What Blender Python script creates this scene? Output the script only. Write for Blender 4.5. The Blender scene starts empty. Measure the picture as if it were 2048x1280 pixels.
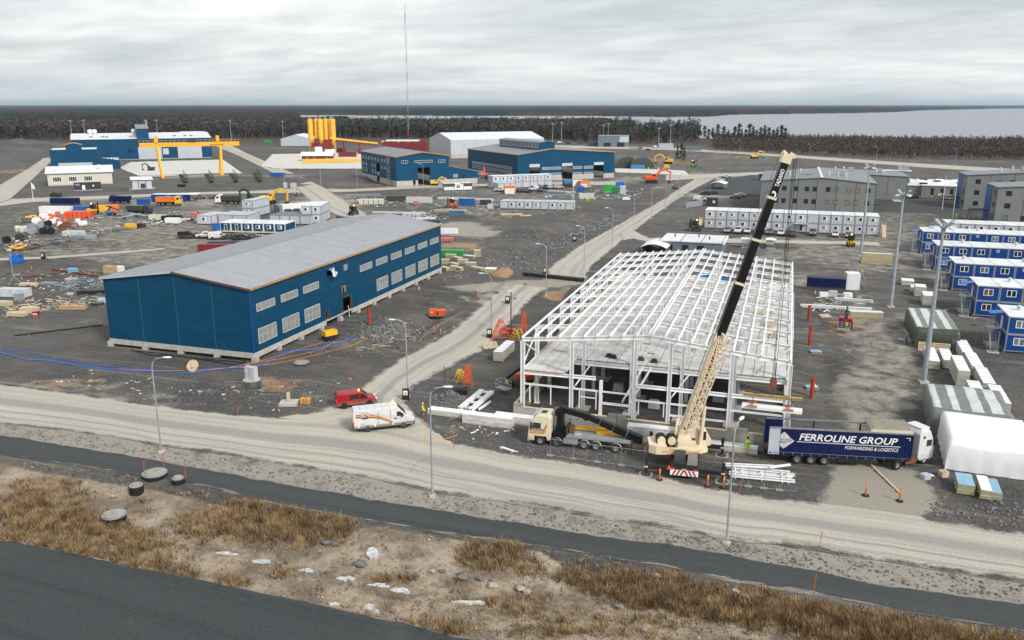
import bpy,bmesh,math,random
import numpy as np
from mathutils import Vector,Matrix,Euler
random.seed(7); RNG = np.random.default_rng(7)
R = math.radians
scene = bpy.context.scene
COL = scene.collection
# ---------------------------------------------------------------- camera
# World axes follow the building grid of the site; the camera hovers 37 m up.
FPX,CAMH,YAW = 1665.0,37.0,R(18.2)
PITCH = math.atan((640-209)/FPX)
cam = bpy.data.cameras.new('camera'); cam_o = bpy.data.objects.new('camera',cam); COL.objects.link(cam_o)
cam_o.location = (0,0,CAMH); cam_o.rotation_euler = (math.pi/2-PITCH,0,YAW)
cam.sensor_fit = 'HORIZONTAL'; cam.sensor_width = 36; cam.lens = FPX/2048*36
cam.clip_start = 0.5; cam.clip_end = 90000
scene.camera = cam_o
# ---------------------------------------------------------------- view, sky, sun
vs = scene.view_settings
vs.view_transform = 'Standard'; vs.look = 'None'; vs.gamma = 1; vs.use_curve_mapping = False
vs.exposure = 1.2
SUN_EL,SUN_AZ = R(38),R(-32)     # azimuth measured from +X towards +Y
world = bpy.data.worlds.new('World'); scene.world = world; world.use_nodes = True
def sky_nodes():
 t = world.node_tree; N = t.nodes; L = t.links; N.clear()
 def n(ty,**k):
  x = N.new(ty)
  for a,b in k.items(): setattr(x,a,b)
  return x
 def ma(op,a,b=None,c=None):
  m = n('ShaderNodeMath',operation=op)
  for i,q in enumerate((a,b,c)):
   if q is None: continue
   if isinstance(q,(int,float)): m.inputs[i].default_value = q
   else: L.new(q,m.inputs[i])
  return m.outputs[0]
 sky = n('ShaderNodeTexSky'); sky.sky_type = 'NISHITA'; sky.sun_disc = False
 sky.sun_elevation = SUN_EL; sky.sun_rotation = math.pi/2-SUN_AZ
 sky.air_density = 1.6; sky.dust_density = 2.0; sky.altitude = 40
 tc = n('ShaderNodeTexCoord'); sp = n('ShaderNodeSeparateXYZ'); L.new(tc.outputs['Generated'],sp.inputs[0])
 z = ma('ADD',ma('MAXIMUM',sp.outputs[2],0.0),0.13)
 cb = n('ShaderNodeCombineXYZ'); L.new(ma('DIVIDE',sp.outputs[0],z),cb.inputs[0]); L.new(ma('DIVIDE',sp.outputs[1],z),cb.inputs[1])
 # cloud decks drift across the view: stretch the pattern along the view's left-right axis
 mp = n('ShaderNodeMapping'); mp.inputs['Rotation'].default_value = (0,0,R(-12)); mp.inputs['Scale'].default_value = (0.75,1.15,1); mp.inputs['Location'].default_value = (3.4,1.7,0)
 L.new(cb.outputs[0],mp.inputs[0])
 def noise(scale,det,rough,dist=0.0):
  x = n('ShaderNodeTexNoise'); L.new(mp.outputs[0],x.inputs['Vector'])
  x.inputs['Scale'].default_value = scale; x.inputs['Detail'].default_value = det; x.inputs['Roughness'].default_value = rough; x.inputs['Distortion'].default_value = dist
  return x.outputs[0]
 a = noise(0.55,9,0.58,0.5); b = noise(2.1,8,0.62,0.3)
 s = ma('ADD',ma('MULTIPLY',a,0.6),ma('MULTIPLY',b,0.4))
 cr = n('ShaderNodeValToRGB'); L.new(s,cr.inputs[0])
 e = cr.color_ramp.elements
 e[0].position = 0.37; e[0].color = (4.35,4.75,5.1,1)
 e[1].position = 0.64; e[1].color = (8.1,8.05,8.0,1)
 m_ = cr.color_ramp.elements.new(0.50); m_.color = (5.95,6.2,6.42,1)
 # thinner cloud towards the horizon lets a little blue through
 mx = n('ShaderNodeMix',data_type='RGBA'); mx.inputs[0].default_value = 0.10
 L.new(cr.outputs[0],mx.inputs[6]); L.new(sky.outputs[0],mx.inputs[7])
 bg = n('ShaderNodeBackground'); bg.inputs[1].default_value = 0.0615; L.new(mx.outputs[2],bg.inputs[0])
 out = n('ShaderNodeOutputWorld'); L.new(bg.outputs[0],out.inputs[0])
sky_nodes()
sl = bpy.data.lights.new('sun','SUN'); sl.energy = 1.5; sl.angle = R(12); sl.color = (1.0,0.975,0.93)
so = bpy.data.objects.new('sun',sl); COL.objects.link(so)
sd = Vector((math.cos(SUN_EL)*math.cos(SUN_AZ),math.cos(SUN_EL)*math.sin(SUN_AZ),math.sin(SUN_EL)))
so.rotation_euler = sd.to_track_quat('Z','Y').to_euler()
# ---------------------------------------------------------------- photo pixel -> place on the ground (or on a wall plane)
_c,_s = math.cos(PITCH),math.sin(PITCH); _cy,_sy = math.cos(YAW),math.sin(YAW)
def ray(u,v):
 x = (u-1024)/FPX; y = (640-v)/FPX
 fx,fy,fz = x,_c+y*_s,-_s+y*_c
 return (fx*_cy-fy*_sy,fx*_sy+fy*_cy,fz)
def G(u,v,z=0.0):
 r = ray(u,v); t = (z-CAMH)/r[2]; return Vector((r[0]*t,r[1]*t,z))
def GX(u,v,X): r = ray(u,v); t = X/r[0]; return Vector((X,r[1]*t,CAMH+r[2]*t))
def GY(u,v,Y): r = ray(u,v); t = Y/r[1]; return Vector((r[0]*t,Y,CAMH+r[2]*t))
def pix(x,y,z):      # arrays allowed
 X = x*_cy+y*_sy; Yf = -x*_sy+y*_cy; dz = z-CAMH
 d = Yf*_c-dz*_s; up = Yf*_s+dz*_c
 return 1024+FPX*X/d,640-FPX*up/d
def hgt(g,v):         # height of the point over ground point g seen at row v
 r = ray(1024,v); Yf = -g[0]*_sy+g[1]*_cy; k = (640-v)/FPX
 return CAMH+(k*Yf*_c-Yf*_s)/(_c+k*_s)
def heading(a,b): return math.atan2(b[1]-a[1],b[0]-a[0])
# ---------------------------------------------------------------- mesh building
class MB:
 def __init__(s): s.v = []; s.f = []; s.m = []
 def add(s,vs,fs,mi=0,M=None):
  o = len(s.v)
  if M is not None: vs = [M @ Vector(p) for p in vs]
  s.v.extend([tuple(p) for p in vs]); s.f.extend([tuple(i+o for i in f) for f in fs]); s.m.extend([mi]*len(fs)); return s
 def box(s,x0,x1,y0,y1,z0,z1,mi=0,M=None):
  return s.add([(x0,y0,z0),(x1,y0,z0),(x1,y1,z0),(x0,y1,z0),(x0,y0,z1),(x1,y0,z1),(x1,y1,z1),(x0,y1,z1)],
                     [(3,2,1,0),(4,5,6,7),(0,1,5,4),(1,2,6,5),(2,3,7,6),(3,0,4,7)],mi,M)
 def tbox(s,x0,x1,y0,y1,z0,z1,ix=0,iy=0,mi=0,M=None):   # box with its top drawn in
  return s.add([(x0,y0,z0),(x1,y0,z0),(x1,y1,z0),(x0,y1,z0),(x0+ix,y0+iy,z1),(x1-ix,y0+iy,z1),(x1-ix,y1-iy,z1),(x0+ix,y1-iy,z1)],
                     [(3,2,1,0),(4,5,6,7),(0,1,5,4),(1,2,6,5),(2,3,7,6),(3,0,4,7)],mi,M)
 def beam(s,p,q,w,h=None,mi=0,up=(0,0,1)):
  p = Vector(p); q = Vector(q); h = h or w; d = (q-p); L = d.length
  if L < 1e-6: return s
  d.normalize(); u = Vector(up)
  if abs(d.dot(u)) > 0.98: u = Vector((0,1,0))
  r = d.cross(u).normalized(); u = r.cross(d)
  vs = []
  for b in (p,q):
   for (i,j) in ((-1,-1),(1,-1),(1,1),(-1,1)): vs.append(b+r*(w/2*i)+u*(h/2*j))
  return s.add(vs,[(3,2,1,0),(4,5,6,7),(0,1,5,4),(1,2,6,5),(2,3,7,6),(3,0,4,7)],mi)
 def ibeam(s,p,q,w,h,t=0.03,up=(0,0,1),mi=0):
  p = Vector(p); q = Vector(q); d = (q-p).normalized(); u = Vector(up)
  if abs(d.dot(u)) > 0.98: u = Vector((0,1,0))
  r = d.cross(u).normalized(); u = r.cross(d); o = u*(h/2-t/2)
  s.beam(p+o,q+o,w,t,mi,up); s.beam(p-o,q-o,w,t,mi,up); return s.beam(p,q,t,h-2*t,mi,up)
 def cyl(s,p,q,r0,r1=None,n=8,mi=0,caps=True):
  p = Vector(p); q = Vector(q); r1 = r0 if r1 is None else r1; d = (q-p).normalized()
  u = Vector((0,0,1)) if abs(d.z) < 0.95 else Vector((1,0,0))
  a = d.cross(u).normalized(); b = d.cross(a)
  vs = []
  for c,r in ((p,r0),(q,r1)):
   for i in range(n): t = 2*math.pi*i/n; vs.append(c+a*(r*math.cos(t))+b*(r*math.sin(t)))
  fs = [(i,i+n,(i+1) % n+n,(i+1) % n) for i in range(n)]
  if caps: fs += [tuple(range(n)),tuple(range(2*n-1,n-1,-1))]
  return s.add(vs,fs,mi)
 def tube(s,pts,r,n=5,mi=0):
  pts = [Vector(p) for p in pts]; vs = []; k = len(pts)
  for i,p in enumerate(pts):
   d = (pts[min(i+1,k-1)]-pts[max(i-1,0)]).normalized()
   u = Vector((0,0,1)) if abs(d.z) < 0.9 else Vector((1,0,0))
   a = d.cross(u).normalized(); b = d.cross(a); rr = r[i] if isinstance(r,(list,tuple)) else r
   for j in range(n): t = 2*math.pi*j/n; vs.append(p+a*(rr*math.cos(t))+b*(rr*math.sin(t)))
  fs = [(i*n+j,i*n+(j+1) % n,(i+1)*n+(j+1) % n,(i+1)*n+j) for i in range(k-1) for j in range(n)]
  fs += [tuple(range(n-1,-1,-1)),tuple(range((k-1)*n,k*n))]
  return s.add(vs,fs,mi)
 def prism(s,poly,y0,y1,mi=0,M=None):      # polygon in (x,z) swept along y
  n = len(poly); vs = [(x,y0,z) for x,z in poly]+[(x,y1,z) for x,z in poly]
  fs = [tuple(range(n)),tuple(range(2*n-1,n-1,-1))]+[(i,i+n,(i+1) % n+n,(i+1) % n) for i in range(n)]
  return s.add(vs,fs,mi,M)
 def slab(s,poly,z0,z1,mi=0):               # polygon in (x,y) swept along z
  n = len(poly); vs = [(x,y,z0) for x,y in poly]+[(x,y,z1) for x,y in poly]
  fs = [tuple(range(n-1,-1,-1)),tuple(range(n,2*n))]+[(i,(i+1) % n,(i+1) % n+n,i+n) for i in range(n)]
  return s.add(vs,fs,mi)
 def lathe(s,prof,n=12,c=(0,0,0),mi=0,caps=True):     # profile of (r,z)
  vs = []; k = len(prof)
  for r,z in prof:
   for i in range(n): t = 2*math.pi*i/n; vs.append((c[0]+r*math.cos(t),c[1]+r*math.sin(t),c[2]+z))
  fs = [(i*n+j,i*n+(j+1) % n,(i+1)*n+(j+1) % n,(i+1)*n+j) for i in range(k-1) for j in range(n)]
  if caps: fs += [tuple(range(n-1,-1,-1)),tuple(range((k-1)*n,k*n))]
  return s.add(vs,fs,mi)
 def loft(s,rings,mi=0,close=True):
  n = len(rings[0]); vs = [p for r in rings for p in r]
  fs = [(i*n+j,i*n+(j+1) % n,(i+1)*n+(j+1) % n,(i+1)*n+j) for i in range(len(rings)-1) for j in range(n)]
  if close: fs += [tuple(range(n-1,-1,-1)),tuple(range((len(rings)-1)*n,len(rings)*n))]
  return s.add(vs,fs,mi)
 def mesh(s,name):
  me = bpy.data.meshes.new(name); me.from_pydata(s.v,[],s.f)
  if any(s.m): me.polygons.foreach_set('material_index',s.m)
  me.validate(); return me
 def build(s,name,mats,parent=None,loc=None,smooth=False,rot=None):
  me = s.mesh(name)
  bm = bmesh.new(); bm.from_mesh(me); bmesh.ops.recalc_face_normals(bm,faces=bm.faces); bm.to_mesh(me); bm.free()
  return link(name,me,mats,parent,loc,smooth,rot)
def link(name,me,mats=None,parent=None,loc=None,smooth=False,rot=None):
 if mats is not None:
  for m in (mats if isinstance(mats,(list,tuple)) else [mats]): me.materials.append(MAT(m))
 if smooth: me.polygons.foreach_set('use_smooth',[True]*len(me.polygons))
 o = bpy.data.objects.new(name,me); COL.objects.link(o)
 if parent is not None: o.parent = parent
 if loc is not None: o.location = loc
 if rot is not None: o.rotation_euler = rot
 return o
def inst(name,me,parent=None,loc=(0,0,0),rot=(0,0,0),mat=None,sc=None):   # another object on shared mesh data
 o = bpy.data.objects.new(name,me); COL.objects.link(o); o.parent = parent; o.location = loc; o.rotation_euler = rot
 if sc is not None: o.scale = sc
 if mat is not None: o.material_slots[0].link = 'OBJECT'; o.material_slots[0].material = MAT(mat)
 return o
def tag(o,label,cat,group=None):
 o['label'] = label; o['category'] = cat
 if group: o['group'] = group
 return o
def thing(name,label,cat,loc=(0,0,0),rz=0.0,group=None):
 o = bpy.data.objects.new(name,None); COL.objects.link(o); o.location = loc; o.rotation_euler = (0,0,rz); o.empty_display_size = 0.5
 return tag(o,label,cat,group)
def structure(o): o['kind'] = 'structure'; return o
def stuff(o): o['kind'] = 'stuff'; return o
KIDS = {}
def dup(root,loc,rz,label,group=None,recolour=None,sc=None):
 r = root.copy(); COL.objects.link(r); r.location = loc; r.rotation_euler = (0,0,rz); r['label'] = label
 if group: r['group'] = group
 if sc: r.scale = (sc,sc,sc)
 def rec(a,b):
  if a.name not in KIDS: KIDS[a.name] = list(a.children)
  for ch in KIDS[a.name]:
   c = ch.copy(); COL.objects.link(c); c.parent = b; rec(ch,c)
   if recolour:
    for sl_ in c.material_slots:
     if sl_.material and sl_.material.name in recolour:
      nm = recolour[sl_.material.name]; sl_.link = 'OBJECT'; sl_.material = MAT(nm)
 rec(root,r); return r
# ---------------------------------------------------------------- materials
MDEF = {}; MATS = {}
def srgb(r,g,b):
 f = lambda c: (c/255/12.92 if c/255 <= 0.04045 else ((c/255+0.055)/1.055)**2.4)
 return (f(r),f(g),f(b))
def M_(name,col,rough=0.6,metal=0.0,var=0.18,scale=1.2,bump=0.0,spec=0.5,dirt=0.0,emit=0.0,bscale=None): MDEF[name] = dict(col=col,rough=rough,metal=metal,var=var,scale=scale,bump=bump,spec=spec,dirt=dirt,emit=emit,bscale=bscale)
class NT:
 def __init__(s,tree): s.t = tree; s.N = tree.nodes; s.L = tree.links
 def n(s,ty,ins=None,**k):
  x = s.N.new(ty)
  for a,b in k.items(): setattr(x,a,b)
  for i,q in (ins or {}).items(): s.set(x.inputs[i],q)
  return x
 def set(s,sock,q):
  if hasattr(q,'is_linked') or isinstance(q,bpy.types.NodeSocket): s.L.new(q,sock)
  else: sock.default_value = q
 def math(s,op,a,b=0.0,c=0.0,clamp=False):
  m = s.n('ShaderNodeMath',{0: a,1: b,2: c},operation=op); m.use_clamp = clamp; return m.outputs[0]
 def noise(s,vec,scale,det=4,rough=0.55,dist=0.0): return s.n('ShaderNodeTexNoise',{'Vector': vec,'Scale': scale,'Detail': det,'Roughness': rough,'Distortion': dist}).outputs[0]
 def mix(s,f,a,b):
  def c4(q): return (*q,1) if isinstance(q,tuple) and len(q) == 3 else q
  return s.n('ShaderNodeMix',{0: f,6: c4(a),7: c4(b)},data_type='RGBA').outputs[2]
 def step(s,x,lo,hi): return s.n('ShaderNodeMapRange',{0: x,1: lo,2: hi,3: 0.0,4: 1.0},interpolation_type='SMOOTHSTEP').outputs[0]
 def attr(s,name): return s.n('ShaderNodeAttribute',attribute_name=name).outputs[2]
def MAT(name):
 if not isinstance(name,str): return name
 if name in MATS: return MATS[name]
 d = MDEF[name]; m = bpy.data.materials.new(name); m.use_nodes = True; MATS[name] = m
 T = NT(m.node_tree); b = T.N['Principled BSDF']
 tc0 = T.n('ShaderNodeTexCoord').outputs['Object']; rnd = T.n('ShaderNodeObjectInfo').outputs['Random']
 tc = T.n('ShaderNodeVectorMath',{0: tc0,1: T.n('ShaderNodeCombineXYZ',{0: T.math('MULTIPLY',rnd,60.0),1: T.math('MULTIPLY',rnd,37.0)}).outputs[0]},operation='ADD').outputs[0]
 nz = T.noise(tc,d['scale'],5,0.6)
 c = d['col']; v = d['var']
 col = T.mix(T.step(nz,0.3,0.7),tuple(q*(1-v) for q in c),tuple(min(1,q*(1+v*0.8)) for q in c))
 col = T.mix(T.math('MULTIPLY',T.math('SUBTRACT',rnd,0.5),0.16,clamp=True),col,(0.02,0.02,0.02)) if d['emit'] == 0 else col
 if name.startswith('car_') or name in ('red','truck_cream','navy','orange','yellow','red_orange'):   # road mud creeping up from the wheels
  zz = T.n('ShaderNodeSeparateXYZ',{0: tc0}).outputs[2]
  mf = T.math('MULTIPLY',T.step(T.math('ADD',T.math('MULTIPLY',zz,-1.0),T.math('MULTIPLY',nz,0.8)),-0.75,0.1),0.55)
  col = T.mix(mf,col,(0.20,0.18,0.15))
 if d['dirt'] > 0:
  mp = T.n('ShaderNodeMapping',{'Vector': tc,'Scale': (1,1,0.35)}).outputs[0]
  f = T.step(T.noise(mp,d['scale']*2.2,6,0.7),0.5,0.75)
  col = T.mix(T.math('MULTIPLY',f,d['dirt']),col,(0.17,0.15,0.125))
 T.set(b.inputs['Base Color'],col)
 T.set(b.inputs['Roughness'],T.math('ADD',T.math('MULTIPLY',nz,0.2),d['rough']-0.1))
 b.inputs['Metallic'].default_value = d['metal']; b.inputs['Specular IOR Level'].default_value = d['spec']
 if d['bump'] > 0:
  bp = T.n('ShaderNodeBump',{'Height': T.noise(tc,d['bscale'] or d['scale']*6,4,0.6),'Strength': 0.6,'Distance': d['bump']})
  T.set(b.inputs['Normal'],bp.outputs[0])
 if d['emit'] > 0:
  b.inputs['Emission Color'].default_value = (*c,1); b.inputs['Emission Strength'].default_value = d['emit']
 return m
M_('hall_blue',(0.0008,0.054,0.118),0.5,var=0.12,scale=0.35,dirt=0.04,spec=0.2)
M_('far_blue',(0.001,0.056,0.125),0.5,var=0.10,scale=0.2,dirt=0.03,spec=0.2)
M_('strip_green',(0.01,0.22,0.16),0.6); M_('strip_violet',(0.01,0.045,0.30),0.5)
M_('roof_zinc',(0.46,0.47,0.49),0.45,0.35,var=0.05,scale=0.5,dirt=0.05); M_('roof_grey',(0.20,0.21,0.225),0.55,var=0.15,scale=0.3,dirt=0.1)
M_('roof_white',(0.66,0.67,0.68),0.6,var=0.10,scale=0.3,dirt=0.15); M_('roof_dark',(0.10,0.105,0.115),0.6,var=0.2,scale=0.3)
M_('white_steel',(0.80,0.80,0.80),0.45,var=0.06,scale=0.8,dirt=0.06); M_('white_paint',(0.78,0.78,0.77),0.4,var=0.06,dirt=0.05); M_('cream',(0.60,0.56,0.47),0.5,var=0.08,dirt=0.08)
M_('concrete',(0.44,0.42,0.385),0.85,var=0.16,scale=1.4,bump=0.01,dirt=0.2); M_('concrete_dark',(0.30,0.285,0.255),0.85,var=0.16,scale=0.9,bump=0.012,dirt=0.25)
M_('slab',(0.56,0.55,0.525),0.8,var=0.18,scale=0.9,bump=0.01,dirt=0.35); M_('plank_wood',(0.46,0.31,0.16),0.8,var=0.3,scale=3); M_('wood_pale',(0.58,0.46,0.31),0.8,var=0.25,scale=3)
M_('timber_edge',(0.45,0.24,0.07),0.7,var=0.2); M_('film_pane',(0.25,0.26,0.258),0.35,var=0.2,scale=1.5); M_('glass',(0.02,0.025,0.03),0.08,var=0.3,spec=0.6); M_('glass_lit',(0.28,0.17,0.085),0.3,var=0.3,emit=0.06)
M_('glass_sky',(0.16,0.19,0.21),0.12,var=0.3)
M_('black',(0.008,0.008,0.009),0.6,var=0.3); M_('black_gloss',(0.006,0.006,0.007),0.32,var=0.3,dirt=0.03,spec=0.35); M_('rubber',(0.016,0.016,0.016),0.85,var=0.3,dirt=0.12); M_('dark_grey',(0.035,0.036,0.038),0.6,var=0.25,dirt=0.1)
M_('steel',(0.32,0.335,0.35),0.42,0.6,var=0.15,scale=2,dirt=0.08); M_('galv',(0.36,0.40,0.42),0.5,0.35,var=0.14,scale=1.5); M_('rim',(0.30,0.29,0.28),0.5,0.4,var=0.2,dirt=0.3)
M_('crane_cream',(0.72,0.60,0.43),0.42,var=0.08,scale=0.9,dirt=0.12); M_('truck_cream',(0.70,0.62,0.47),0.3,var=0.05,dirt=0.08)
M_('orange',(0.78,0.19,0.02),0.5,var=0.12); M_('red_orange',(0.72,0.085,0.012),0.45,var=0.14,dirt=0.08); M_('yellow',(0.80,0.45,0.02),0.45,var=0.12,dirt=0.1); M_('gantry_yellow',(0.86,0.42,0.015),0.45,var=0.06); M_('hi_vis',(0.58,0.85,0.03),0.7,var=0.1)
M_('red',(0.30,0.008,0.014),0.3,var=0.1,dirt=0.05); M_('dark_red',(0.19,0.014,0.014),0.55,var=0.15,dirt=0.06); M_('pipe_red',(0.40,0.045,0.022),0.55,var=0.15); M_('green',(0.03,0.28,0.06),0.5); M_('green_bright',(0.05,0.42,0.06),0.5,var=0.1); M_('blue',(0.01,0.09,0.32),0.45,var=0.12,dirt=0.08)
M_('module_blue',(0.003,0.05,0.235),0.5,var=0.10,scale=0.8,dirt=0.04,spec=0.25); M_('navy',(0.004,0.010,0.062),0.45,var=0.1,scale=0.6,dirt=0.03,spec=0.25); M_('canopy_blue',(0.01,0.14,0.50),0.45); M_('sky_blue',(0.03,0.20,0.42),0.5,var=0.15)
M_('module_grey',(0.46,0.49,0.53),0.55,var=0.07,scale=0.6,dirt=0.10); M_('module_pink',(0.52,0.49,0.52),0.55,var=0.07,scale=0.6,dirt=0.1); M_('frame_grey',(0.25,0.265,0.28),0.5,var=0.12); M_('office_grey',(0.19,0.193,0.193),0.65,var=0.07,scale=0.3); M_('teal_grey',(0.13,0.175,0.20),0.55,var=0.08,scale=0.4); M_('office_trim',(0.03,0.035,0.045),0.5)
M_('silo_yellow',(0.82,0.44,0.04),0.5,var=0.10,scale=0.2,dirt=0.05); M_('tarp_white',(0.78,0.79,0.79),0.5,var=0.06,scale=0.6,bump=0.02,bscale=2.2); M_('tarp_green',(0.045,0.055,0.038),0.45,var=0.25,bump=0.02,bscale=2.2); M_('tarp_stripe',(0.16,0.17,0.15),0.45,var=0.2,bump=0.02,bscale=2.2); M_('mast_red',(0.42,0.09,0.07),0.6); M_('tarp_grey',(0.52,0.54,0.54),0.4,var=0.14,bump=0.02,bscale=2.2)
M_('wool',(0.36,0.32,0.17),0.9,var=0.2,scale=4,bump=0.01); M_('panel_side',(0.42,0.40,0.33),0.75,var=0.15,scale=2); M_('foil_blue',(0.22,0.40,0.56),0.35,var=0.12); M_('brown',(0.13,0.06,0.03),0.75,var=0.3); M_('rust',(0.17,0.055,0.025),0.85,var=0.35); M_('window_frame',(0.50,0.49,0.46),0.5); M_('rock',(0.155,0.15,0.145),0.9,var=0.45,scale=2.0,bump=0.03); M_('rock_pale',(0.40,0.32,0.25),0.9,var=0.3,scale=2)
M_('rebar',(0.10,0.11,0.12),0.6,0.3); M_('lamp_lit',(1.0,0.85,0.6),0.4,emit=3.0); M_('beacon',(1.0,0.42,0.03),0.4,emit=5.0); M_('tail_red',(0.6,0.02,0.01),0.3,emit=0.15); M_('headlight',(0.85,0.85,0.82),0.15); M_('ice',(0.50,0.51,0.51),0.4,var=0.35,scale=2.5,dirt=0.5); M_('skin',(0.50,0.28,0.19),0.6); M_('lamp_head',(0.62,0.66,0.69),0.4); M_('plate_yellow',(0.75,0.42,0.02),0.5); M_('hose_blue',(0.01,0.13,0.60),0.4,var=0.1); M_('hose_orange',(0.75,0.26,0.02),0.5); M_('straw',(0.40,0.27,0.10),0.95,var=0.3)
M_('logo_grey',(0.58,0.58,0.56),0.5); M_('stripe_orange',(0.85,0.33,0.02),0.4); M_('stripe_red',(0.42,0.02,0.04),0.4); M_('text_white',(0.80,0.80,0.80),0.5,var=0.03); M_('badge',(0.62,0.50,0.32),0.5,var=0.2,scale=8)
for i_,c_ in enumerate([(0.62,0.62,0.61),(0.02,0.022,0.025),(0.09,0.095,0.10),(0.28,0.29,0.30),(0.03,0.05,0.11),(0.16,0.045,0.03),(0.012,0.012,0.013),(0.14,0.17,0.18)]): M_('car_%s' % ['white','black','grey','silver','blue','maroon','jet','teal'][i_],c_,0.28,0.0 if i_ in (0,5) else 0.3,var=0.05,dirt=0.10)
def text_part(txt,size,mat,parent,loc,rot,shear=0.0,bold=0.0,width=1.0,name='lettering',align='LEFT',depth=0.004):
 cu = bpy.data.curves.new(name,'FONT'); cu.body = txt; cu.size = size; cu.shear = shear; cu.offset = bold; cu.extrude = depth; cu.align_x = align; cu.resolution_u = 2
 tmp = bpy.data.objects.new(name,cu); me = bpy.data.meshes.new_from_object(tmp); bpy.data.objects.remove(tmp); bpy.data.curves.remove(cu)
 me.materials.clear()
 if width != 1.0:
  for v in me.vertices: v.co.x *= width
 return link(name,me,mat,parent,loc,False,rot)
# ================================================================ GROUND
def _hash(ix,iy,seed):
 h = (ix.astype(np.int64)*374761393+iy.astype(np.int64)*668265263+seed*974711) & 0x7fffffff
 h = ((h ^ (h >> 13))*1274126177) & 0x7fffffff
 return ((h ^ (h >> 16)) & 0xffff)/65535.0
def vnoise(x,y,seed=0):
 ix = np.floor(x); iy = np.floor(y); fx = x-ix; fy = y-iy; fx = fx*fx*(3-2*fx); fy = fy*fy*(3-2*fy)
 a = _hash(ix,iy,seed); b = _hash(ix+1,iy,seed); c = _hash(ix,iy+1,seed); d = _hash(ix+1,iy+1,seed)
 return (a*(1-fx)+b*fx)*(1-fy)+(c*(1-fx)+d*fx)*fy
def fbm(x,y,oct=4,seed=0):
 s = 0; a = 0.5; t = 0
 for i in range(oct): s = s+a*vnoise(x*2**i,y*2**i,seed+i*17); t += a; a *= 0.5
 return s/t
def inpoly(u,v,poly):
 r = np.zeros(u.shape,bool); n = len(poly)
 for i in range(n):
  x0,y0 = poly[i]; x1,y1 = poly[(i+1) % n]
  if y0 == y1: continue
  c = ((y0 > v) != (y1 > v)) & (u < (x1-x0)*(v-y0)/(y1-y0)+x0); r ^= c
 return r
PATH_UP = [(-300,826),(0,868),(260,910),(500,956),(619,974),(737,998),(797,1008),(945,1031),(1106,1054),(1178,1067),(1445,1105),(1707,1158),(2046,1206),(2400,1262)]
PATH_LO = [(-300,858),(0,907),(208,940),(386,965),(500,996),(606,1022),(708,1036),(856,1062),(945,1076),(1106,1096),(1178,1108),(1297,1128),(1445,1156),(1618,1187),(1796,1221),(2046,1264),(2400,1330)]
ROAD_UP = [(-300,722),(0,767),(120,783),(260,803),(400,821),(540,834),(640,838),(760,850),(860,872),(1000,903),(1150,925),(1300,950),(1440,978),(1615,1003),(1750,1022),(1847,1036),(2046,1064),(2400,1120)]
ROAD_LO = [(-300,800),(0,846),(220,872),(312,890),(510,918),(666,945),(767,962),(886,988),(1000,1002),(1106,1018),(1208,1038),(1445,1076),(1648,1105),(1856,1138),(2046,1165),(2400,1220)]
LOT_UP = [(-300,1020),(0,1080),(119,1102),(297,1140),(386,1155),(505,1182),(640,1209),(737,1232),(827,1253),(945,1280),(1200,1340),(1500,1420)]
STRIP = PATH_LO+[(2400,1500),(1500,1420)]+LOT_UP[::-1][1:]
def yat(line,u): return np.interp(u,[p[0] for p in line],[p[1] for p in line])
# bare earth, dust and sand as they lie on the site: (u, v, ru, rv, amount) on the photograph
DUST = [(1040,573,115,13,1.0),(1130,562,60,20,.85),(990,600,60,16,.7),(930,461,62,15,1.1),(960,470,40,12,.8),(455,356,110,6,.9),(1730,640,40,50,.5),(1690,900,60,30,.5),(640,410,60,20,.9),(560,410,80,8,.6),(300,480,330,60,.55),(150,440,220,40,.45),(560,520,160,40,.3),(1720,520,260,60,.55),(1640,640,70,110,.3),(1000,410,180,30,.5),(1860,450,200,50,.45),(1330,440,200,40,.3),(1500,440,200,30,.3),(1880,800,160,120,.25),(300,330,260,20,.3),(820,350,300,20,.25),(1300,330,300,20,.35),(60,620,140,50,.3),(930,840,60,30,.4),(1760,720,100,120,.6),(1745,985,95,48,1.25),(1735,1010,110,24,1.3),(1720,780,60,110,.62),(1760,860,60,70,.55),(1690,690,40,60,.35),(1640,480,200,9,.55),(1120,575,90,22,.55),(1000,625,60,40,.5),(780,610,30,14,.2),(1000,470,60,20,.25),(950,455,70,16,.35),
  (600,480,150,40,.22),(300,500,220,10,.3),(350,560,200,30,.12),(250,800,120,16,.45),(430,790,60,14,.3),(120,770,120,14,.5),(600,800,60,18,.35),(1180,520,40,30,.3),(440,412,110,16,.75),(330,412,110,9,.5),(690,425,60,18,.6),(760,395,60,10,.3),
  (1250,360,140,7,.7),(1420,352,120,6,.75),(1440,389,90,7,.8),(1380,330,110,14,.35),(1560,330,80,10,.3),(1480,310,160,5,.6),(560,300,80,6,.5),(960,380,120,6,.5),(1020,440,50,8,.3),(900,372,130,4,.8),(1180,375,60,6,.4),(1330,372,30,10,.5),(1830,480,200,8,.35),(1700,420,60,5,.5),
  (1560,905,60,18,.15),(1120,905,160,10,.2),(900,855,40,14,.4),(940,800,70,30,.15),(1640,620,50,12,.25),(1600,700,20,60,.1),(1240,400,50,8,.3),(250,400,260,5,.6),(60,420,90,14,.15),(480,340,60,10,.3),(1470,480,60,10,.3),(700,540,30,10,.15)]
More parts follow.
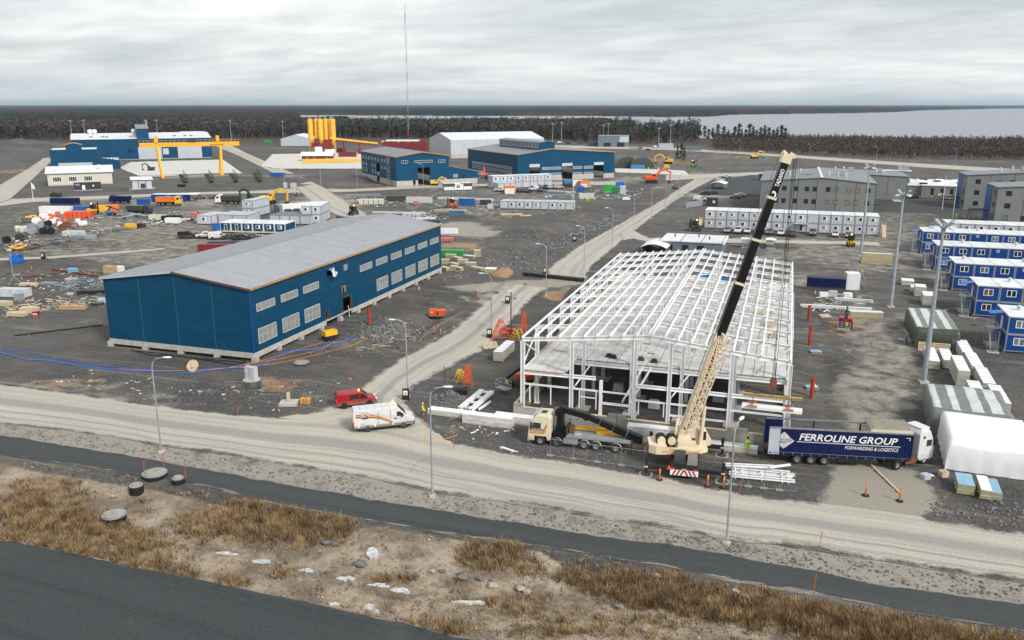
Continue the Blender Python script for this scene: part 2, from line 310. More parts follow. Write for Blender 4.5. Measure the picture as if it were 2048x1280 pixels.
SAND = [(925,492,58,8,1.0),(960,478,30,6,.5),(1005,551,22,8,1.2),(1110,590,22,11,1.0),(560,765,70,18,.8),(510,770,30,14,.8),(700,690,45,12,.5),(760,690,60,20,.45),(1700,655,50,16,.75),(1720,700,45,20,.4),(1660,605,60,14,.55),(1690,780,14,8,.6),(1160,905,70,12,.45),(1290,895,70,14,.6),(1240,880,50,8,.5),(80,340,60,14,.9),(30,340,40,14,.7),(1310,318,150,6,.75),(1480,312,60,5,.8),(1350,327,60,7,.6),(1560,335,40,5,.6),(1290,410,20,5,.6),(1080,435,40,6,.4),(1120,470,40,6,.5),(1400,300,150,5,.5),(1200,290,140,6,.6),(1700,330,200,5,.5),(1900,325,160,6,.5),(90,765,60,10,.7),(190,762,50,10,.6),(265,745,40,8,.5),(1840,745,40,14,.5),(880,410,40,5,.3),(700,370,90,8,.55),(760,372,40,10,.6),(650,360,60,6,.3),(780,560,60,8,.2),(1000,745,30,10,.3),(1980,1030,70,20,.3),(1560,925,60,6,.25),(1000,300,140,4,.3),(560,305,40,3,.3),(800,668,50,12,.6),(890,620,30,12,.5)]
def blob(u,v,lst,wob=None):
 r = np.zeros(u.shape)
 for (a,b,ru,rv,k) in lst:
  d = ((u-a)/ru)**2+((v-b)/rv)**2
  if wob is not None: d = d+wob
  r = np.maximum(r,k*np.clip(1.25-d*0.8,0,1))
 return r
def ground_masks(x,y):
 u,v = pix(x,y,0.0); Yf = -x*_sy+y*_cy
 front = Yf > 20; u = np.where(front,u,1024); v = np.where(front,v,3000)
 return u,v,front
MOUNDS = []   # (u, v, radius m, height m) heaps of spoil
for a in [(1150,592,4.2,1.5),(1165,588,3.0,1.3),(1185,596,3.0,1.0),(1300,500,5,2.2),(1265,485,4,1.5),(905,800,2.2,.9),(885,806,2.4,.7),(1000,552,3.5,1.3),(1018,551,3.0,1.1),(772,640,3,.8),(845,640,4,-1.2),(868,608,2.5,.8),(700,705,3,.5),(760,705,3.5,.6),(660,690,2.5,.5),(800,690,3,.6),(1640,765,3,.5),(1660,820,3,.4),(960,585,4,.3),(480,790,5,.4),(600,770,5,.4),(390,790,5,.3),(1560,330,14,3),(1500,328,14,2.5),(1620,320,12,2),(60,300,60,9),(20,310,50,7),(700,358,12,1.8),(660,352,14,1.6)]: MOUNDS.append(a)
def ground_h(x,y):
 u,v,fr = ground_masks(x,y)
 h = -0.05*fbm(x*0.5,y*0.5,3,3)-0.012
 # rough grass strip between the two asphalt surfaces: a shallow ditch and a low bank
 lo = yat(PATH_LO,u); hi = np.where(u < 1500,yat(LOT_UP,u),1600)
 w = np.clip((v-lo)/(np.maximum(hi-lo,5)),0,1); m = ((v > lo) & (v < hi) & fr)
 e = np.clip(np.minimum(w,1-w)*7,0,1)
 h = h+np.where(m,e*(-0.55*np.sin(w*math.pi)+0.45*np.exp(-((w-0.75)/0.12)**2)+0.55*(fbm(x*0.35,y*0.35,4,9)-0.45)),0)
 # trenches left open beside the pipe heap, and along the frame
 for (a,b,wd,dp) in [((1190,432),(960,545),3.0,-1.0),((1640,700),(1660,860),1.8,-0.5),((800,672),(1010,560),1.2,-0.4)]:
  p = G(*a); q = G(*b); dx,dy = q.x-p.x,q.y-p.y; L2 = dx*dx+dy*dy
  t = np.clip(((x-p.x)*dx+(y-p.y)*dy)/L2,0,1); d = np.hypot(x-p.x-t*dx,y-p.y-t*dy)
  h = h+dp*np.exp(-(d/wd)**2)*np.clip(np.minimum(t,1-t)*8,0,1)-dp*0.5*np.exp(-((d-2.0*wd)/wd)**2)*np.clip(np.minimum(t,1-t)*8,0,1)*fbm(x*.4,y*.4,3,5)
 for (a,b,r,k) in MOUNDS:
  p = G(a,b); d = np.hypot(x-p.x,y-p.y); h = h+k*np.clip(1.1*np.exp(-(d/(r*0.62))**2)-0.06,0,2)*(0.55+0.9*fbm(x*1.2/max(1,r*.25),y*1.2/max(1,r*.25),3,21))
 # raised yard of the gantry crane with its gravel bank
 dd = np.clip(1-np.abs(u-455)/130,0,1)*np.exp(-((v-364)/9)**2); h = h+np.where(fr,2.2*np.clip(dd*2,0,1),0)
 # rubble field between the near hall and the frame
 rub = blob(u,v,[(1050,500,140,70,1.0),(560,780,260,40,.7),(120,620,160,60,.35),(1950,1040,140,50,.5),(1120,880,260,25,.3),(760,660,110,60,.8)])
 h = h+np.where(fr,rub*0.28*(fbm(x*1.1,y*1.1,3,31)-0.5),0)
 return h
def axis(lo,hi,step,far0,far1,grow=1.12):
 a = list(np.arange(lo,hi+1e-6,step)); s = step; b = a[-1]
 while b < far1: s *= grow; b += s; a.append(b)
 s = step; b = a[0]; pre = []
 while b > far0: s *= grow; b -= s; pre.append(b)
 return np.array(pre[::-1]+a)
XS = axis(-95,36,0.6,-60000,60000); YS = axis(40,178,0.6,-60000,60000)
gx,gy = np.meshgrid(XS,YS); gz = ground_h(gx,gy)
nx,ny = len(XS),len(YS)
idx = np.arange(nx*ny).reshape(ny,nx)
quads = np.stack([idx[:-1,:-1],idx[:-1,1:],idx[1:,1:],idx[1:,:-1]],-1).reshape(-1,4)
def np_mesh(name,V,Q,attrs=None):
 me = bpy.data.meshes.new(name); V = np.asarray(V,np.float32); Q = np.asarray(Q,np.int32); k = Q.shape[1]
 me.vertices.add(len(V)); me.vertices.foreach_set('co',V.ravel()); me.loops.add(Q.size); me.loops.foreach_set('vertex_index',Q.ravel())
 me.polygons.add(len(Q)); me.polygons.foreach_set('loop_start',np.arange(0,Q.size,k,dtype=np.int32)); me.polygons.foreach_set('loop_total',np.full(len(Q),k,np.int32))
 for n_,a in (attrs or {}).items():
  at = me.attributes.new(n_,'FLOAT','POINT'); at.data.foreach_set('value',np.asarray(a,np.float32).ravel())
 me.update(calc_edges=True); return me
def ground_attrs(gx,gy):
  u_,v_,fr_ = ground_masks(gx,gy)
  lo_ = yat(PATH_LO,u_); hi_ = np.where(u_ < 1500,yat(LOT_UP,u_),1700)
  off_ = np.interp(u_,[0,500,700,760,1080,1150,2048],[14,22,16,2,4,34,44]); soil = np.where((v_ < hi_) & fr_,np.clip((v_-lo_-off_)/10,0,1),0)
  verge = ((v_ > yat(ROAD_LO,u_)-3) & (v_ <= lo_) & fr_)*0.78
  wob_ = 3.4*(fbm(gx*0.09,gy*0.09,4,61)-0.5); wob2 = 2.6*(fbm(gx*0.22,gy*0.22,4,67)-0.5)
  dust = np.maximum(blob(u_,v_,DUST,wob_),verge); sand = blob(u_,v_,SAND,wob2)
  far = np.clip((-gx*_sy+gy*_cy-760)/120,0,1)
  return dict(dust=dust,sand=sand,soil=np.maximum(soil,0),heath=far)
me = np_mesh('ground',np.stack([gx,gy,gz],-1).reshape(-1,3),quads,ground_attrs(gx,gy))
# ---- shared colour of the open ground, used by the ground itself and by the edges of the roads
def ground_colour(T):
 P = T.n('ShaderNodeNewGeometry').outputs['Position']
 big = T.noise(P,0.035,4,0.6); mid = T.noise(P,0.35,5,0.65); fine = T.noise(P,3.2,6,0.75)
 vor = T.n('ShaderNodeTexVoronoi',{'Vector': P,'Scale': 6.0,'Randomness': 1.0}); bw = T.n('ShaderNodeSeparateColor',{0: vor.outputs['Color']}).outputs[0]
 c = T.mix(T.step(big,0.35,0.65),(0.050,0.048,0.046),(0.112,0.106,0.097))
 c = T.mix(T.math('MULTIPLY',T.step(mid,0.45,0.72),0.55),c,(0.150,0.144,0.134))
 c = T.mix(T.step(fine,0.30,0.72),T.mix(0.62,c,(0.013,0.013,0.014)),T.mix(0.25,c,(0.20,0.195,0.19)))
 c = T.mix(T.math('MULTIPLY',T.step(bw,0.88,0.97),0.35),c,(0.22,0.21,0.195))
 # brown earth worked into the gravel, and pale wheel tracks across the yards
 c = T.mix(T.math('MULTIPLY',T.step(T.noise(P,0.11,6,0.68,0.6),0.48,0.66),0.6),c,(0.140,0.112,0.082))
 for ang,sd in ((0.35,0.0),(1.45,31.0),(-0.5,57.0)):
  mp = T.n('ShaderNodeMapping',{'Vector': P,'Rotation': (0,0,ang),'Location': (sd,sd,0),'Scale': (0.02,0.55,0)}).outputs[0]
  tr = T.math('MULTIPLY',T.step(T.noise(mp,1.0,5,0.62,1.1),0.55,0.70),T.step(T.noise(P,0.03+sd*0.0004,3,0.5),0.42,0.62))
  c = T.mix(T.math('MULTIPLY',tr,0.65),c,(0.25,0.232,0.198))
 wig = T.math('ADD',T.math('MULTIPLY',T.math('SUBTRACT',mid,0.5),1.5),T.math('MULTIPLY',T.math('SUBTRACT',fine,0.5),0.55))
 d = T.step(T.math('ADD',T.attr('dust'),wig),0.30,0.85); d = T.math('MULTIPLY',d,0.85)
 tan = T.mix(fine,(0.23,0.21,0.175),(0.42,0.38,0.315)); c = T.mix(d,c,tan)
 s = T.step(T.math('ADD',T.attr('sand'),wig),0.40,0.95)
 c = T.mix(T.math('MULTIPLY',s,0.9),c,T.mix(fine,(0.23,0.125,0.065),(0.44,0.27,0.155)))
 so_ = T.attr('soil')
 ss = T.mix(T.step(T.noise(P,0.22,5,0.65),0.38,0.62),(0.20,0.155,0.11),(0.46,0.375,0.275)); ss = T.mix(T.step(fine,0.35,0.8),T.mix(0.35,ss,(0.05,0.043,0.036)),ss)
 ss = T.mix(T.math('MULTIPLY',T.step(bw,0.82,0.9),0.5),ss,(0.20,0.19,0.18))
 c = T.mix(T.step(T.math('ADD',so_,T.math('MULTIPLY',wig,0.35)),0.3,0.75),c,ss)
 c = T.mix(T.attr('heath'),c,T.mix(mid,(0.035,0.027,0.020),(0.085,0.06,0.036)))
 hgt_ = T.math('ADD',T.math('MULTIPLY',fine,0.6),T.math('MULTIPLY',T.noise(P,9.0,3,0.7),0.4))
 return c,hgt_,P,mid,fine
def finish(T,c,h,rough=0.92,bump=0.14):
 b = T.N['Principled BSDF']; T.set(b.inputs['Base Color'],c); b.inputs['Roughness'].default_value = rough; b.inputs['Specular IOR Level'].default_value = 0.25
 T.set(b.inputs['Normal'],T.n('ShaderNodeBump',{'Height': h,'Strength': 0.8,'Distance': bump}).outputs[0])
gm = bpy.data.materials.new('gravel_ground'); gm.use_nodes = True; T = NT(gm.node_tree); c,h,*_ = ground_colour(T); finish(T,c,h)
structure(link('ground',me,gm,smooth=True))
# ================================================================ ROADS
def road_mat(name,light,dark,streak,edge_lo=0.05,edge_hi=0.4,darken=0.5,bump=0.05,seed=0.0):
 m = bpy.data.materials.new(name); m.use_nodes = True; T = NT(m.node_tree)
 g,h,P,mid,fine = ground_colour(T)
 uv = T.n('ShaderNodeUVMap').outputs[0]
 st = T.n('ShaderNodeMapping',{'Vector': uv,'Scale': (0.014,0.7,1),'Location': (seed,seed*2,0)}).outputs[0]
 s1 = T.noise(st,1.0,8,0.66,0.25); s2 = T.noise(st,3.0,6,0.75,0.2)
 c_ = T.mix(T.step(s1,0.22,0.60),dark,light)
 c_ = T.mix(T.math('MULTIPLY',T.step(s2,0.5,0.75),0.4),c_,tuple(q*0.72 for q in light))
 band = T.attr('band'); f = T.step(T.math('ADD',band,T.math('MULTIPLY',T.math('SUBTRACT',s1,0.5),1.3)),0.35,0.75)
 c_ = T.mix(T.math('MULTIPLY',f,streak),c_,dark)
 c_ = T.mix(T.step(fine,0.3,0.8),T.mix(0.30,c_,(0.05,0.05,0.05)),c_)
 vo = T.n('ShaderNodeTexVoronoi',{'Vector': P,'Scale': 16.0}); sp = T.n('ShaderNodeSeparateColor',{0: vo.outputs['Color']}).outputs[0]
 c_ = T.mix(T.math('MULTIPLY',T.step(sp,0.86,0.97),0.14),c_,(0.30,0.29,0.27))
 c_ = T.mix(T.math('MULTIPLY',T.step(T.noise(P,0.07,6,0.7,0.5),0.52,0.75),0.16),c_,(0.14,0.138,0.128) if light[0] < 0.2 else tuple(q*0.72 for q in light))
 e = T.math('ADD',T.attr('edge'),T.math('ADD',T.math('MULTIPLY',T.math('SUBTRACT',mid,0.5),1.1),T.math('MULTIPLY',T.math('SUBTRACT',fine,0.5),0.5)))
 c_ = T.mix(T.step(e,edge_lo,edge_hi),g,c_)
 finish(T,c_,h,0.9,bump); return m
GRAVEL = road_mat('dusty_gravel',(0.54,0.49,0.41),(0.31,0.298,0.27),0.85)
ASPH = road_mat('asphalt',(0.054,0.061,0.063),(0.032,0.037,0.039),0.3,0.02,0.22,bump=0.02,seed=3.0)
LOTM = road_mat('asphalt_lot',(0.042,0.050,0.052),(0.024,0.030,0.032),0.3,0.02,0.18,bump=0.02,seed=7.0)
CONC = road_mat('concrete_paving',(0.70,0.67,0.62),(0.52,0.50,0.46),0.3,0.03,0.15,bump=0.01,seed=5.0)
LEVEL = [0]
def resample(line,n):
 P = [G(*p) for p in line]; d = [0]
 for a,b in zip(P,P[1:]): d.append(d[-1]+(b-a).length)
 t = np.linspace(0,d[-1],n); return np.stack([np.interp(t,d,[p.x for p in P]),np.interp(t,d,[p.y for p in P])],-1),d[-1]
def ribbon(name,left,right,mat,bands=(),across=10,step=1.2,edge=1.2,jitter=0.35,ends=True,open_=None):
 L_ = max(resample(left,2)[1],resample(right,2)[1]); n = max(4,int(L_/step)); n = min(n,420)
 a,la = resample(left,n); b,lb = resample(right,n); V = []; ed = []; bd = []; UV = []
 LEVEL[0] += 1; z = 0.012+0.005*LEVEL[0]
 wdt = np.hypot(*(b-a).T)
 jl = (fbm(np.arange(n)*0.35,np.zeros(n)+LEVEL[0]*7,3,41)-0.5)*2*jitter; jr = (fbm(np.arange(n)*0.35,np.zeros(n)+LEVEL[0]*9,3,43)-0.5)*2*jitter
 dirv = (b-a)/wdt[:,None]; a = a-dirv*jl[:,None]; b = b+dirv*jr[:,None]
 for i in range(n):
  for k in range(across+1):
   t = k/across; p = a[i]*(1-t)+b[i]*t; V.append((p[0],p[1],z)); q = min(t,1-t)*wdt[i]
   if ends: q = min(q,min(i,n-1-i)*la/n+0.02)
   ed.append(min(1,q/edge)); bd.append(max([max(0,1-abs(t-c0)/w0) for c0,w0 in bands] or [0])); UV.append((i*la/n,t*wdt[i]))
 V = np.array(V); k1 = across+1
 if open_:
  uu,vv = pix(V[:,0],V[:,1],0.0)
  for q in open_: ed = np.where(inpoly(uu,vv,q),1.0,ed)
 ii = np.arange(n*k1).reshape(n,k1)
 Q = np.stack([ii[:-1,:-1],ii[:-1,1:],ii[1:,1:],ii[1:,:-1]],-1).reshape(-1,4)
 # face up
 p0,p1,p2 = V[Q[0,0]],V[Q[0,1]],V[Q[0,2]]
 if np.cross(p1-p0,p2-p0)[2] < 0: Q = Q[:,::-1]
 me = np_mesh(name,V,Q,dict(edge=ed,band=bd,**ground_attrs(V[:,0],V[:,1])))
 uvl = me.uv_layers.new(name='UVMap'); uvl.data.foreach_set('uv',np.array(UV,np.float32)[Q.ravel()].ravel())
 return structure(link(name,me,mat))
ribbon('main_road',ROAD_UP,ROAD_LO,GRAVEL,bands=[(0.47,0.20),(0.72,0.05),(0.86,0.05)],across=24,edge=2.4,ends=False,open_=[[(590,825),(720,780),(830,800),(900,890),(600,880)],[(1640,960),(1850,960),(1850,1060),(1640,1030)]])
ribbon('footpath',PATH_UP,PATH_LO,ASPH,across=12,edge=1.3,ends=False,jitter=0.4)
ribbon('asphalt_lot',LOT_UP,[(u-40,1700+0.25*u) for u,v in LOT_UP],LOTM,across=30,edge=1.0,ends=False,jitter=0.4)
ribbon('side_road',[(560,836),(640,818),(700,783),(800,716),(900,661),(952,618),(986,586),(1010,566)],[(890,880),(842,832),(812,806),(830,775),(895,738),(965,705),(1010,660),(1065,600),(1100,575)],GRAVEL,bands=[(0.5,0.15)],across=16,edge=3.0,open_=[[(540,826),(640,832),(760,842),(850,858),(960,900),(540,880)]])
ribbon('cross_road',[(1088,556),(1100,530),(1160,490),(1250,441),(1330,396),(1362,374),(1400,352)],[(1172,560),(1185,532),(1225,500),(1290,446),(1352,402),(1386,380),(1440,352)],GRAVEL,bands=[(0.3,0.08),(0.62,0.1)],across=12,edge=2.2)
ribbon('yard_track',[(1262,452),(1240,468),(1250,490),(1330,484),(1420,486),(1560,487),(1760,492)],[(1280,444),(1270,462),(1300,476),(1340,474),(1430,476),(1560,480),(1760,484)],GRAVEL,across=6,edge=1.5)
ribbon('service_road',[(-40,418),(60,405),(220,398),(375,390),(500,387),(600,386),(700,384),(880,375),(1080,369),(1240,371)],[(-40,400),(60,396),(220,391),(375,385),(500,382),(600,376),(700,378),(880,370),(1080,364),(1240,362)],GRAVEL,across=6,edge=2.0)
ribbon('diagonal_road',[(420,288),(480,313),(560,353),(596,380),(640,418),(700,440)],[(450,284),(495,307),(600,352),(655,378),(690,402),(740,432)],GRAVEL,bands=[(0.4,0.1)],across=8,edge=3.0)
ribbon('west_road',[(-80,395),(0,369),(55,338),(82,320),(100,300)],[(-60,425),(20,400),(70,355),(103,322),(118,300)],GRAVEL,across=8,edge=2.5)
ribbon('yard_path',[(-60,520),(0,516),(100,513),(234,503),(330,496)],[(-60,528),(0,522),(100,518),(234,508),(330,500)],GRAVEL,across=4,edge=0.8)
ribbon('perimeter_road',[(1100,296),(1330,300),(1480,308),(1630,319),(1842,335),(2100,352)],[(1100,290),(1330,295),(1480,303),(1630,313),(1842,327),(2100,342)],GRAVEL,across=5,edge=3.0)
ribbon('parking_road',[(1330,362),(1420,357),(1520,350),(1640,346)],[(1330,350),(1420,348),(1520,344),(1640,340)],GRAVEL,across=5,edge=2.5)
ribbon('car_park',[(1450,392),(1560,392),(1580,352)],[(1380,384),(1430,362),(1500,350)],ASPH,across=10,edge=1.5)
ribbon('car_park',[(1680,420),(1800,425),(1930,428),(2100,430)],[(1690,378),(1800,378),(1900,378),(2100,382)],ASPH,across=10,edge=1.5)
ribbon('gantry_yard',[(238,336),(300,362),(400,360),(498,356)],[(262,324),(330,322),(400,320),(446,319)],CONC,across=8,edge=1.0,jitter=0.1)
ribbon('plant_yard',[(520,333),(560,338),(700,338),(760,338)],[(545,308),(620,307),(700,305),(760,304)],CONC,across=8,edge=1.0,jitter=0.2)
ribbon('concrete_apron',[(1230,345),(1290,347),(1380,352)],[(1230,337),(1290,338),(1370,341)],CONC,across=5,edge=1.0,jitter=0.2)
# ================================================================ WATER
wp = [(600,246),(1000,246),(1240,247),(1300,262),(1400,277),(1560,284),(1700,287),(1850,286),(2048,276),(2500,262),(3200,230),(3200,212.5),(2600,213.2),(1990,217.3),(1842,220.8),(1787,224.2),(1705,226.2),(1580,227.8),(1462,229.3),(1430,232.8),(1330,234),(1200,232),(1000,232),(800,231),(600,230)]
W = MB(); poly = [G(*p) for p in wp]; W.v = [(p.x,p.y,0.4) for p in poly]; W.f = [tuple(range(len(poly)))]; W.m = [0]
wm = bpy.data.materials.new('lake_water'); wm.use_nodes = True; T = NT(wm.node_tree); b = T.N['Principled BSDF']
P = T.n('ShaderNodeNewGeometry').outputs['Position']
b.inputs['Base Color'].default_value = (0.25,0.255,0.28,1); b.inputs['Roughness'].default_value = 0.35; b.inputs['Specular IOR Level'].default_value = 0.3; b.inputs['IOR'].default_value = 1.33
mp = T.n('ShaderNodeMapping',{'Vector': P,'Rotation': (0,0,-YAW),'Scale': (0.06,0.25,1)}).outputs[0]
T.set(b.inputs['Normal'],T.n('ShaderNodeBump',{'Height': T.noise(mp,1.0,5,0.6),'Strength': 0.45,'Distance': 1.2}).outputs[0])
lake = W.build('lake',wm); structure(lake)
# ================================================================ FORESTS
def cam_xy(D,u): # ground point at forward distance D under column u
 X = (u-1024)/math.hypot(FPX,431)*D; return X*_cy-D*_sy,X*_sy+D*_cy
def canopy():
 D = [1010.0]
 while D[-1] < 52000: D.append(D[-1]*1.035)
 D = np.array(D); U = np.arange(-260,2330,5.0); dd,uu = np.meshgrid(D,U,indexing='ij')
 X = (uu-1024)/math.hypot(FPX,431)*dd; x = X*_cy-dd*_sy; y = X*_sy+dd*_cy
 pu,pv = pix(x,y,0.0)
 wpoly = wp; land = ~inpoly(pu,pv,wpoly)
 # nothing on the near right bank, that is brush built tree by tree
 land &= ~((pv > 236) & (pu > 700) & ~((pu < 1225) & (pv > 253))); land &= pv < 273
 n1 = fbm(x*0.02,y*0.02,4,5); n2 = fbm(x*0.0016,y*0.0016,3,8)
 z = np.where(land,7.5+8*n1+3.0*n2+np.clip((dd-2200)/3000,0,1)*16*(fbm(x*0.0045,y*0.0045,3,77)-0.4),0.0)
 V = np.stack([x,y,z],-1).reshape(-1,3); ii = np.arange(z.size).reshape(z.shape)
 Q = np.stack([ii[:-1,:-1],ii[:-1,1:],ii[1:,1:],ii[1:,:-1]],-1).reshape(-1,4); keep = land.ravel()[Q].any(1)
 me = np_mesh('distant_forest',V,Q[keep])
 m = bpy.data.materials.new('forest_canopy'); m.use_nodes = True; T = NT(m.node_tree); b = T.N['Principled BSDF']
 P = T.n('ShaderNodeNewGeometry').outputs['Position']
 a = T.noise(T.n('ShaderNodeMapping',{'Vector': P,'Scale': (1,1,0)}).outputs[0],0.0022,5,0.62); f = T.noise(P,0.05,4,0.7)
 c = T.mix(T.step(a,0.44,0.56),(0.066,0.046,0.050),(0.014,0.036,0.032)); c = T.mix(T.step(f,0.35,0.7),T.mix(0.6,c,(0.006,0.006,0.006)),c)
 T.set(b.inputs['Base Color'],c); b.inputs['Roughness'].default_value = 1; b.inputs['Specular IOR Level'].default_value = 0
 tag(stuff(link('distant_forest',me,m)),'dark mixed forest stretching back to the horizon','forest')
canopy()
M_('birch_bark',(0.21,0.195,0.18),0.9,var=0.3); M_('pine_bark',(0.14,0.085,0.055),0.9,var=0.3)
M_('twigs',(0.092,0.062,0.062),0.95,var=0.35,scale=0.05); M_('needles',(0.022,0.035,0.020),0.9,var=0.5,scale=0.2); M_('twigs_red',(0.10,0.064,0.052),0.95,var=0.35,scale=0.05)
def tree_arrays(kind,rng,h):
 """one tree: triangles (n,3,3) and a material index per triangle (0 trunk, 1 crown)"""
 tr = []; mi = []
 def tri(a,b,c,m): tr.append((a,b,c)); mi.append(m)
 r = h*0.012+0.04; top = np.array([rng.normal(0,.3),rng.normal(0,.3),h*0.86])
 ring = [np.array([r*math.cos(t),r*math.sin(t),0]) for t in (0,2.1,4.2)]
 for i in range(3): tri(ring[i],ring[(i+1) % 3],top,0)
 if kind == 'birch':
  for k in range(26):
   z0 = h*rng.uniform(0.22,0.84); a = rng.uniform(0,6.28); L = h*rng.uniform(0.13,0.23)*(1.15-z0/h*0.6)
   d = np.array([math.cos(a),math.sin(a),rng.uniform(0.7,1.6)]); d /= np.linalg.norm(d); p = np.array([0,0,z0]); q = p+d*L
   s = np.array([-math.sin(a),math.cos(a),0])*L*rng.uniform(0.28,0.55); w = q+s; w2 = q-s*0.6+np.array([0,0,-L*.15])
   tri(p,w,w2,1)
 elif kind == 'pine':
  for k in range(34):
   z0 = h*rng.uniform(0.42,1.0)**0.8; a = rng.uniform(0,6.28); R0 = h*0.17*(1.25-(z0/h)**2*0.85)*rng.uniform(0.35,1); c = np.array([math.cos(a)*R0,math.sin(a)*R0,z0])
   e = rng.normal(0,1,(3,3))*h*0.05*np.array([1,1,0.6]); tri(c+e[0],c+e[1],c+e[2],1)
 else:
  for k in range(36):
   z0 = h*rng.uniform(0.10,1.0); a = rng.uniform(0,6.28); R0 = h*0.17*(1.03-z0/h); o = np.array([math.cos(a),math.sin(a),-0.35])
   s = np.array([-math.sin(a),math.cos(a),0])*(R0*0.55+0.1); p = np.array([0,0,z0+h*.06]); tri(p,o*R0+[0,0,z0]+s,o*R0+[0,0,z0]-s,1)
 return np.array(tr),np.array(mi)
_rng = np.random.default_rng(11)
POOL = {k: [tree_arrays(k,_rng,hh) for hh in np.linspace(0.75,1.2,7)*{'birch':15.0,'pine':17.0,'spruce':16.0}[k]] for k in ('birch','pine','spruce')}
def wood(name,pts,label,crown_b='twigs',sc0=1.0):
 V = []; mats = []
 for (x,y,z0,kind,sc) in pts:
  t,m = POOL[kind][_rng.integers(0,7)]; a = _rng.uniform(0,6.28); c,s = math.cos(a),math.sin(a)
  q = t.reshape(-1,3)*sc*sc0; V.append(np.stack([q[:,0]*c-q[:,1]*s+x,q[:,0]*s+q[:,1]*c+y,q[:,2]+z0],-1)); mats.append(m*(1 if kind == 'birch' else 3)+(0 if kind == 'birch' else 0)+(2 if kind != 'birch' else 0)*(m == 0))
 V = np.concatenate(V); mats = np.concatenate(mats); Q = np.arange(len(V)).reshape(-1,3)
 me = np_mesh(name,V,Q); me.polygons.foreach_set('material_index',mats.astype(np.int32))
 o = link(name,me,['birch_bark',crown_b,'pine_bark','needles']); return tag(stuff(o),label,'forest')
def pts_band(n,u0,u1,vfun,depth,mix=(0.80,0.13),power=1.6,sc=(0.8,1.15)):
 out = []
 for _ in range(n):
  u = _rng.uniform(u0,u1); g = G(u,vfun(u)); D0 = -g.x*_sy+g.y*_cy; D = D0+depth*_rng.uniform(0,1)**power
  x,y = cam_xy(D,u); r = _rng.uniform() + 0.32*(vnoise(np.array([x*0.008]),np.array([y*0.008]),3)[0]-0.5)
  k = 'birch' if r < mix[0] else ('spruce' if r < mix[0]+mix[1] else 'pine'); out.append((x,y,-0.1,k,_rng.uniform(*sc)))
 return out
wood('birch_forest',pts_band(15000,-120,1270,lambda u: np.interp(u,[-120,0,420,700,1000,1270],[282,279,276,275,277,281]),420,power=1.3),'leafless birch forest with scattered dark spruces behind the works')
wood('shore_thicket',pts_band(7500,1430,2200,lambda u: np.interp(u,[1430,1560,1700,1850,2048,2200],[303,309,313,318,321,322]),260,mix=(0.98,0.01),power=1.0,sc=(0.34,0.56)),'bare reddish brown thicket along the lake shore','twigs_red')
wood('undergrowth',pts_band(5000,-120,1300,lambda u: np.interp(u,[-120,0,420,700,1000,1270,1300],[282,279,276,275,277,281,284]),90,mix=(0.9,0.08),power=1.0,sc=(0.2,0.5)),'low bare brush along the edge of the birch forest')
wood('pine_wood',pts_band(900,1150,1400,lambda u: 287,330,mix=(0.55,0.15),power=1.0),'mixed pine and birch wood on the point by the lake')
# single trees that stand apart on the point by the lake
def tree_thing(name,kind,loc,sc,label,group,seed):
 rg = np.random.default_rng(seed); h = 16.0*sc; root = thing(name,label,'tree',loc,0,group)
 t = MB(); t.tube([(0,0,-.2),(rg.normal(0,.1),rg.normal(0,.1),h*.5),(rg.normal(0,.3),rg.normal(0,.3),h*.95)],[h*.014+.05,h*.010,.03],5)
 for k in range(7):
  z0 = h*rg.uniform(.45,.9); a = rg.uniform(0,6.28); L = h*rg.uniform(.08,.16); t.beam((0,0,z0),(math.cos(a)*L,math.sin(a)*L,z0+L*.4),.07)
 t.build('trunk','pine_bark' if kind != 'birch' else 'birch_bark',root)
 V = []
 n = 190
 for k in range(n):
  a = rg.uniform(0,6.28)
  if kind == 'spruce': z0 = h*rg.uniform(.08,1); R0 = h*.2*(1.04-z0/h)*rg.uniform(.4,1)
  else:
   z0 = h*rg.uniform(.40,1.0); cl = 0.7+0.5*math.sin(a*3+z0*1.3+seed); R0 = h*.17*(1.2-(z0/h)**2*.8)*rg.uniform(.2,1)*cl
  c = np.array([math.cos(a)*R0,math.sin(a)*R0,z0]); e = rg.normal(0,1,(3,3))*h*.042*np.array([1.2,1.2,.7]); V += list(c+e)
 me = np_mesh('crown',V,np.arange(len(V)).reshape(-1,3)); link('crown',me,'needles' if kind != 'birch' else 'twigs',root)
 return root
PROT = [tree_thing('pine_tree','pine',(0,0,-500),s,'','pines on the point by the lake',i+5) for i,s in enumerate((1.0,1.1,0.95))]
pu = [1292,1305,1320,1338,1352,1362,1378,1388,1398,1408,1416,1424,1434,1446,1456,1468,1476,1482,1490,1497,1505,1512,1520,1528,1536,1545,1553,1561,1569]
for i,u in enumerate(pu):
 g = G(u,286+3*math.sin(i*2.1)+ (u-1290)*0.012); sc = 0.98+0.16*math.sin(i*1.7)
 lab = 'dark green pine in the row on the lake point' if 0 < i < len(pu)-1 else ('first tall pine at the left end of the lake point row' if i == 0 else 'last pine at the right end of the lake point row')
 dup(PROT[i % 3],(g.x,g.y,0),i*1.3,lab,'pines on the point by the lake',sc=sc)
for p in PROT:
 for ch in list(p.children): bpy.data.objects.remove(ch)
 bpy.data.objects.remove(p)
for i,(u,v,s) in enumerate([(1354,321,.62),(1362,322,.72),(1368,322,.55)]):
 g = G(u,v); tree_thing('spruce_tree','spruce',(g.x,g.y,0),s,['left small dark spruce on the brown grass beyond the yard','tallest small spruce on the brown grass beyond the yard','right small dark spruce on the brown grass beyond the yard'][i],'small spruces beyond the yard',40+i)
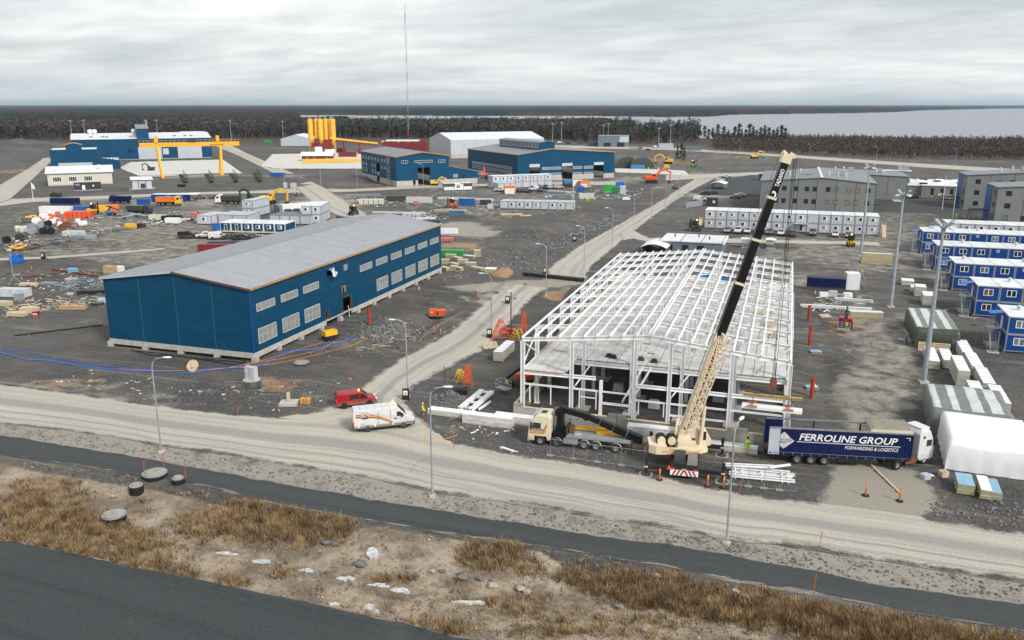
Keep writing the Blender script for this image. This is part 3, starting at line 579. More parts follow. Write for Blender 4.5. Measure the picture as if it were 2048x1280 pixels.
# ================================================================ NEAR BLUE HALL
def rect_minus(x0,x1,z0,z1,holes):
 """cells of a rectangle that no hole covers"""
 xs = sorted({x0,x1}|{min(max(h[i],x0),x1) for h in holes for i in (0,1)}); zs = sorted({z0,z1}|{min(max(h[i],z0),z1) for h in holes for i in (2,3)})
 out = []
 for a,b in zip(xs,xs[1:]):
  for c,d in zip(zs,zs[1:]):
   mx,mz = (a+b)/2,(c+d)/2
   if b-a > 1e-4 and d-c > 1e-4 and not any(h[0] < mx < h[1] and h[2] < mz < h[3] for h in holes): out.append((a,b,c,d))
 return out
def window(parent,w,h,cols,rows,M,frame='white_paint',pane='glass',fw=0.09,depth=0.10,name='window',lits=None,rails=0.05):
 """window in its local XZ plane (x right, z up, -y out), M places it"""
 loc,rot,_ = M.decompose()
 f = MB(); f.box(0,fw,-depth,.02,0,h).box(w-fw,w,-depth,.02,0,h).box(fw,w-fw,-depth,.02,0,fw).box(fw,w-fw,-depth,.02,h-fw,h)
 for i in range(1,cols): x = w*i/cols; f.box(x-rails/2,x+rails/2,-depth*.9,.02,fw,h-fw)
 for j in range(1,rows):
  z = h*j/rows
  for i in range(cols): f.box(w*i/cols+(fw if i == 0 else rails/2),w*(i+1)/cols-(fw if i == cols-1 else rails/2),-depth*.85,.02,z-rails/2,z+rails/2)
 o = f.build(name,frame,parent); o.location = loc; o.rotation_euler = rot.to_euler()
 for i in range(cols):
  for j in range(rows):
   x0 = w*i/cols+(fw if i == 0 else rails/2); x1 = w*(i+1)/cols-(fw if i == cols-1 else rails/2); z0 = h*j/rows+(fw if j == 0 else rails/2); z1 = h*(j+1)/rows-(fw if j == rows-1 else rails/2)
   key = ('pane',round(x1-x0,2),round(z1-z0,2),pane if not lits or not lits.get((i,j)) else lits[(i,j)])
   if key not in PANES: PANES[key] = MB().box(0,x1-x0,-.03,.0,0,z1-z0).mesh('pane'); PANES[key].materials.append(MAT(key[3]))
   inst('pane',PANES[key],o,(x0,0,z0))
 return o
PANES = {}
def near_hall():
 X0,Y0,W,D,E,RG = -99.9,100.5,26.6,71.2,11.15,12.85
 root = thing('blue_hall','long dark blue hall with pale ribbed gable roof beside the side road','building',(X0,Y0,0))
 bay = D/11.17; zb = 1.25; ROW = 1.22
 wins = [(1.35+bay*k,1.35+bay*k+4.75,7.25,8.45,4,1) for k in (0,1,2,5,6,7,8,9,10)]+[(1.3+bay*k,1.3+bay*k+4.75,2.33,4.65,4,2) for k in (0,1,2,6,7,8,9,10)]
 holes = [(26.4,27.7,4.8,5.95),(21.7,23.3,8.6,9.55),(27.4,28.9,8.55,9.67),(26.3,29.7,1.25,3.9),(20.4,21.5,1.25,2.9)]
 allh = [(a,b,c,d) for a,b,c,d,*_ in wins]+holes
 # right wall: sandwich panels in bays and rows, each panel its own piece
 rows = [zb+ROW*i for i in range(9)]; rows = [r for r in rows if r < E-.3]+[E]
 for b in range(12):
  y0,y1 = bay*b,min(bay*(b+1),D)
  if y1-y0 < .1: continue
  for r0,r1 in zip(rows,rows[1:]):
   mb = MB()
   for (a,c,z0,z1) in rect_minus(y0+.006,y1-.006,r0+.012,r1-.012,allh): MB().box(W-.16,W,a,c,z0,z1).build('wall_panel','hall_blue',root)
 # gable: four bays, panels cut to the roof slope
 gb = W/4
 def top(x): return E+(RG-E)*(1-abs(x-W/2)/(W/2))-.12
 for b in range(4):
  x0,x1 = gb*b+.03,gb*(b+1)-.03
  for i in range(12):
   r0 = zb+ROW*i+.008; r1 = zb+ROW*(i+1)-.008
   if r0 >= max(top(x0),top(x1)): break
   if r1 < min(top(x0),top(x1)): MB().box(x0,x1,0,.16,r0,r1).build('wall_panel','hall_blue',root)
   else:
    t0,t1 = top(x0),top(x1); P = [(x0,r0),(x1,r0)]
    if t0 <= r0:  xx = x0+(x1-x0)*(r0-t0)/(t1-t0); P = [(xx,r0),(x1,r0)]
    if t1 <= r0:  xx = x0+(x1-x0)*(t0-r0)/(t0-t1); P = [(x0,r0),(xx,r0)]
    P += [(x1,min(r1,t1))] if t1 > r0 else []
    if (t0-r1)*(t1-r1) < 0: P.append((x0+(x1-x0)*(r1-t0)/(t1-t0),r1))
    P += [(x0,min(r1,t0))] if t0 > r0 else []
    if len(P) > 2: MB().prism(P,0,.16).build('wall_panel','hall_blue',root)
 for x in (gb,2*gb,3*gb): MB().box(x-.035,x+.035,-.015,.1,zb,top(x)).build('joint_strip','strip_green',root)
 MB().box(W-.12,W+.012,-.015,.10,zb,E-.05).build('corner_strip','strip_violet',root)
 for k in (9,10): MB().box(W-.1,W+.012,bay*k-.03,bay*k+.03,zb,E-.05).build('joint_strip','strip_green',root)
 MB().box(0,.16,.16,D,zb,E).build('wall','hall_blue',root); MB().box(.2,W-.2,D-.16,D,zb,E+.6).build('wall','hall_blue',root)
 # floor, and an added dark sheet standing in for the shade behind the openings
 MB().box(.5,W-4,.5,D-.5,1.0,1.1).build('floor_slab','concrete_dark',root)
 MB().box(W-4.1,W-4.0,.5,D-.5,1.1,E-.2).build('dark_backing','dark_grey',root)
 # plinth beams and column feet
 MB().box(-.06,W+.06,-.06,.2,.42,zb).build('plinth','concrete',root)
 p = MB()
 for (a,c,z0,z1) in rect_minus(.2,D+.06,.42,zb,[(20.6,29.6,.2,1.0)]): p.box(W-.2,W+.06,a,c,z0,z1)
 p.build('plinth','concrete',root)
 MB().box(-.06,.2,.2,D,.42,zb).build('plinth','concrete',root)
 for i in range(5): MB().box(gb*i-.45,gb*i+.45,-.22,.5,-.25,.8).build('column_foot','concrete',root)
 for i in range(1,12): MB().box(W-.5,W+.26,bay*i-.4,bay*i+.4,-.25,.75).build('column_foot','concrete',root)
 # windows with film-covered panes in light frames
 for (a,b,c,d,nc,nr) in wins:
  window(root,b-a,d-c,nc,nr,Matrix.Translation((W+.0,a,c)) @ Matrix.Rotation(math.pi/2,4,'Z'),'window_frame','film_pane',.10,.06)
 f = MB(); a,b,c,d = holes[0]; M = Matrix.Translation((W,a,c)) @ Matrix.Rotation(math.pi/2,4,'Z')
 for k in (0,3,4):
  a,b,c,d = holes[k]; o = MB().box(0,.12,-.05,.3,0,d-c).box(b-a-.12,b-a,-.05,.3,0,d-c).box(.12,b-a-.12,-.05,.3,d-c-.12,d-c).build('opening_lining','plank_wood' if k == 0 else 'brown',root); o.location = (W,a,c); o.rotation_euler = (0,0,math.pi/2)
 a,b,c,d = holes[2]; MB().box(W-.1,W-.03,a,b,c,d).build('board','film_pane',root)
 # torn plastic sheet blowing out of an opening
 s = MB(); a,b,c,d = holes[1]; g = 6
 for i in range(g):
  for j in range(g):
   q = lambda i,j: (W+.1+1.1*(i/g)*(1-.35*j/g)+.12*math.sin(i*2.1+j),a+.5+1.7*j/g+.2*math.sin(i+j*1.7),d+.15-.9*(i/g)**1.3+.25*math.sin(j*1.5+i*.8))
   s.add([q(i,j),q(i+1,j),q(i+1,j+1),q(i,j+1)],[(0,1,2,3)])
 s.build('plastic_sheet','tarp_grey',root)
 # roof: ribbed sheets laid from eave to ridge, side by side
 n = 58; sw = (D+.7)/n; ov = .38
 for side in (0,1):
  sl = math.hypot(W/2+ov,RG-E); m = MB(); tilt = math.atan2(RG-E,W/2)
  m.box(0,sl,0,sw-.09,0,.05); m.box(0,sl,0,.08,.05,.15); m.box(0,sl,sw*.5,sw*.5+.07,.05,.13)
  for k in range(1,12): m.box(sl*k/12,sl*k/12+.05,.08,sw*.49,.05,.075)
  me = m.mesh('roof_sheet'); me.materials.append(MAT('roof_zinc'))
  for i in range(n):
   if side: o = inst('roof_sheet',me,root,(W+ov,-.35+sw*(i+1)-.03,E-.10),(0,0,math.pi)); o.rotation_euler = Euler((0,-tilt,math.pi),'XYZ')
   else: o = inst('roof_sheet',me,root,(-ov,-.35+sw*i,E-.10)); o.rotation_euler = Euler((0,-tilt,0),'XYZ')
 MB().prism([(W/2-.4,RG-.05),(W/2,RG+.09),(W/2+.4,RG-.05)],-.37,D+.37).build('ridge_cap','roof_grey',root)
 MB().box(W+.30,W+.42,-.3,D+.3,E-.36,E-.14).build('eave_board','timber_edge',root)
 s = (RG-E)/(W/2)
 MB().prism([(W/2,RG+.02),(W+ov,E-.12),(W+ov,E-.38),(W/2,RG-.26)],-.42,-.34).build('verge_board','brown',root)
 MB().prism([(-ov,E-.12),(W/2,RG+.02),(W/2,RG-.26),(-ov,E-.38)],-.42,-.34).build('verge_board','module_grey',root)
 # access stair and prop under the door
 MB().beam((W+.6,27.6,.1),(W+.2,28.0,2.2),.12).build('prop','concrete',root)
near_hall()
# ================================================================ STEEL FRAME
def steel_frame():
 X0,Y0,W,D,E,RG,NB,BY = -28.4,90.5,30.2,60.0,10.2,11.75,10,6.0
 root = thing('steel_frame_building','white steel frame of an unfinished hall with concrete floor slabs','building',(X0,Y0,0))
 cx = [0,6.04,12.08,18.12,24.16,W]
 rz = lambda x: E+(RG-E)*(1-abs(x-W/2)/(W/2))
 FZ = 6.45
 def ib(p,q,w,h,up=(0,0,1),name='beam',t=.04,mat='white_steel'): return MB().ibeam(p,q,w,h,t,up).build(name,mat,root)
 colmesh = {}
 def column(x,y,z0,z1,w=.42,up=(0,1,0)):
  k = (round(z1-z0,2),w)
  if k not in colmesh:
   m = MB().ibeam((0,0,0),(0,0,z1-z0),w,w,.045,(1,0,0)).box(-w*.75,w*.75,-w*.75,w*.75,0,.05); colmesh[k] = m.mesh('column'); colmesh[k].materials.append(MAT('white_steel'))
  inst('column',colmesh[k],root,(x,y,z0))
 pad = MB().box(-.9,.9,-.9,.9,-.05,.12).mesh('footing_pad'); pad.materials.append(MAT('concrete'))
 gx_ = [0,6.0,13.44,17.4,24.1,W]
 for f in range(NB+1):
  y = f*BY
  for x in (gx_ if f == 0 else cx):
   if f in (0,) or True:
    column(x,y,.05 if f else .05,rz(x)-.3,.42 if 0 < x < W else .46)
    if 0 < x < W and 0 < f < 6: inst('footing_pad',pad,root,(x,y,0))
  ib((-.1,y,E-.12),(W/2,y,RG-.12),.26,.46,name='rafter'); ib((W/2,y,RG-.12),(W+.1,y,E-.12),.26,.46,name='rafter')
  if f >= 1:
   for a,b in zip(cx,cx[1:]): ib((a+.25,y,FZ-.52),(b-.25,y,FZ-.52),.30,.46,name='floor_beam')
 # purlins
 for i in range(11):
  x = 1.5*i
  if i == 10: continue
  MB().ibeam((x+.02,-.35,rz(x)+.22),(x+.02,D+.35,rz(x)+.22),.17,.22,.03).build('purlin','white_steel',root)
  x2 = W-1.5*i-.02
  if i < 10: MB().ibeam((x2,-.35,rz(x2)+.22),(x2,D+.35,rz(x2)+.22),.17,.22,.03).build('purlin','white_steel',root)
 for s in (-.18,.18): MB().ibeam((W/2+s,-.35,RG+.22),(W/2+s,D+.35,RG+.22),.18,.24,.03).build('ridge_purlin','white_steel',root)
 # roof and wall bracing
 for f in (0,6,9):
  for (a,b) in ((0,1),(4,5),(2,3)) if f == 6 else ():
   for p,q in (((cx[a],f*BY),(cx[b],(f+1)*BY)),((cx[b],f*BY),(cx[a],(f+1)*BY))): MB().cyl((p[0],p[1],rz(p[0])-.3),(q[0],q[1],rz(q[0])-.3),.07,n=6).build('brace','white_steel',root)
 for f in (0,5):
  for x in (0,W):
   MB().cyl((x,f*BY,FZ+.4),(x,(f+1)*BY,E-.4),.09,n=6).build('brace','white_steel',root); MB().cyl((x,(f+1)*BY,FZ+.4),(x,f*BY,E-.4),.09,n=6).build('brace','white_steel',root)
 for (a,c) in ((6.0,6.04),(13.44,12.08),(17.4,18.12)): MB().cyl((a,.2,4.3),(c+.9,BY,FZ-.6),.09,n=6).build('brace','white_steel',root)
 # edge beams along the two long sides at floor level
 for x in (0,W): ib((x,0,FZ-.3),(x,D,FZ-.3),.28,.45,name='edge_beam')
 # first bay beam (floor edge), window and door framing of the front
 ib((0,0,FZ-.42),(18.9-10,0,FZ-.30),.28,.40,name='front_beam'); ib((0.2,0,4.62),(6.0,0,4.62),.18,.18,name='front_rail'); ib((6.2,0,4.62),(9.3,0,4.62),.18,.18,name='front_rail')
 ib((9.55,0,.1),(9.55,0,FZ-.5),.34,.4,(0,1,0),name='door_post'); ib((9.7,0,4.62),(13.3,0,4.62),.14,.16,name='front_rail'); ib((9.7,0,3.2),(13.3,0,3.2),.18,.24,name='front_rail')
 for a,b in ((13.6,17.2),(17.6,23.9),(24.3,W-.2)): ib((a,0,5.75),(b,0,5.75),.28,.40,name='front_beam'); ib((a,0,4.0),(b,0,4.0),.16,.18,name='front_rail')
 ib((17.6,0,2.62),(23.9,0,2.62),.16,.18,name='front_rail')
 for x in (.9,3.5,7.0,9.0,14.0,16.9): MB().box(x-.06,x+.06,-.06,.06,2.3,4.55 if x < 12 else 3.95).build('mullion','white_steel',root)
 ib((7.05,0,3.7),(8.95,0,3.7),.12,.12,name='front_rail')
 # stair stringers leaning inside the third bay
 for dx in (0,.95):
  s = MB(); p0 = Vector((11.9+dx,.9,3.2)); p1 = Vector((13.6+dx,5.2,FZ)); s.beam(p0,p1,.08,.32)
  for k in range(10): q = p0.lerp(p1,(k+.5)/10); s.box(q.x-.05,q.x+.05,q.y-.14,q.y+.14,q.z+.10,q.z+.2)
  s.build('stair_stringer','white_steel',root)
 # hollow-core floor slabs, laid side by side, each one a piece
 def slab_mesh(w,l):
  m = MB().box(.012,w-.012,0,l,0,.27)
  for k in range(5): cxx = w*(k+.5)/5; m.box(cxx-.075,cxx+.075,-.008,.0,.07,.20,1)
  me = m.mesh('floor_slab'); me.materials.append(MAT('slab')); me.materials.append(MAT('black')); return me
 A = slab_mesh(1.2,6.0); nX = int((W-.6)/1.2); st = (W-.5)/nX
 for f in range(1,NB):
  for i in range(nX): inst('floor_slab',A,root,(.25+st*i,f*BY+.01+random.uniform(0,.03),FZ-.27+random.uniform(-.008,.008)))
 for i in range(4): inst('floor_slab',A,root,(.25+st*i,-.1,FZ-.27))
 MB().box(.3,4.6,-.13,-.105,FZ-.24,FZ-.10).build('safety_strip','pipe_red',root)
 # edge timber with orange line, props and planks lying on the deck
 MB().box(.2,.3,6.2,D-6,FZ+.0,FZ+.32).build('edge_board','plank_wood',root)
 for k in range(46):
  x,y = random.uniform(1,W-1.5),random.uniform(7.5,56); a = random.choice([0,math.pi/2,random.uniform(0,3)])
  L = random.uniform(.8,3.4)
  o = MB().box(-L/2,L/2,-.07,.07,0,.05).build('loose_plank',random.choice(['wood_pale','wood_pale','timber_edge','galv','pipe_red','concrete_dark']),root); o.location = (x,y,FZ+.014+k*.004); o.rotation_euler = (0,0,a)
 for (x,y) in ((26.2,36.0),(27.4,30.5),(28.0,24.5)):
  for k in range(9):
   L = random.uniform(2,4); o = MB().box(-L/2,L/2,-.06,.06,0,.05).build('loose_plank','wood_pale',root); o.location = (x+random.uniform(-.8,.8),y+random.uniform(-.8,.8),FZ+.02+.05*k); o.rotation_euler = (0,0,math.pi/2+random.uniform(-.5,.5))
 for x,y,c in ((8.8,7.9,'black'),(9.4,7.6,'black'),(12.8,7.8,'dark_grey'),(14.5,7.4,'black')): MB().tbox(x-.45,x+.45,y-.35,y+.35,FZ+.01,FZ+.45,.2,.15).build('bundle',c,root)
 # low concrete upstand walls along the edge, in lengths with open joints
 segs = [(-1.0,5.2),(5.25,11.6),(11.65,18.9),(18.95,25.2),(25.25,W-1.2)]
 for i,(a,b) in enumerate(segs):
  hgt0 = 1.75
  MB().box(a,b,-.55,-.25,-.1,hgt0).build('upstand_wall','concrete_dark',root)
  for q in (a+.5,b-.5): MB().box(q-.48,q+.48,-.552,-.248,hgt0+.002,hgt0+.42).build('wall_pier','concrete_dark',root)
  MB().box(a+1.1,b-1.1,-.6,-.2,hgt0+.003,hgt0+.06).build('formwork_board','wood_pale',root)
 MB().box(-1.0,-.7,-.25,26,-.1,2.0).build('upstand_wall','concrete_dark',root); MB().box(-1.02,-.66,-.2,26,2.003,2.1).build('formwork_board','wood_pale',root)
 for k in range(9): MB().box(W+.45,W+.6,1+k*6.2,6.6+k*6.2,.3,6.0 if k > 3 else 1.4).build('side_cladding' if k > 3 else 'upstand_wall','module_grey' if k > 3 else 'concrete',root)
 # columns and beams inside the ground floor are shaded by the deck; pallets and drums below
 for (x,y) in ((14.5,9),(9,14),(20,10),(22,14)): MB().tbox(x-.7,x+.7,y-.5,y+.5,0,1.0,.1,.1).build('covered_pallet','tarp_grey',root)
 for k in range(17): MB().cyl((1.6*k+1,0.05,6.02 if k > 8 else FZ-.1),(1.6*k+1,.05,6.22 if k > 8 else FZ+.1),.035,n=5).build('bolt','pipe_red',root)
steel_frame()
# ================================================================ BUILDINGS FARTHER OFF
class Wall:
 """vertical plane over the ground line through p with heading a: photo pixel -> (distance along, height)"""
 def __init__(s,p,a): s.p = Vector((p[0],p[1])); s.d = Vector((math.cos(a),math.sin(a))); s.n = Vector((-s.d.y,s.d.x))
 def at(s,u,v):
  r = ray(u,v); n = s.n; t = (n.x*s.p.x+n.y*s.p.y)/(n.x*r[0]+n.y*r[1]); x,y,z = r[0]*t,r[1]*t,CAMH+r[2]*t
  return (x-s.p.x)*s.d.x+(y-s.p.y)*s.d.y,z
PLAIN = {}
def pwin(parent,face,s0,s1,z0,z1,cols=1,rows=1,frame='white_paint',pane='glass',proud=.06,fw=.10,name='window',W=0,back=0.0):
 """simple window standing a little proud of a wall of a building: frame with its panes as one piece each"""
 w,h = s1-s0,z1-z0; key = (round(w,2),round(h,2),cols,rows,frame,pane,fw)
 if key not in PLAIN:
  m = MB(); m.box(0,fw,-proud,.05,0,h).box(w-fw,w,-proud,.05,0,h).box(fw,w-fw,-proud,.05,0,fw).box(fw,w-fw,-proud,.05,h-fw,h)
  for i in range(1,cols): x = w*i/cols; m.box(x-fw*.4,x+fw*.4,-proud*.9,.05,fw,h-fw)
  for j in range(1,rows): z = h*j/rows; m.box(fw,w-fw,-proud*.8,.04,z-fw*.35,z+fw*.35)
  a = m.mesh('window'); a.materials.append(MAT(frame)); b = MB().box(fw,w-fw,-.02,.04,fw,h-fw).mesh('pane'); b.materials.append(MAT(pane)); PLAIN[key] = (a,b)
 a,b = PLAIN[key]
 loc,rz = {'F': ((s0,back,z0),0),'L': ((back,s1,z0),-math.pi/2),'R': ((W,s0,z0),math.pi/2)}[face]
 o = inst(name,a,parent,loc,(0,0,rz)); inst('pane',b,o); return o
def hall(name,label,near,rz,W,D,E,RG,wall='far_blue',roof='roof_grey',plinth=1.2,ridge='y',holesF=(),holesL=(),ov=.5,edge='timber_edge',cat='building',ridge_at=.5,right_wall=True):
 """gabled hall; local X along the front, Y away from it. ridge 'y' puts the gable on the front, 'x' along the front"""
 root = thing(name,label,cat,(near[0],near[1],0),rz)
 def top(x): return E+(RG-E)*(1-abs(x-W*ridge_at)/(W*ridge_at if x < W*ridge_at else W*(1-ridge_at))) if ridge == 'y' else E
 f = MB()
 for (a,b,c,d) in rect_minus(0,W,plinth,E,holesF): f.box(a,b,0,.25,c,d)
 if ridge == 'y': f.prism([(0,E),(W,E),(W*ridge_at,RG)],0,.25)
 f.build('front_wall',wall,root)
 l = MB()
 for (a,b,c,d) in rect_minus(.25,D,plinth,E,holesL): l.box(0,.25,a,b,c,d)
 if ridge == 'x': l.prism([(0,E),(D,E),(D*ridge_at,RG)],0,.25,M=Matrix.Rotation(math.pi/2,4,'Z') @ Matrix.Translation((0,-.25,0)))
 l.build('side_wall',wall,root)
 r = MB().box(W-.25,W,.25,D,plinth,E)
 if ridge == 'x': r.prism([(0,E),(D,E),(D*ridge_at,RG)],0,.25,M=Matrix.Translation((W,0,0)) @ Matrix.Rotation(math.pi/2,4,'Z'))
 r.build('side_wall',wall,root)
 b = MB().box(.25,W-.25,D-.25,D,plinth,E)
 if ridge == 'y': b.prism([(0,E),(W,E),(W*ridge_at,RG)],D-.25,D)
 b.build('back_wall',wall,root)
 if plinth > .05:
  p = MB()
  for (a,c,d,e) in rect_minus(-.04,W+.04,-.1,plinth-.002,holesF): p.box(a,c,-.05,.3,d,e)
  p.build('plinth','concrete',root); p = MB()
  for (a,c,d,e) in rect_minus(.3,D,-.1,plinth-.002,holesL): p.box(-.05,.3,a,c,d,e)
  p.build('plinth','concrete',root)
 if holesF or holesL: MB().box(.5,W-.5,.5,D-.5,-.05,.04).build('floor','concrete_dark',root)
 t = .16
 if ridge == 'y':
  x = W*ridge_at; s1 = (RG-E)/x; s2 = (RG-E)/(W-x)
  MB().prism([(-ov,E-ov*s1+.02),(x,RG+.02),(x,RG+t),(-ov,E-ov*s1+t)],-ov,D+ov).build('roof',roof,root); MB().prism([(x,RG+.02),(W+ov,E-ov*s2+.02),(W+ov,E-ov*s2+t),(x,RG+t)],-ov,D+ov).build('roof',roof,root)
  if edge:
   MB().prism([(-ov,E-ov*s1-.14),(x,RG-.14),(W+ov,E-ov*s2-.14),(W+ov,E-ov*s2+t+.03),(x,RG+t+.03),(-ov,E-ov*s1+t+.03)],-ov-.06,-ov).build('verge',edge,root); MB().box(-ov-.08,-ov,-ov,D+ov,E-ov*s1-.16,E-ov*s1+t).build('eave_board',edge,root)
 else:
  y = D*ridge_at; s1 = (RG-E)/y; s2 = (RG-E)/(D-y); M = Matrix.Rotation(math.pi/2,4,'Z') @ Matrix.Translation((0,-W-ov,0))
  MB().prism([(-ov,E-ov*s1+.02),(y,RG+.02),(y,RG+t),(-ov,E-ov*s1+t)],0,W+2*ov,M=M).build('roof',roof,root); MB().prism([(y,RG+.02),(D+ov,E-ov*s2+.02),(D+ov,E-ov*s2+t),(y,RG+t)],0,W+2*ov,M=M).build('roof',roof,root)
  if edge: MB().box(-ov,W+ov,-ov-.08,-ov,E-ov*s1-.16,E-ov*s1+t).build('eave_board',edge,root)
 return root
def shutter(root,s0,s1,z0,z1,mat='module_grey',face='F',y=-.06):
 n = max(3,int((z1-z0)/.55)); h = (z1-z0)/n
 for i in range(n): MB().box(s0,s1,y,.1,z0+h*i+.01,z0+h*(i+1)-.01).build('door_panel',mat,root)
A44 = R(44.0); A134 = R(134.0)
def far_halls():
 # ---- middle hall with the low annex
 N = G(793.75,373.75); WF = Wall(N,A44); WL = Wall(N,A134)
 W = WF.at(898,340)[0]; D = WL.at(723,330)[0]; E = WF.at(793.75,314)[1]; RGz = E+1.9
 dF = (WF.at(835.5,340)[0],WF.at(860,340)[0],-.2,WF.at(847,335)[1]); dL = (WL.at(759,340)[0],WL.at(753,340)[0],-.2,WL.at(756,327)[1])
 sm = (WF.at(826,360)[0],WF.at(831,360)[0],.2,2.6)
 root = hall('blue_hall','blue hall with dark open doorway and low annex beside the service road',N,A44,W,D,E,RGz,plinth=2.6,holesF=[dF,sm],holesL=[dL])
 for (u0,u1,v0,v1,n) in ((803,815.5,321,327,3),(829,865,320.5,325,9),(877,890,319.5,325,3)):
  a = WF.at(u0,323)[0]; b = WF.at(u1,323)[0]; m = (u0+u1)/2; pwin(root,'F',a,b,WF.at(m,v1)[1],WF.at(m,v0)[1],n,1,pane='glass')
 for i,u in enumerate((725,731,737,743,749,755,762,768,775)):
  a = WL.at(u+2.4,315)[0]; b = WL.at(u,315)[0]; pwin(root,'L',a,b,10.2,11.5,1,1,pane='glass_sky')
  if i not in (2,5):
   pwin(root,'L',a,b,6.9,8.2,1,1,pane='glass_sky')
  if i in (0,1,3,4): pwin(root,'L',a,b,3.6,5.6,1,2,pane='glass_sky')
 # scaffold tower in front of the corner
 s = thing('scaffold_tower','tall galvanised scaffold tower against the corner of the blue hall with annex','scaffolding',(N.x,N.y,0),A44)
 y0 = WL.at(781,340)[0]
 for y in (y0,y0-2.4):
  for x in (-.7,-1.9): MB().cyl((x,y,0),(x,y,15),.07,n=5).build('standard','galv',s)
 for k in range(8):
  z = 1.0+1.9*k
  for x in (-.7,-1.9): MB().cyl((x,y0,z),(x,y0-2.4,z),.05,n=5).build('ledger','galv',s)
  MB().box(-1.8,-.8,y0-2.3,y0-.1,z-.08,z-.02).build('deck','rust' if k % 3 else 'plank_wood',s); MB().beam((-1.9,y0,z),(-1.9,y0-2.4,z+1.9),.06).build('diagonal','galv',s)
 # annex
 c = Vector((math.cos(A44),math.sin(A44))); q = N.xy+c*W; W2 = WF.at(955,352)[0]-W
 e0 = WF.at(899,333)[1]; e1 = WF.at(952,343)[1]
 ax = thing('hall_annex','low blue lean-to annex on the right of the blue hall','building',(q.x,q.y,0),A44)
 MB().prism([(0.02,2.6),(W2,2.6),(W2,e1),(0.02,e0)],0,.25).build('front_wall','far_blue',ax); MB().box(W2-.25,W2,.25,14,2.6,e1).build('side_wall','far_blue',ax); MB().box(.02,W2,-.05,.3,-.1,2.597).build('plinth','concrete',ax); MB().prism([(0.02,e0+.03),(W2+.5,e1-.03),(W2+.5,e1+.17),(.02,e0+.22)],-.4,14.4).build('roof','roof_grey',ax); MB().box(.3,W2-.3,13.7,13.95,0,e1).build('back_wall','far_blue',ax)
 a = WF.at(907,355)[0]-W; pwin(ax,'F',a,a+2.2,3.4,4.8,3,1,pane='glass_sky'); a = WF.at(925,355)[0]-W; pwin(ax,'F',a,a+1.3,2.6,4.9,1,1,'black','black')
 # stair tower by the annex
 st = thing('scaffold_stair','galvanised scaffold stair at the end of the low annex','scaffolding',(q.x+c.x*(W2+.6),q.y+c.y*(W2+.6),0),A44)
 for x in (0,2.4):
  for y in (-1.4,0): MB().cyl((x,y,0),(x,y,6.4),.06,n=5).build('standard','galv',st)
 for k in range(3): MB().beam((0,-.7,2*k+.1),(2.4,-.7,2*k+2),.7,.08).build('flight','galv',st); MB().box(0,2.4,-1.4,0,2*k+2,2*k+2.06).build('deck','steel',st)
 # ---- hall with the clerestory
 N = G(1035,363.5); WF = Wall(N,A44); WL = Wall(N,A134)
 W = WF.at(1228,335)[0]; D = WL.at(936,330)[0]; E = WF.at(1035,309.5)[1]; ra = WF.at(1103,298)[0]/W; RGz = WF.at(1103,298)[1]
 ds = [(WF.at(a,345)[0],WF.at(b,345)[0],-.2,WF.at((a+b)/2,t)[1]) for a,b,t in ((1059,1079.5,328),(1124,1145,326),(1187.5,1207,324))]
 root = hall('blue_hall','wide blue hall with clerestory on its roof and three open gates',N,A44,W,D,E,RGz,plinth=2.4,holesF=ds,ridge_at=ra)
 for (a,b,c_,d) in ds: MB().box(a,b,.02,.2,d-1.5,d-.02).build('rolled_shutter','module_grey',root)
 for (u0,u1) in ((1084,1101),(1103,1122),(1146,1164),(1168,1186)):
  a = WF.at(u0,340)[0]; b = WF.at(u1,340)[0]; m = (u0+u1)/2; base = np.interp(m,[1084,1186],[0,-3])
  for v0,v1 in ((334.5,339.5),(346.5,351.5)): pwin(root,'F',a,b,WF.at(m,v1+base)[1],WF.at(m,v0+base)[1],5,1,pane='glass_sky')
 for k in range(9):
  a = WL.at(1024-9*k,330)[0]; b = WL.at(1024-9*k-7.4,330)[0]; pwin(root,'L',a,b,WL.at(1024,339)[1],WL.at(1024,334)[1],3,1,pane='glass_sky'); pwin(root,'L',a,b,3.2,4.8,3,1,pane='glass_sky')
 # clerestory: a raised glazed box along the ridge
 cw = 8.5; x0 = W*ra-cw*.62; z0 = RGz-.9; z1 = RGz+3.0; y1 = D*.80; y0 = 3.0
 MB().box(x0,x0+.2,y0,y1,z0,z1).build('clerestory_wall','far_blue',root); MB().box(x0+cw,x0+cw+.2,y0,y1,z0,z1).build('clerestory_wall','far_blue',root); MB().prism([(x0+.2,z0),(x0+cw,z0),(x0+cw,z1),(x0+cw*.5,z1+.7),(x0+.2,z1)],y0+.02,y0+.2).build('clerestory_wall','far_blue',root)
 MB().prism([(x0-.5,z1-.02),(x0+cw*.5,z1+.7),(x0+cw+.6,z1-.02),(x0+cw+.6,z1+.16),(x0+cw*.5,z1+.88),(x0-.5,z1+.16)],y0-.4,y1+.4).build('clerestory_roof','roof_grey',root)
 n = 12; st_ = (y1-y0-1)/n
 for k in range(n): pwin(root,'L',y0+.5+st_*k+.15,y0+.5+st_*(k+1)-.15,z0+1.1,z1-.25,2,1,pane='glass_sky',back=x0)
 # ---- white hall behind
 N = G(902,317); A = R(44.0); WF = Wall(N,A); W = WF.at(1088,300)[0]; D = Wall(N,A134).at(880,300)[0]*2.0; E = WF.at(902,280.5)[1]
 r = hall('white_hall','plain white hall with white roof behind the clerestory hall',N,A44,W,D,E,E+4.5,wall='module_grey',roof='roof_white',plinth=2.8,ridge='x',edge=None,ov=.1)
 for k in range(1,8): MB().box(W*k/8-.06,W*k/8+.06,-.03,.1,2.9,E-.1).build('wall_joint','frame_grey',r)
 # ---- big hall far left
 N = G(147,322); WF = Wall(N,A44); W = WF.at(424,300)[0]; E = WF.at(147,280)[1]; RGz = E+3.4
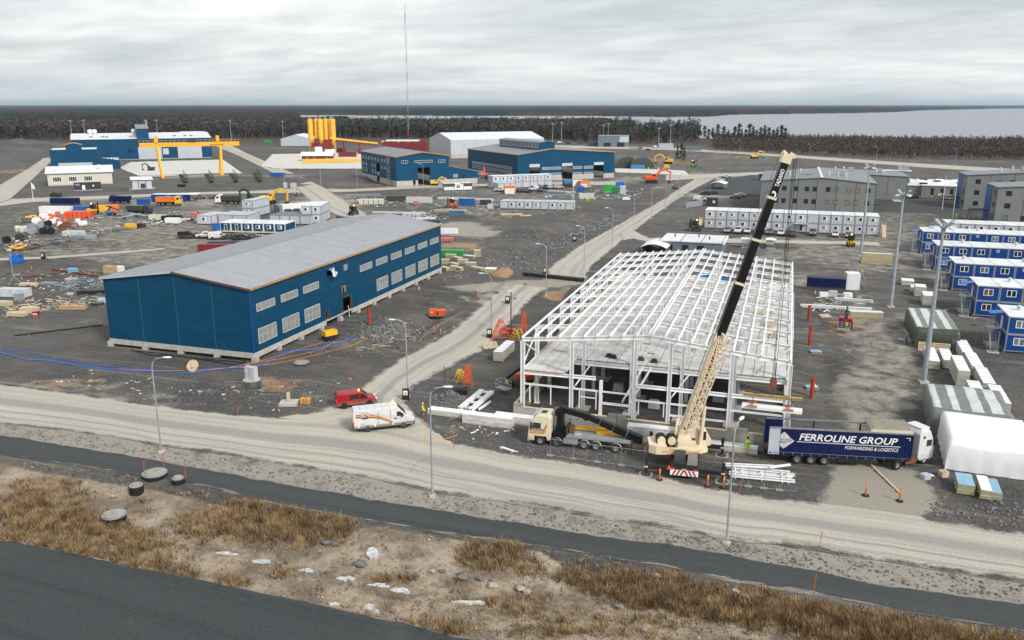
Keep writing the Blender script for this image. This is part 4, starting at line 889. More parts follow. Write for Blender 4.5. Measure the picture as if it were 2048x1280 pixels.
 D = 46
 r = hall('blue_hall','largest far blue hall with white roof, monitor tower and two pale gates',N,A44,W,D,E,RGz,roof='roof_white',plinth=.3,ridge='x',edge='far_blue',ov=.3)
 for u0,u1,t in ((277,324,293.5),(356,404,292)):
  a = WF.at(u0,305)[0]; b = WF.at(u1,305)[0]; shutter(r,a,b,0.05,WF.at((u0+u1)/2,t)[1])
 a = WF.at(273,265)[0]; b = WF.at(297,265)[0]; zt = WF.at(285,254)[1]
 MB().box(a,b,-.06,16,E-1.2,zt-1).build('monitor_tower','far_blue',r); MB().add([(a-.3,-.4,zt-1.2),(b+.3,-.4,zt-1.2),(b+.3,16.3,zt+1.2),(a-.3,16.3,zt+1.2),(a-.3,-.4,zt-.9),(b+.3,-.4,zt-.9),(b+.3,16.3,zt+1.5),(a-.3,16.3,zt+1.5)],[(3,2,1,0),(4,5,6,7),(0,1,5,4),(1,2,6,5),(2,3,7,6),(3,0,4,7)]).build('monitor_roof','roof_grey',r)
 for u in (180,189,270): s0 = WF.at(u,270)[0]; MB().lathe([(1.0,0),(1.0,1.2),(1.7,1.4),(1.7,3.0),(.4,3.6)],10,(s0,18,RGz-.6)).build('roof_fan','white_paint',r)
 for u in (181,213,350,372,384,205,262): s0 = WF.at(u,270)[0]; MB().box(s0-1,s0+1,7,9,E+1,E+2.0).build('skylight','office_grey',r)
 MB().box(WF.at(259,312)[0],WF.at(266,312)[0],-.5,0,5.2,6.6).build('wall_vent','navy',r); MB().cyl((WF.at(297,260)[0],20,RGz-1),(WF.at(297,260)[0],20,RGz+9),.5,n=8).build('chimney','galv',r)
 a = WF.at(414,270)[0]; MB().box(W-16,W+.2,36,56,0.1,RGz-.6).build('rear_block','far_blue',r); MB().box(W-16.3,W+.5,35.7,56.3,RGz-.6,RGz-.3).build('rear_roof','roof_white',r)
 for u in (335,): pass
 # ---- stepped hall left
 N = G(104,341); WF = Wall(N,A44); us = 199; E = WF.at(104,300)[1]; W1 = WF.at(198,330)[0]; W2 = WF.at(242,340)[0]; e2 = WF.at(200,315)[1]; e3 = WF.at(242,320)[1]
 r = thing('blue_hall','stepped blue hall with white roof and pale gate behind the cream house','building',(N.x,N.y,0),A44); D = 34
 MB().box(0,W1,0,.3,.2,E).prism([(W1,.2),(W2,.2),(W2,e3),(W1,e2)],0,.3).build('front_wall','far_blue',r); MB().box(0,.3,.3,D,.2,E).build('side_wall','far_blue',r); MB().box(W2-.3,W2,.3,D,.2,e3).build('side_wall','far_blue',r); MB().box(W1-.3,W1,.3,D,e2,E).build('step_wall','far_blue',r)
 MB().box(.2,W1-.2,.3,D,E-.7,E-.5).build('roof','roof_white',r); MB().box(W1,W2-.2,.3,D,e3-.5,e3-.3).build('roof','roof_white',r); MB().box(.3,W2-.3,D-.3,D,.2,e3-.6).build('back_wall','far_blue',r)
 a = WF.at(131,300)[0]; b = WF.at(163,300)[0]; MB().box(a,b,4,12,E-.6,E+2.4).prism([(a,E+2.4),(b,E+2.4),((a+b)/2,E+3.4)],4,12).build('roof_monitor','far_blue',r); MB().prism([(a-.5,E+2.4),((a+b)/2,E+3.5),(b+.5,E+2.4),(b+.5,E+2.6),((a+b)/2,E+3.7),(a-.5,E+2.6)],3.6,12.4).build('monitor_roof','timber_edge',r)
 shutter(r,WF.at(117,330)[0],WF.at(185,330)[0],.2,WF.at(150,325.5)[1])
 for k in range(7): MB().box(W1+2+k*1.9,W1+2.5+k*1.9,6+(k*7) % 15,6.5+(k*7) % 15,e3-.3,e3+.8).build('roof_prop','dark_grey',r)
 for k in range(6): MB().cyl((W1+.1,1+k*5,E-.1),(W1+.1,1+k*5,E+1.2),.05,n=5).build('railing_post','galv',r)
 # ---- cream house with mono-pitch roof
 N = G(97,372); WF = Wall(N,A44); W = WF.at(225,360)[0]; E = WF.at(97,346)[1]
 r = hall('cream_house','low cream house with white roof and three groups of windows',N,A44,W,12,E,E+2.2,wall='cream',roof='roof_white',plinth=.5,ridge='x',edge='white_paint',ov=.8,ridge_at=.9)
 for u0,u1 in ((105,123),(137,154),(168,185)): pwin(r,'F',WF.at(u0,358)[0],WF.at(u1,358)[0],WF.at(110,364)[1],WF.at(110,354)[1],4,1,'white_paint','glass',fw=.18)
 MB().lathe([(.6,0),(.6,.7),(.9,.8),(.9,1.5),(.2,1.9)],10,(W*.81,4,E+1.2)).build('roof_fan','white_paint',r)
 # ---- dark switchgear kiosk, grey substation
 N = G(149,381.5); WF = Wall(N,A44); W = WF.at(203,375)[0]
 r = thing('switchgear_kiosk','dark green switchgear kiosk in front of the cream house','kiosk',(N.x,N.y,0),A44)
 MB().box(0,W,0,3,.2,3.2).build('wall','office_trim',r); MB().box(-.1,W+.1,-.1,3.1,3.2,3.35).build('roof','black',r); MB().box(3.2,4.4,-.05,0,.3,2.3).build('door','white_paint',r); MB().box(.5,2.4,-.04,0,2.2,3).build('louvre','frame_grey',r); MB().box(7.4,8,-.04,0,1.6,2.3).build('sign','white_paint',r); MB().box(-.2,W+.2,-.2,3.2,-.1,.2).build('base','concrete',r)
 N = G(265,379); WF = Wall(N,A44); W = WF.at(305,375)[0]
 r = thing('substation','small grey substation with dark door and tilted white roof','substation',(N.x,N.y,0),A44)
 MB().box(0,W,0,5,.3,3.9).build('wall','module_grey',r); MB().add([(-.5,-.7,4.2),(W+.5,-.7,4.0),(W+.5,5.5,4.9),(-.5,5.5,5.1),(-.5,-.7,4.4),(W+.5,-.7,4.2),(W+.5,5.5,5.1),(-.5,5.5,5.3)],[(3,2,1,0),(4,5,6,7),(0,1,5,4),(1,2,6,5),(2,3,7,6),(3,0,4,7)]).build('roof','roof_white',r); MB().box(W*.42,W*.66,-.06,.02,.3,2.5).build('door','office_trim',r)
 for x in (0,W*.32,W*.7,W): MB().box(x-.12,x+.12,-.05,.05,.3,3.9).build('corner_trim','office_trim',r)
 MB().box(-.8,W+1,-1,5.6,-.1,.3).build('base','concrete',r)
 # ---- small white hall by the wood, and the grey glazed building
 N = G(562,292); WF = Wall(N,R(20)); hall('arched_hall','small white storage hall at the edge of the birch wood',N,R(20),WF.at(622,285)[0],40,6.2,10.2,wall='module_grey',roof='roof_white',plinth=0,ridge='y',edge=None,ov=.1)
 N = G(1196,293.5); WF = Wall(N,R(10)); W = WF.at(1257,290)[0]; E = WF.at(1196,272.5)[1]
 r = thing('flat_roofed_building','flat-roofed grey office with dark glazed entrance beyond the clerestory hall','building',(N.x,N.y,0),R(10))
 MB().box(0,W,0,24,0,E).build('wall','teal_grey',r); MB().box(-9,0,4,16,0,E-5).build('wing','office_trim',r); MB().box(-.2,W+.2,-.2,24.2,E,E+.4).build('roof','roof_grey',r); MB().box(W*.18,W*.42,-.1,.1,.2,3.6).build('glazing','glass',r); MB().box(W*.62,W*.86,-.1,.1,0,4).build('gate','black',r); MB().box(W*.7,W+.1,-.12,.1,4.2,E-.05).build('cladding','module_grey',r)
far_halls()
def concrete_plant():
 N = G(624,307); a = R(30)
 root = thing('concrete_plant','concrete plant with yellow silos, dark red hoppers and sloping conveyor','plant',(N.x,N.y,0),R(18.2))
 W = Wall(N,R(18.2))
 def X(u): return W.at(u,300)[0]
 top = hgt(N,240)
 for (u,y) in ((623.5,0),(633.5,3.5),(643,0.8),(652,4.2),(662.5,3.2),(668,0.2)):
  x = X(u); z0 = hgt(N,280)
  o = MB().lathe([(.5,z0-4.2),(2.05,z0),(2.05,top),(1.4,top+.6)],16,(x,y,0)).build('silo','silo_yellow',root)
  MB().box(x-.75,x+.75,y-.75,y+.75,top+.62,top+2.6).build('silo_filter','steel',root)
  for dx,dy in ((-1.3,-1.3),(1.3,-1.3),(-1.3,1.3),(1.3,1.3)): MB().beam((x+dx,y+dy,0),(x+dx,y+dy,z0+.2),.3).build('silo_leg','gantry_yellow',root)
  for k in range(8): MB().cyl((x+2.0*math.cos(k*.785),y+2.0*math.sin(k*.785),top+.1),(x+2.0*math.cos(k*.785),y+2.0*math.sin(k*.785),top+1.2),.04,n=4).build('railing_post','gantry_yellow',root)
 for (u0,u1,v0,v1) in ((632,640,277,293),(650,663,279,297),(626,636,286,293),(646,666,288,297)):
  MB().box(X(u0),X(u1),-4.0-(u0 % 3)*.3,-.6,hgt(N,v1),hgt(N,v0)).build('hopper','dark_red',root)
 for (u0,u1,v0,v1) in ((633,647,293,306),(653,672,298,312)): MB().box(X(u0),X(u1),-5.2,-1.5,.1,hgt(N,v0)).build('control_cabin','white_paint',root)
 # conveyor gallery down to the right
 p = Vector((X(661),-1.0,hgt(N,276))); q = Vector((X(742)+3,14.0,7.2))
 MB().beam(p,q,3.0,1.2).build('conveyor_cover','silo_yellow',root); MB().beam(p-Vector((0,1.5,1.3)),q-Vector((0,1.5,1.3)),.4,.8).build('conveyor_truss','dark_red',root)
 for t in (.28,.62): c = p.lerp(q,t); MB().beam((c.x,c.y,0),(c.x,c.y,c.z-.8),.9).build('conveyor_leg','dark_red',root)
 # separate dark red containers and hut of the plant
 for i,(u,v,u1,lab) in enumerate(((674,305,690,'short dark red container under the conveyor'),(677,314,712,'long dark red container in front of the conveyor'),(715,308,724,'dark red container half hidden by the blue hall'))):
  g = G(u,v); w = Wall(g,R(18.2)).at(u1,v)[0]; o = thing('red_container',lab,'container',(g.x,g.y,0),R(18.2),'dark red containers of the concrete plant'); MB().box(0,w,0,3,.1,3.4).build('body','dark_red',o)
  for k in range(int(w/1.2)): MB().box(k*1.2+.3,k*1.2+.7,-.08,0,.4,3.2).build('rib','dark_red',o)
  MB().box(-.05,w+.05,-.1,3.05,3.4,3.5).build('top_frame','rust',o)
 g = G(604,322); w = Wall(g,R(18.2)).at(664,320)[0]
 h = hall('red_hut','dark red hut with pale grey roof before the yellow silos',g,R(18.2),w,7,3.9,5.8,wall='dark_red',roof='roof_white',plinth=0,ridge='x',edge=None,ov=1.0,cat='hut')
 for k in (.15,.38,.8): pwin(h,'F',w*k,w*k+1.2,1.5,2.7,1,1,'white_paint','glass')
 # aggregate bins with red walls
 g = G(766,307); wl = Wall(g,R(18.2)); w = wl.at(850,300)[0]; zt = hgt(g,284)
 r = thing('aggregate_bins','row of tall dark red aggregate bins with white covers by the mast','bin',(g.x,g.y,0),R(18.2))
 n = 22
 for k in range(n): MB().box(w*k/n,w*(k+1)/n-.12,0,.5,0,zt).build('wall_plate','dark_red',r)
 MB().box(-.3,.2,.5,26,0,zt).build('end_wall','dark_red',r); MB().box(w-.2,w+.3,.5,26,0,zt).build('end_wall','dark_red',r); MB().box(0,w,26,26.4,0,zt).build('back_wall','dark_red',r); MB().box(.2,w-.2,.5,26,zt-1.5,zt-1.3).build('fill','rock',r)
 for k in range(6): MB().box(1+k*4.4,4.9+k*4.4,8,20,zt+.2,zt+1.0).build('bin_cover','white_paint',r)
 for x in (0,w*.38,w*.6): MB().box(x-.8,x+.8,-.4,2.2,zt-.2,zt+1.0).build('edge_cap','gantry_yellow',r)
 # long yellow girder lying on the yard
 g = G(605,327); g2 = G(735,324); L = (g2-g).length
 r = thing('crane_girder','long yellow crane girder lying on the pale yard','girder',(g.x,g.y,0),heading(g,g2)); MB().box(0,L*.62,-.9,.9,.5,2.7).build('girder_half','gantry_yellow',r); MB().box(L*.625,L,-.8,.8,.5,2.2).build('girder_half','gantry_yellow',r)
 for k in range(4): MB().box(2+k*L/4,3+k*L/4,-1.4,1.4,0,.5).build('support','concrete',r)
concrete_plant()
def gantry():
 L = G(325,357); Rr = G(443,353); a = heading(L,Rr); sp = (Rr-L).length
 WG = Wall(L,a); h = WG.at(325,291)[1]; x0 = WG.at(278,287)[0]; x1 = WG.at(478,285)[0]
 root = thing('gantry_crane','tall orange gantry crane spanning the concrete yard','gantry crane',(L.x,L.y,0),a)
 MB().box(x0,x1,-.8,.8,h-.7,h+1.4).build('girder','gantry_yellow',root); MB().box(x0,x1,1.0,1.4,h+1.0,h+1.2).build('walkway','gantry_yellow',root)
 for k in range(24): x = x0+(x1-x0)*k/23; MB().cyl((x,1.3,h+1.2),(x,1.3,h+2.6),.06,n=4).build('railing_post','gantry_yellow',root)
 MB().beam((x0,1.3,h+2.5),(x1,1.3,h+2.5),.08).build('handrail','gantry_yellow',root)
 for x in (0,sp):
  for s in (-1,1):
   MB().beam((x,s*4.6,1.0),(x+(1.0 if x == 0 else -.8)*-1,s*1.1,h-.7),1.1,.9).build('leg','gantry_yellow',root)
  MB().box(x-.8,x+.8,-5.6,5.6,.5,1.5).build('sill_beam','gantry_yellow',root); MB().box(x-1.2-(0 if x else 1.0),x+.3-(0 if x else .6),-1.2,1.2,h+1.5,h+4.6).build('leg_head','gantry_yellow',root)
  for y in (-4.8,-3.2,3.2,4.8): MB().cyl((x-.35,y,.45),(x+.35,y,.45),.45,n=10).build('wheel','dark_grey',root)
 MB().box(1.5,4.2,-1.8,-.9,h-4.4,h-1.4).build('operator_cab','module_grey',root); MB().box(sp*.48,sp*.48+4,-1.2,1.2,h+1.52,h+2.6).build('trolley','dark_grey',root)
 text_part('KONECRANES',1.1,'dark_red',root,(x1-15,-.92,h-.4),(math.pi/2,0,0))
gantry()
# dark bollard rows on the raised yard
for i,(u,v) in enumerate(((362,353),(413,352),(462,351),(510,350))):
 g = G(u,v,1.8); g2 = G(u+9,v+12,1.8); a = heading(g,g2); L = (g2-g).length
 r = thing('buffer_row','row of black buffer drums on the raised yard, %s from the left' % ('first','second','third','fourth')[i],'buffers',(g.x,g.y,1.6),a,'black buffer rows before the gantry crane')
 for k in range(6): x = L*k/5; MB().cyl((x,-.9,.7),(x,.9,.7),.75,n=10).build('drum','black',r); MB().cyl((x,1.2,0),(x,1.2,3.6),.10,n=5).build('rod','black',r)
# ---------------------------------------------------------------- office blocks
def office(name,label,X,Y,W,D,E,RGz,ridge_u,win_rows,bays,lit_seed,blue=None,winW=1.5,winH=1.65,Lwin=None):
 root = thing(name,label,'building',(X,Y,0))
 rg = W*ridge_u; rnd = random.Random(lit_seed)
 zt = lambda x: E+(RGz-E)*(1-abs(x-rg)/(rg if x < rg else W-rg))
 for k in range(bays):
  a,b = W*k/bays+.03,W*(k+1)/bays-.03; P = [(a,.2),(b,.2),(b,zt(b)-.02)]+([(rg,zt(rg)-.02)] if a < rg < b else [])+[(a,zt(a)-.02)]
  MB().prism(P,0,.2).build('wall_panel','office_grey',root)
 for k in range(bays+1): x = W*k/bays; MB().box(x-.07,x+.07,-.04,.1,.2,zt(x)-.05).build('joint_trim','office_trim',root)
 MB().box(0,.2,.2,D,.2,E).build('side_wall','office_grey',root); MB().box(W-.2,W,.2,D,.2,E).build('side_wall','office_grey',root); MB().box(.2,W-.2,D-.2,D,.2,E).build('back_wall','office_grey',root); MB().box(-.1,W+.1,-.06,D+.1,-.1,.2).build('plinth','concrete_dark',root)
 s1 = (RGz-E)/max(rg,.1); s2 = (RGz-E)/max(W-rg,.1); o = .35
 if rg > 1: MB().prism([(-o,E-o*s1),(rg,RGz),(rg,RGz+.2),(-o,E-o*s1+.2)],-o,D+o).build('roof','roof_grey',root)
 if W-rg > 1: MB().prism([(rg,RGz),(W+o,E-o*s2),(W+o,E-o*s2+.2),(rg,RGz+.2)],-o,D+o).build('roof','roof_grey',root)
 if W-rg > 1 and rg > 1: MB().box(rg-.45,rg+.45,-o,D+o,RGz+.12,RGz+.30).build('ridge_cap','roof_white',root)
 for (x,y) in ((W*.25,D*.3),(W*.6,D*.22),(W*.68,D*.2),(W*.75,D*.23),(W*.35,D*.55)):
  z = zt(x); MB().cyl((x,y,z),(x,y,z+1.5),.35,n=8).cyl((x,y,z+1.5),(x,y,z+1.9),.5,.3,n=8).build('vent_pipe','module_grey',root)
 for (x,y) in ((W*.42,D*.35),(W*.72,D*.45)): z = zt(x); MB().box(x-.9,x+.9,y-.7,y+.7,z,z+.5).tbox(x-1.1,x+1.1,y-.9,y+.9,z+.5,z+1.9,-.25,0).build('roof_fan','galv',root)
 for zi,(z,xs) in enumerate(win_rows):
  for x in xs:
   q = rnd.random(); pane = 'glass' if q < .62 else ('glass_lit' if q < .85 else 'glass_sky'); pwin(root,'F',x,x+winW,z,z+winH,1,1,'office_trim',pane,.05,.12)
 if Lwin:
  for z in Lwin[0]:
   for y in Lwin[1]: pwin(root,'L',y,y+1.1,z,z+1.7,1,1,'office_trim','glass',.05,.12)
 return root
xs = [-4.6+9.4,-1.9+9.4,2.0+9.4,5.75+9.4,8.4+9.4,12.9+9.4,15.6+9.4,19.7+9.4,22.4+9.4,26.0+9.4]
OB = office('office_building','two-storey grey office building with shallow gable behind the pale module row',-9.4,317,38.6,46,10.3,11.85,.535,[(7.05,xs),(2.65,xs)],6,4)
MB().box(38.7,41,1,5,2.9,3.1).build('canopy','black',OB)
office('office_building','grey office wing with dark shallow roof behind the two-storey office',9.0,366,36,24,9.2,10.4,.08,[],5,5)
RG1 = office('office_building','three-storey grey block with blue end wall, the farther of two at right',61.3,341,46,16,12.2,14.6,.75,[(9.2,[3.0,9.5,14,20,26]),(5.3,[3.0,9,14.5,20,26]),(1.4,[3.0,8.2,14.5,20,26])],6,8,winW=1.7,Lwin=((9,5.2,1.4),(1.5,3.5,10.5,13)))
MB().box(-.12,-.02,8,16,.2,12.1).build('blue_wall','blue',RG1); MB().box(-5,.0,10,14,3.2,3.45).build('porch_roof','black',RG1)
RG2 = office('office_building','three-storey grey block with blue end wall, the nearer of two at right',63.2,300,46,16,11.6,13.8,.75,[(9.0,[2.4,9.6,14,20,26]),(5.1,[2.4,8.6,14.5,20,26]),(1.3,[2.2,7.4,11.5,20,26])],6,3,winW=1.7,Lwin=((8.8,5.0,1.3),(1.5,3.5,10,12.6)))
MB().box(-.12,-.02,7.5,16,.2,11.5).build('blue_wall','blue',RG2); MB().box(-5.2,.0,9,14,3.2,3.45).build('porch_roof','black',RG2)
for q,(xx,yy) in ((RG1,(-4.8,10.3)),(RG1,(-4.8,13.7)),(RG2,(-5,9.3)),(RG2,(-5,13.7))): MB().cyl((xx,yy,0),(xx,yy,3.2),.09,n=6).build('porch_post','black',q)
def low_building():
 r = thing('canteen_building','long low grey building with white roof and yellow-striped forecourt','building',(30.5,384,0),R(-3))
 W,D,E = 62,30,4.4
 MB().box(0,22,0,D,.1,E).build('wall','office_grey',r); MB().box(22.02,W,-1.2,D,.1,E+.2).build('wall','office_grey',r); MB().box(-.3,21.9,-.3,D+.3,E,E+.3).build('roof','roof_white',r); MB().box(21.95,W+.3,-1.5,D+.3,E+.2,E+.5).build('roof','roof_white',r)
 for k in range(9): pwin(r,'F',25.5+k*3.6,26.7+k*3.6,1.0,3.7,1,1,'office_trim','glass',.05,.1,back=-1.2)
 for x in (11.5,15): pwin(r,'F',x,x+1.2,2.5,3.1,1,1,'office_trim','glass_lit')
 MB().box(2.5,9.5,-2.2,0,3.3,3.5).build('canopy','sky_blue',r); MB().box(3.5,8.5,-.05,.02,.2,3.2).build('entrance','glass',r)
 MB().box(6,18,8,13,E+.3,E+5.2).build('plant_room','office_grey',r); MB().box(5.7,18.3,7.7,13.3,E+5.2,E+5.4).build('plant_room_roof','roof_white',r)
 for x in (14,16): MB().tbox(x-.9,x+.9,9,11,E+5.4,E+7.6,-.3,0).build('roof_fan','galv',r)
 for i in range(9):
  for j in range(4):
   if i in (1,2) and j in (0,1,2): continue
   MB().tbox(2+i*6.4+(j % 2)*1.5,5.6+i*6.4+(j % 2)*1.5,2.5+j*7,4.6+j*7,E+.31,E+1.1,.5,.4).build('skylight','white_paint' if (i+j) % 3 else 'navy',r)
 f = thing('forecourt_marking','yellow striped crossing and kerb before the long low building','marking',(38,371,.1),R(-3))
 for k in range(18): MB().box(14+k*1.7,15+k*1.7,9.6,10.6,.0,.06).build('stripe','plate_yellow',f)
 for k in range(10): MB().box(1.5+k*.12,4.5+k*.12,8-k*2.2,9.9-k*2.2,.0,.03).build('crossing_slab','wood_pale',f)
low_building()
# ---------------------------------------------------------------- stacked cabins
MODM = {}
def module_mesh(w,d,h,wall,frame,roof):
 k = (w,d,h,wall,frame,roof)
 if k not in MODM:
  m = MB(); t = .16; g = .03
  m.box(g+t*.5,w-g-t*.5,.05,d-.05,.15,h-.12,0)
  for x in (g,w-g-t):
   for y in (0,d-t): m.box(x,x+t,y,y+t,.01,h-.01,1)
  for y in (0,d-t): m.box(g+t,w-g-t,y-.0,y+t,.01,.16,1); m.box(g+t,w-g-t,y,y+t,h-.17,h-.01,1)
  for x in (g,w-g-t): m.box(x,x+t,t,d-t,.01,.16,1); m.box(x,x+t,t,d-t,h-.17,h-.01,1)
  m.box(g+.03,w-g-.03,.03,d-.03,h-.009,h+.05,2)
  for q in range(1,6): m.box(g+.06,w-g-.06,d*q/6-.03,d*q/6+.03,h+.051,h+.075,2)
  a = m.mesh('cabin'); [a.materials.append(MAT(x)) for x in (wall,frame,roof)]; MODM[k] = a
 return MODM[k]
WM = {}
def wmesh(kind,pane):
 if (kind,pane) in WM: return WM[(kind,pane)]
 w,h,split = {'twin': (1.55,1.2,.5),'slide': (1.35,1.1,.66),'small': (.6,.55,None),'door': (.95,2.05,None)}[kind]; f = .10
 m = MB(); m.box(0,f,-.06,.03,0,h).box(w-f,w,-.06,.03,0,h).box(f,w-f,-.06,.03,0,f).box(f,w-f,-.06,.03,h-f,h)
 if kind == 'twin': m.box(w*.5-.07,w*.5+.07,-.055,.03,f,h-f)
 if kind == 'slide': m.box(w*split,w-f,-.055,.03,f,h-f)
 m.box(f,w-f,-.02,.02,f,h-f,1); a = m.mesh('window' if kind != 'door' else 'door'); a.materials.append(MAT('white_paint')); a.materials.append(MAT(pane)); WM[(kind,pane)] = a; return a
def cabin_block(name,label,loc,rz,n,floors,w,d,h,wall,frame,roof,winkind,seed,skip=(),group=None,alt=None,doors=(),lift=.2):
 rnd = random.Random(seed); root = thing(name,label,'cabins',loc,rz,group)
 for f in range(floors):
  for i in range(n):
   if (i,f) in skip: continue
   wl = alt if alt and rnd.random() < .28 else wall
   c = inst('cabin',module_mesh(w,d,h,wl,frame,roof),root,(i*w,0,lift+f*(h+.03)))
   kind = winkind(i,f) if callable(winkind) else winkind
   if kind:
    q = rnd.random(); pane = 'glass' if q < .66 else ('brown' if q < .84 else 'glass_sky'); off = {'twin': w*.5-.75,'slide': w*.5-.7,'small': w*.35,'door': w*.5-.4}[kind]
    inst('door' if kind == 'door' else 'window',wmesh(kind,'office_trim' if kind == 'door' else pane),c,(off,-.002+.05,{'twin': 1.0,'slide': 1.05,'small': 1.75,'door': .2}[kind]))
 for k in range(n+1): MB().box(k*w-.25 if k else 0,k*w+.25,.2,1.0,-.1,lift).build('support_block','concrete',root)
 return root
def stair_end(root,h,dy=3.6):
 """steel stair, landing, canopy and doors on the left end of a blue row"""
 z = h+.25
 MB().box(-2.0,-.05,dy-.7,dy+1.3,z-.06,z).build('landing','galv',root)
 for a in (-1.95,-.15):
  for b in (dy-.6,dy+1.2): MB().cyl((a,b,0),(a,b,z-.06),.06,n=5).build('landing_post','galv',root)
 fl = MB(); 
 for k in range(12): t = k/12; fl.box(-1.95,-.95,dy-.8-3.4*t-.28,dy-.8-3.4*t,z-.06-z*t-.04,z-.06-z*t)
 fl.beam((-1.97,dy-.7,z-.1),(-1.97,dy-4.2,.05),.06,.25).beam((-.93,dy-.7,z-.1),(-.93,dy-4.2,.05),.06,.25); fl.build('stair_flight','steel',root)
 r = MB()
 for dz in (.5,1.0): r.cyl((-1.97,dy-.7,z+dz),(-1.97,dy+1.3,z+dz),.03,n=5).cyl((-1.97,dy-.7,z+dz),(-1.97,dy-4.1,.1+dz),.03,n=5)
 for k in range(5): t = k/4; r.cyl((-1.97,dy-.7-3.4*t,z-z*t),(-1.97,dy-.7-3.4*t,z-z*t+1),.03,n=5)
 r.build('handrail','galv',root)
 MB().box(-2.4,-.8,dy-4.6,dy-3.2,-.05,.1).build('step_slab','concrete',root); MB().box(-1.9,-.1,dy-1.5,dy+1.5,-.05,.3).build('step_slab','concrete',root)
 me = wmesh('door','white_paint')
 for zz in (.25,z): inst('door',me,root,(.045,dy+.8,zz),(0,0,-math.pi/2))
 for zz in (z+2.35,): MB().add([(-1.9,dy-.6,zz),(0,dy-.6,zz+.3),(0,dy+1.4,zz+.3),(-1.9,dy+1.4,zz),(-1.9,dy-.6,zz-.06),(0,dy-.6,zz+.24),(0,dy+1.4,zz+.24),(-1.9,dy+1.4,zz-.06)],[(0,1,2,3),(7,6,5,4),(0,4,5,1),(1,5,6,2),(2,6,7,3),(3,7,4,0)]).build('canopy','canopy_blue',root)
rows_y = (140.6,164.3,187.2,210.5,233.4)
ords = ('nearest blue two-storey cabin row with white roofs, cut by the right edge','second nearest blue two-storey cabin row beside the big tarpaulin','middle one of the five blue two-storey cabin rows','second farthest blue two-storey cabin row with a white roof fan','farthest blue two-storey cabin row in front of the pale roofs')
for i,(y,n) in enumerate(zip(rows_y,(6,6,7,8,9))):
 r = cabin_block('cabin_row',ords[i],(33.6,y,0),0,n,2,3.66,8.4,2.72,'module_blue','frame_grey','roof_white',lambda a,f: 'small' if a in (3,7) and f == 1 else 'twin',20+i,group='blue two-storey cabin rows')
 stair_end(r,2.72)
 for k in (1,4) if i % 2 else (0,3): MB().cyl((k*3.66+2.4,5,5.7),(k*3.66+2.4,5,6.3),.3,n=8).cyl((k*3.66+2.4,5,6.3),(k*3.66+2.4,5,6.5),.42,.3,n=8).build('roof_vent','module_grey',r)
cabin_block('cabin_row','pale grey cabin row seen over the farthest blue row',(42.0,252.5,0),0,9,2,3.5,8.4,2.7,'module_grey','frame_grey','roof_white','slide',31)
GR = cabin_block('cabin_row','long pale grey two-storey cabin row of fifteen units before the grey office',(-23.6,261.6,0),0,15,2,3.31,8.6,2.68,'module_grey','frame_grey','roof_white',lambda a,f: None if (a,f) in ((9,1),(7,0),(9,0)) else ('door' if (a,f) == (8,0) else 'slide'),5,alt='module_pink')
MB().box(26.2,30.0,-1.6,0,2.7,2.8).build('entrance_canopy','module_grey',GR)
for sx in (-1.6,50.4):
 st = MB(); st.beam((sx+.5,1.2,2.9),(sx+.5,-3.2,.1),1.0,.12); [st.cyl((sx+q,1.2,3.9),(sx+q,-3.2,1.1),.05,n=5) for q in (0,1)]; [st.cyl((sx+q,1.2-1.1*k,2.9-.7*k),(sx+q,1.2-1.1*k,3.9-.7*k),.04,n=5) for q in (0,1) for k in range(5)]; st.build('end_stair','wood_pale',GR)
 MB().box(sx-.1,sx+1.1,1.2,3.2,2.8,2.9).build('landing','wood_pale',GR); [MB().box(sx+q,sx+q+.1,3.0,3.1,0,2.8).build('landing_post','wood_pale',GR) for q in (0,.95)]
def px_block(name,label,u,v,rz,n,floors,wall,roof,wk,seed,w=3.0,d=6.5,h=2.7,frame='frame_grey',**k):
 g = G(u,v); return cabin_block(name,label,(g.x,g.y,0),rz,n,floors,w,d,h,wall,frame,roof,wk,seed,**k)
px_block('cabin_row','single-storey pale grey cabin row of nine units beyond the trench',1000,418,R(8),9,1,'module_grey','module_grey',lambda a,f: None if a in (0,5,8) else 'slide',41)
px_block('cabin_row','two-storey pale grey cabin row in front of the clerestory hall',985,378,R(40),8,2,'module_grey','roof_white',lambda a,f: 'slide' if f else None,42,w=3.7)
px_block('cabin','small pale cabin before the two-storey row by the clerestory hall',996,380,R(40),3,1,'module_grey','module_grey',None,43)
for i,(u,lab) in enumerate(((888,'left white cabin with dark green cover by the service road'),(906,'middle white cabin with paired window by the service road'),(923,'right white cabin with dark green cover by the service road'))):
 r = px_block('cabin',lab,u,382-i*.6,R(30),1,1,'white_paint','white_paint','twin' if i == 1 else None,44+i,w=4.8,group='white cabins by the service road')
 if i != 1: MB().tbox(-.1,4.9,-.12,2,1.9,3.05,.05,.05).build('cover','tarp_green',r)
r = px_block('cabin_row','blue single-storey site hut row with white roof behind the near hall',441,464,R(9),6,1,'far_blue','roof_white',lambda a,f: 'door' if a < 2 else 'slide',50,w=3.45,d=7.5,frame='white_paint')
MB().box(-.5,19,-1.8,-.1,.35,.5).build('walkway','wood_pale',r)
for k in range(10): MB().cyl((k*2.0,-1.8,.2),(k*2.0,-1.8,1.5),.05,n=5).build('railing_post','galv',r)
px_block('cabin','pale grey cabin at the left end of the blue hut row',394,449,R(8),1,1,'module_pink','module_grey','slide',51,w=5.2,d=10)
px_block('cabin','low pale cabin behind the blue hut row',437,447,R(8),2,1,'module_grey','module_grey',None,52,w=5,d=9)
px_block('cabin','raised pale cabin with brown window and outside stair',485,434,R(4),1,2,'module_grey','module_grey','slide',53,w=4.2,d=11)
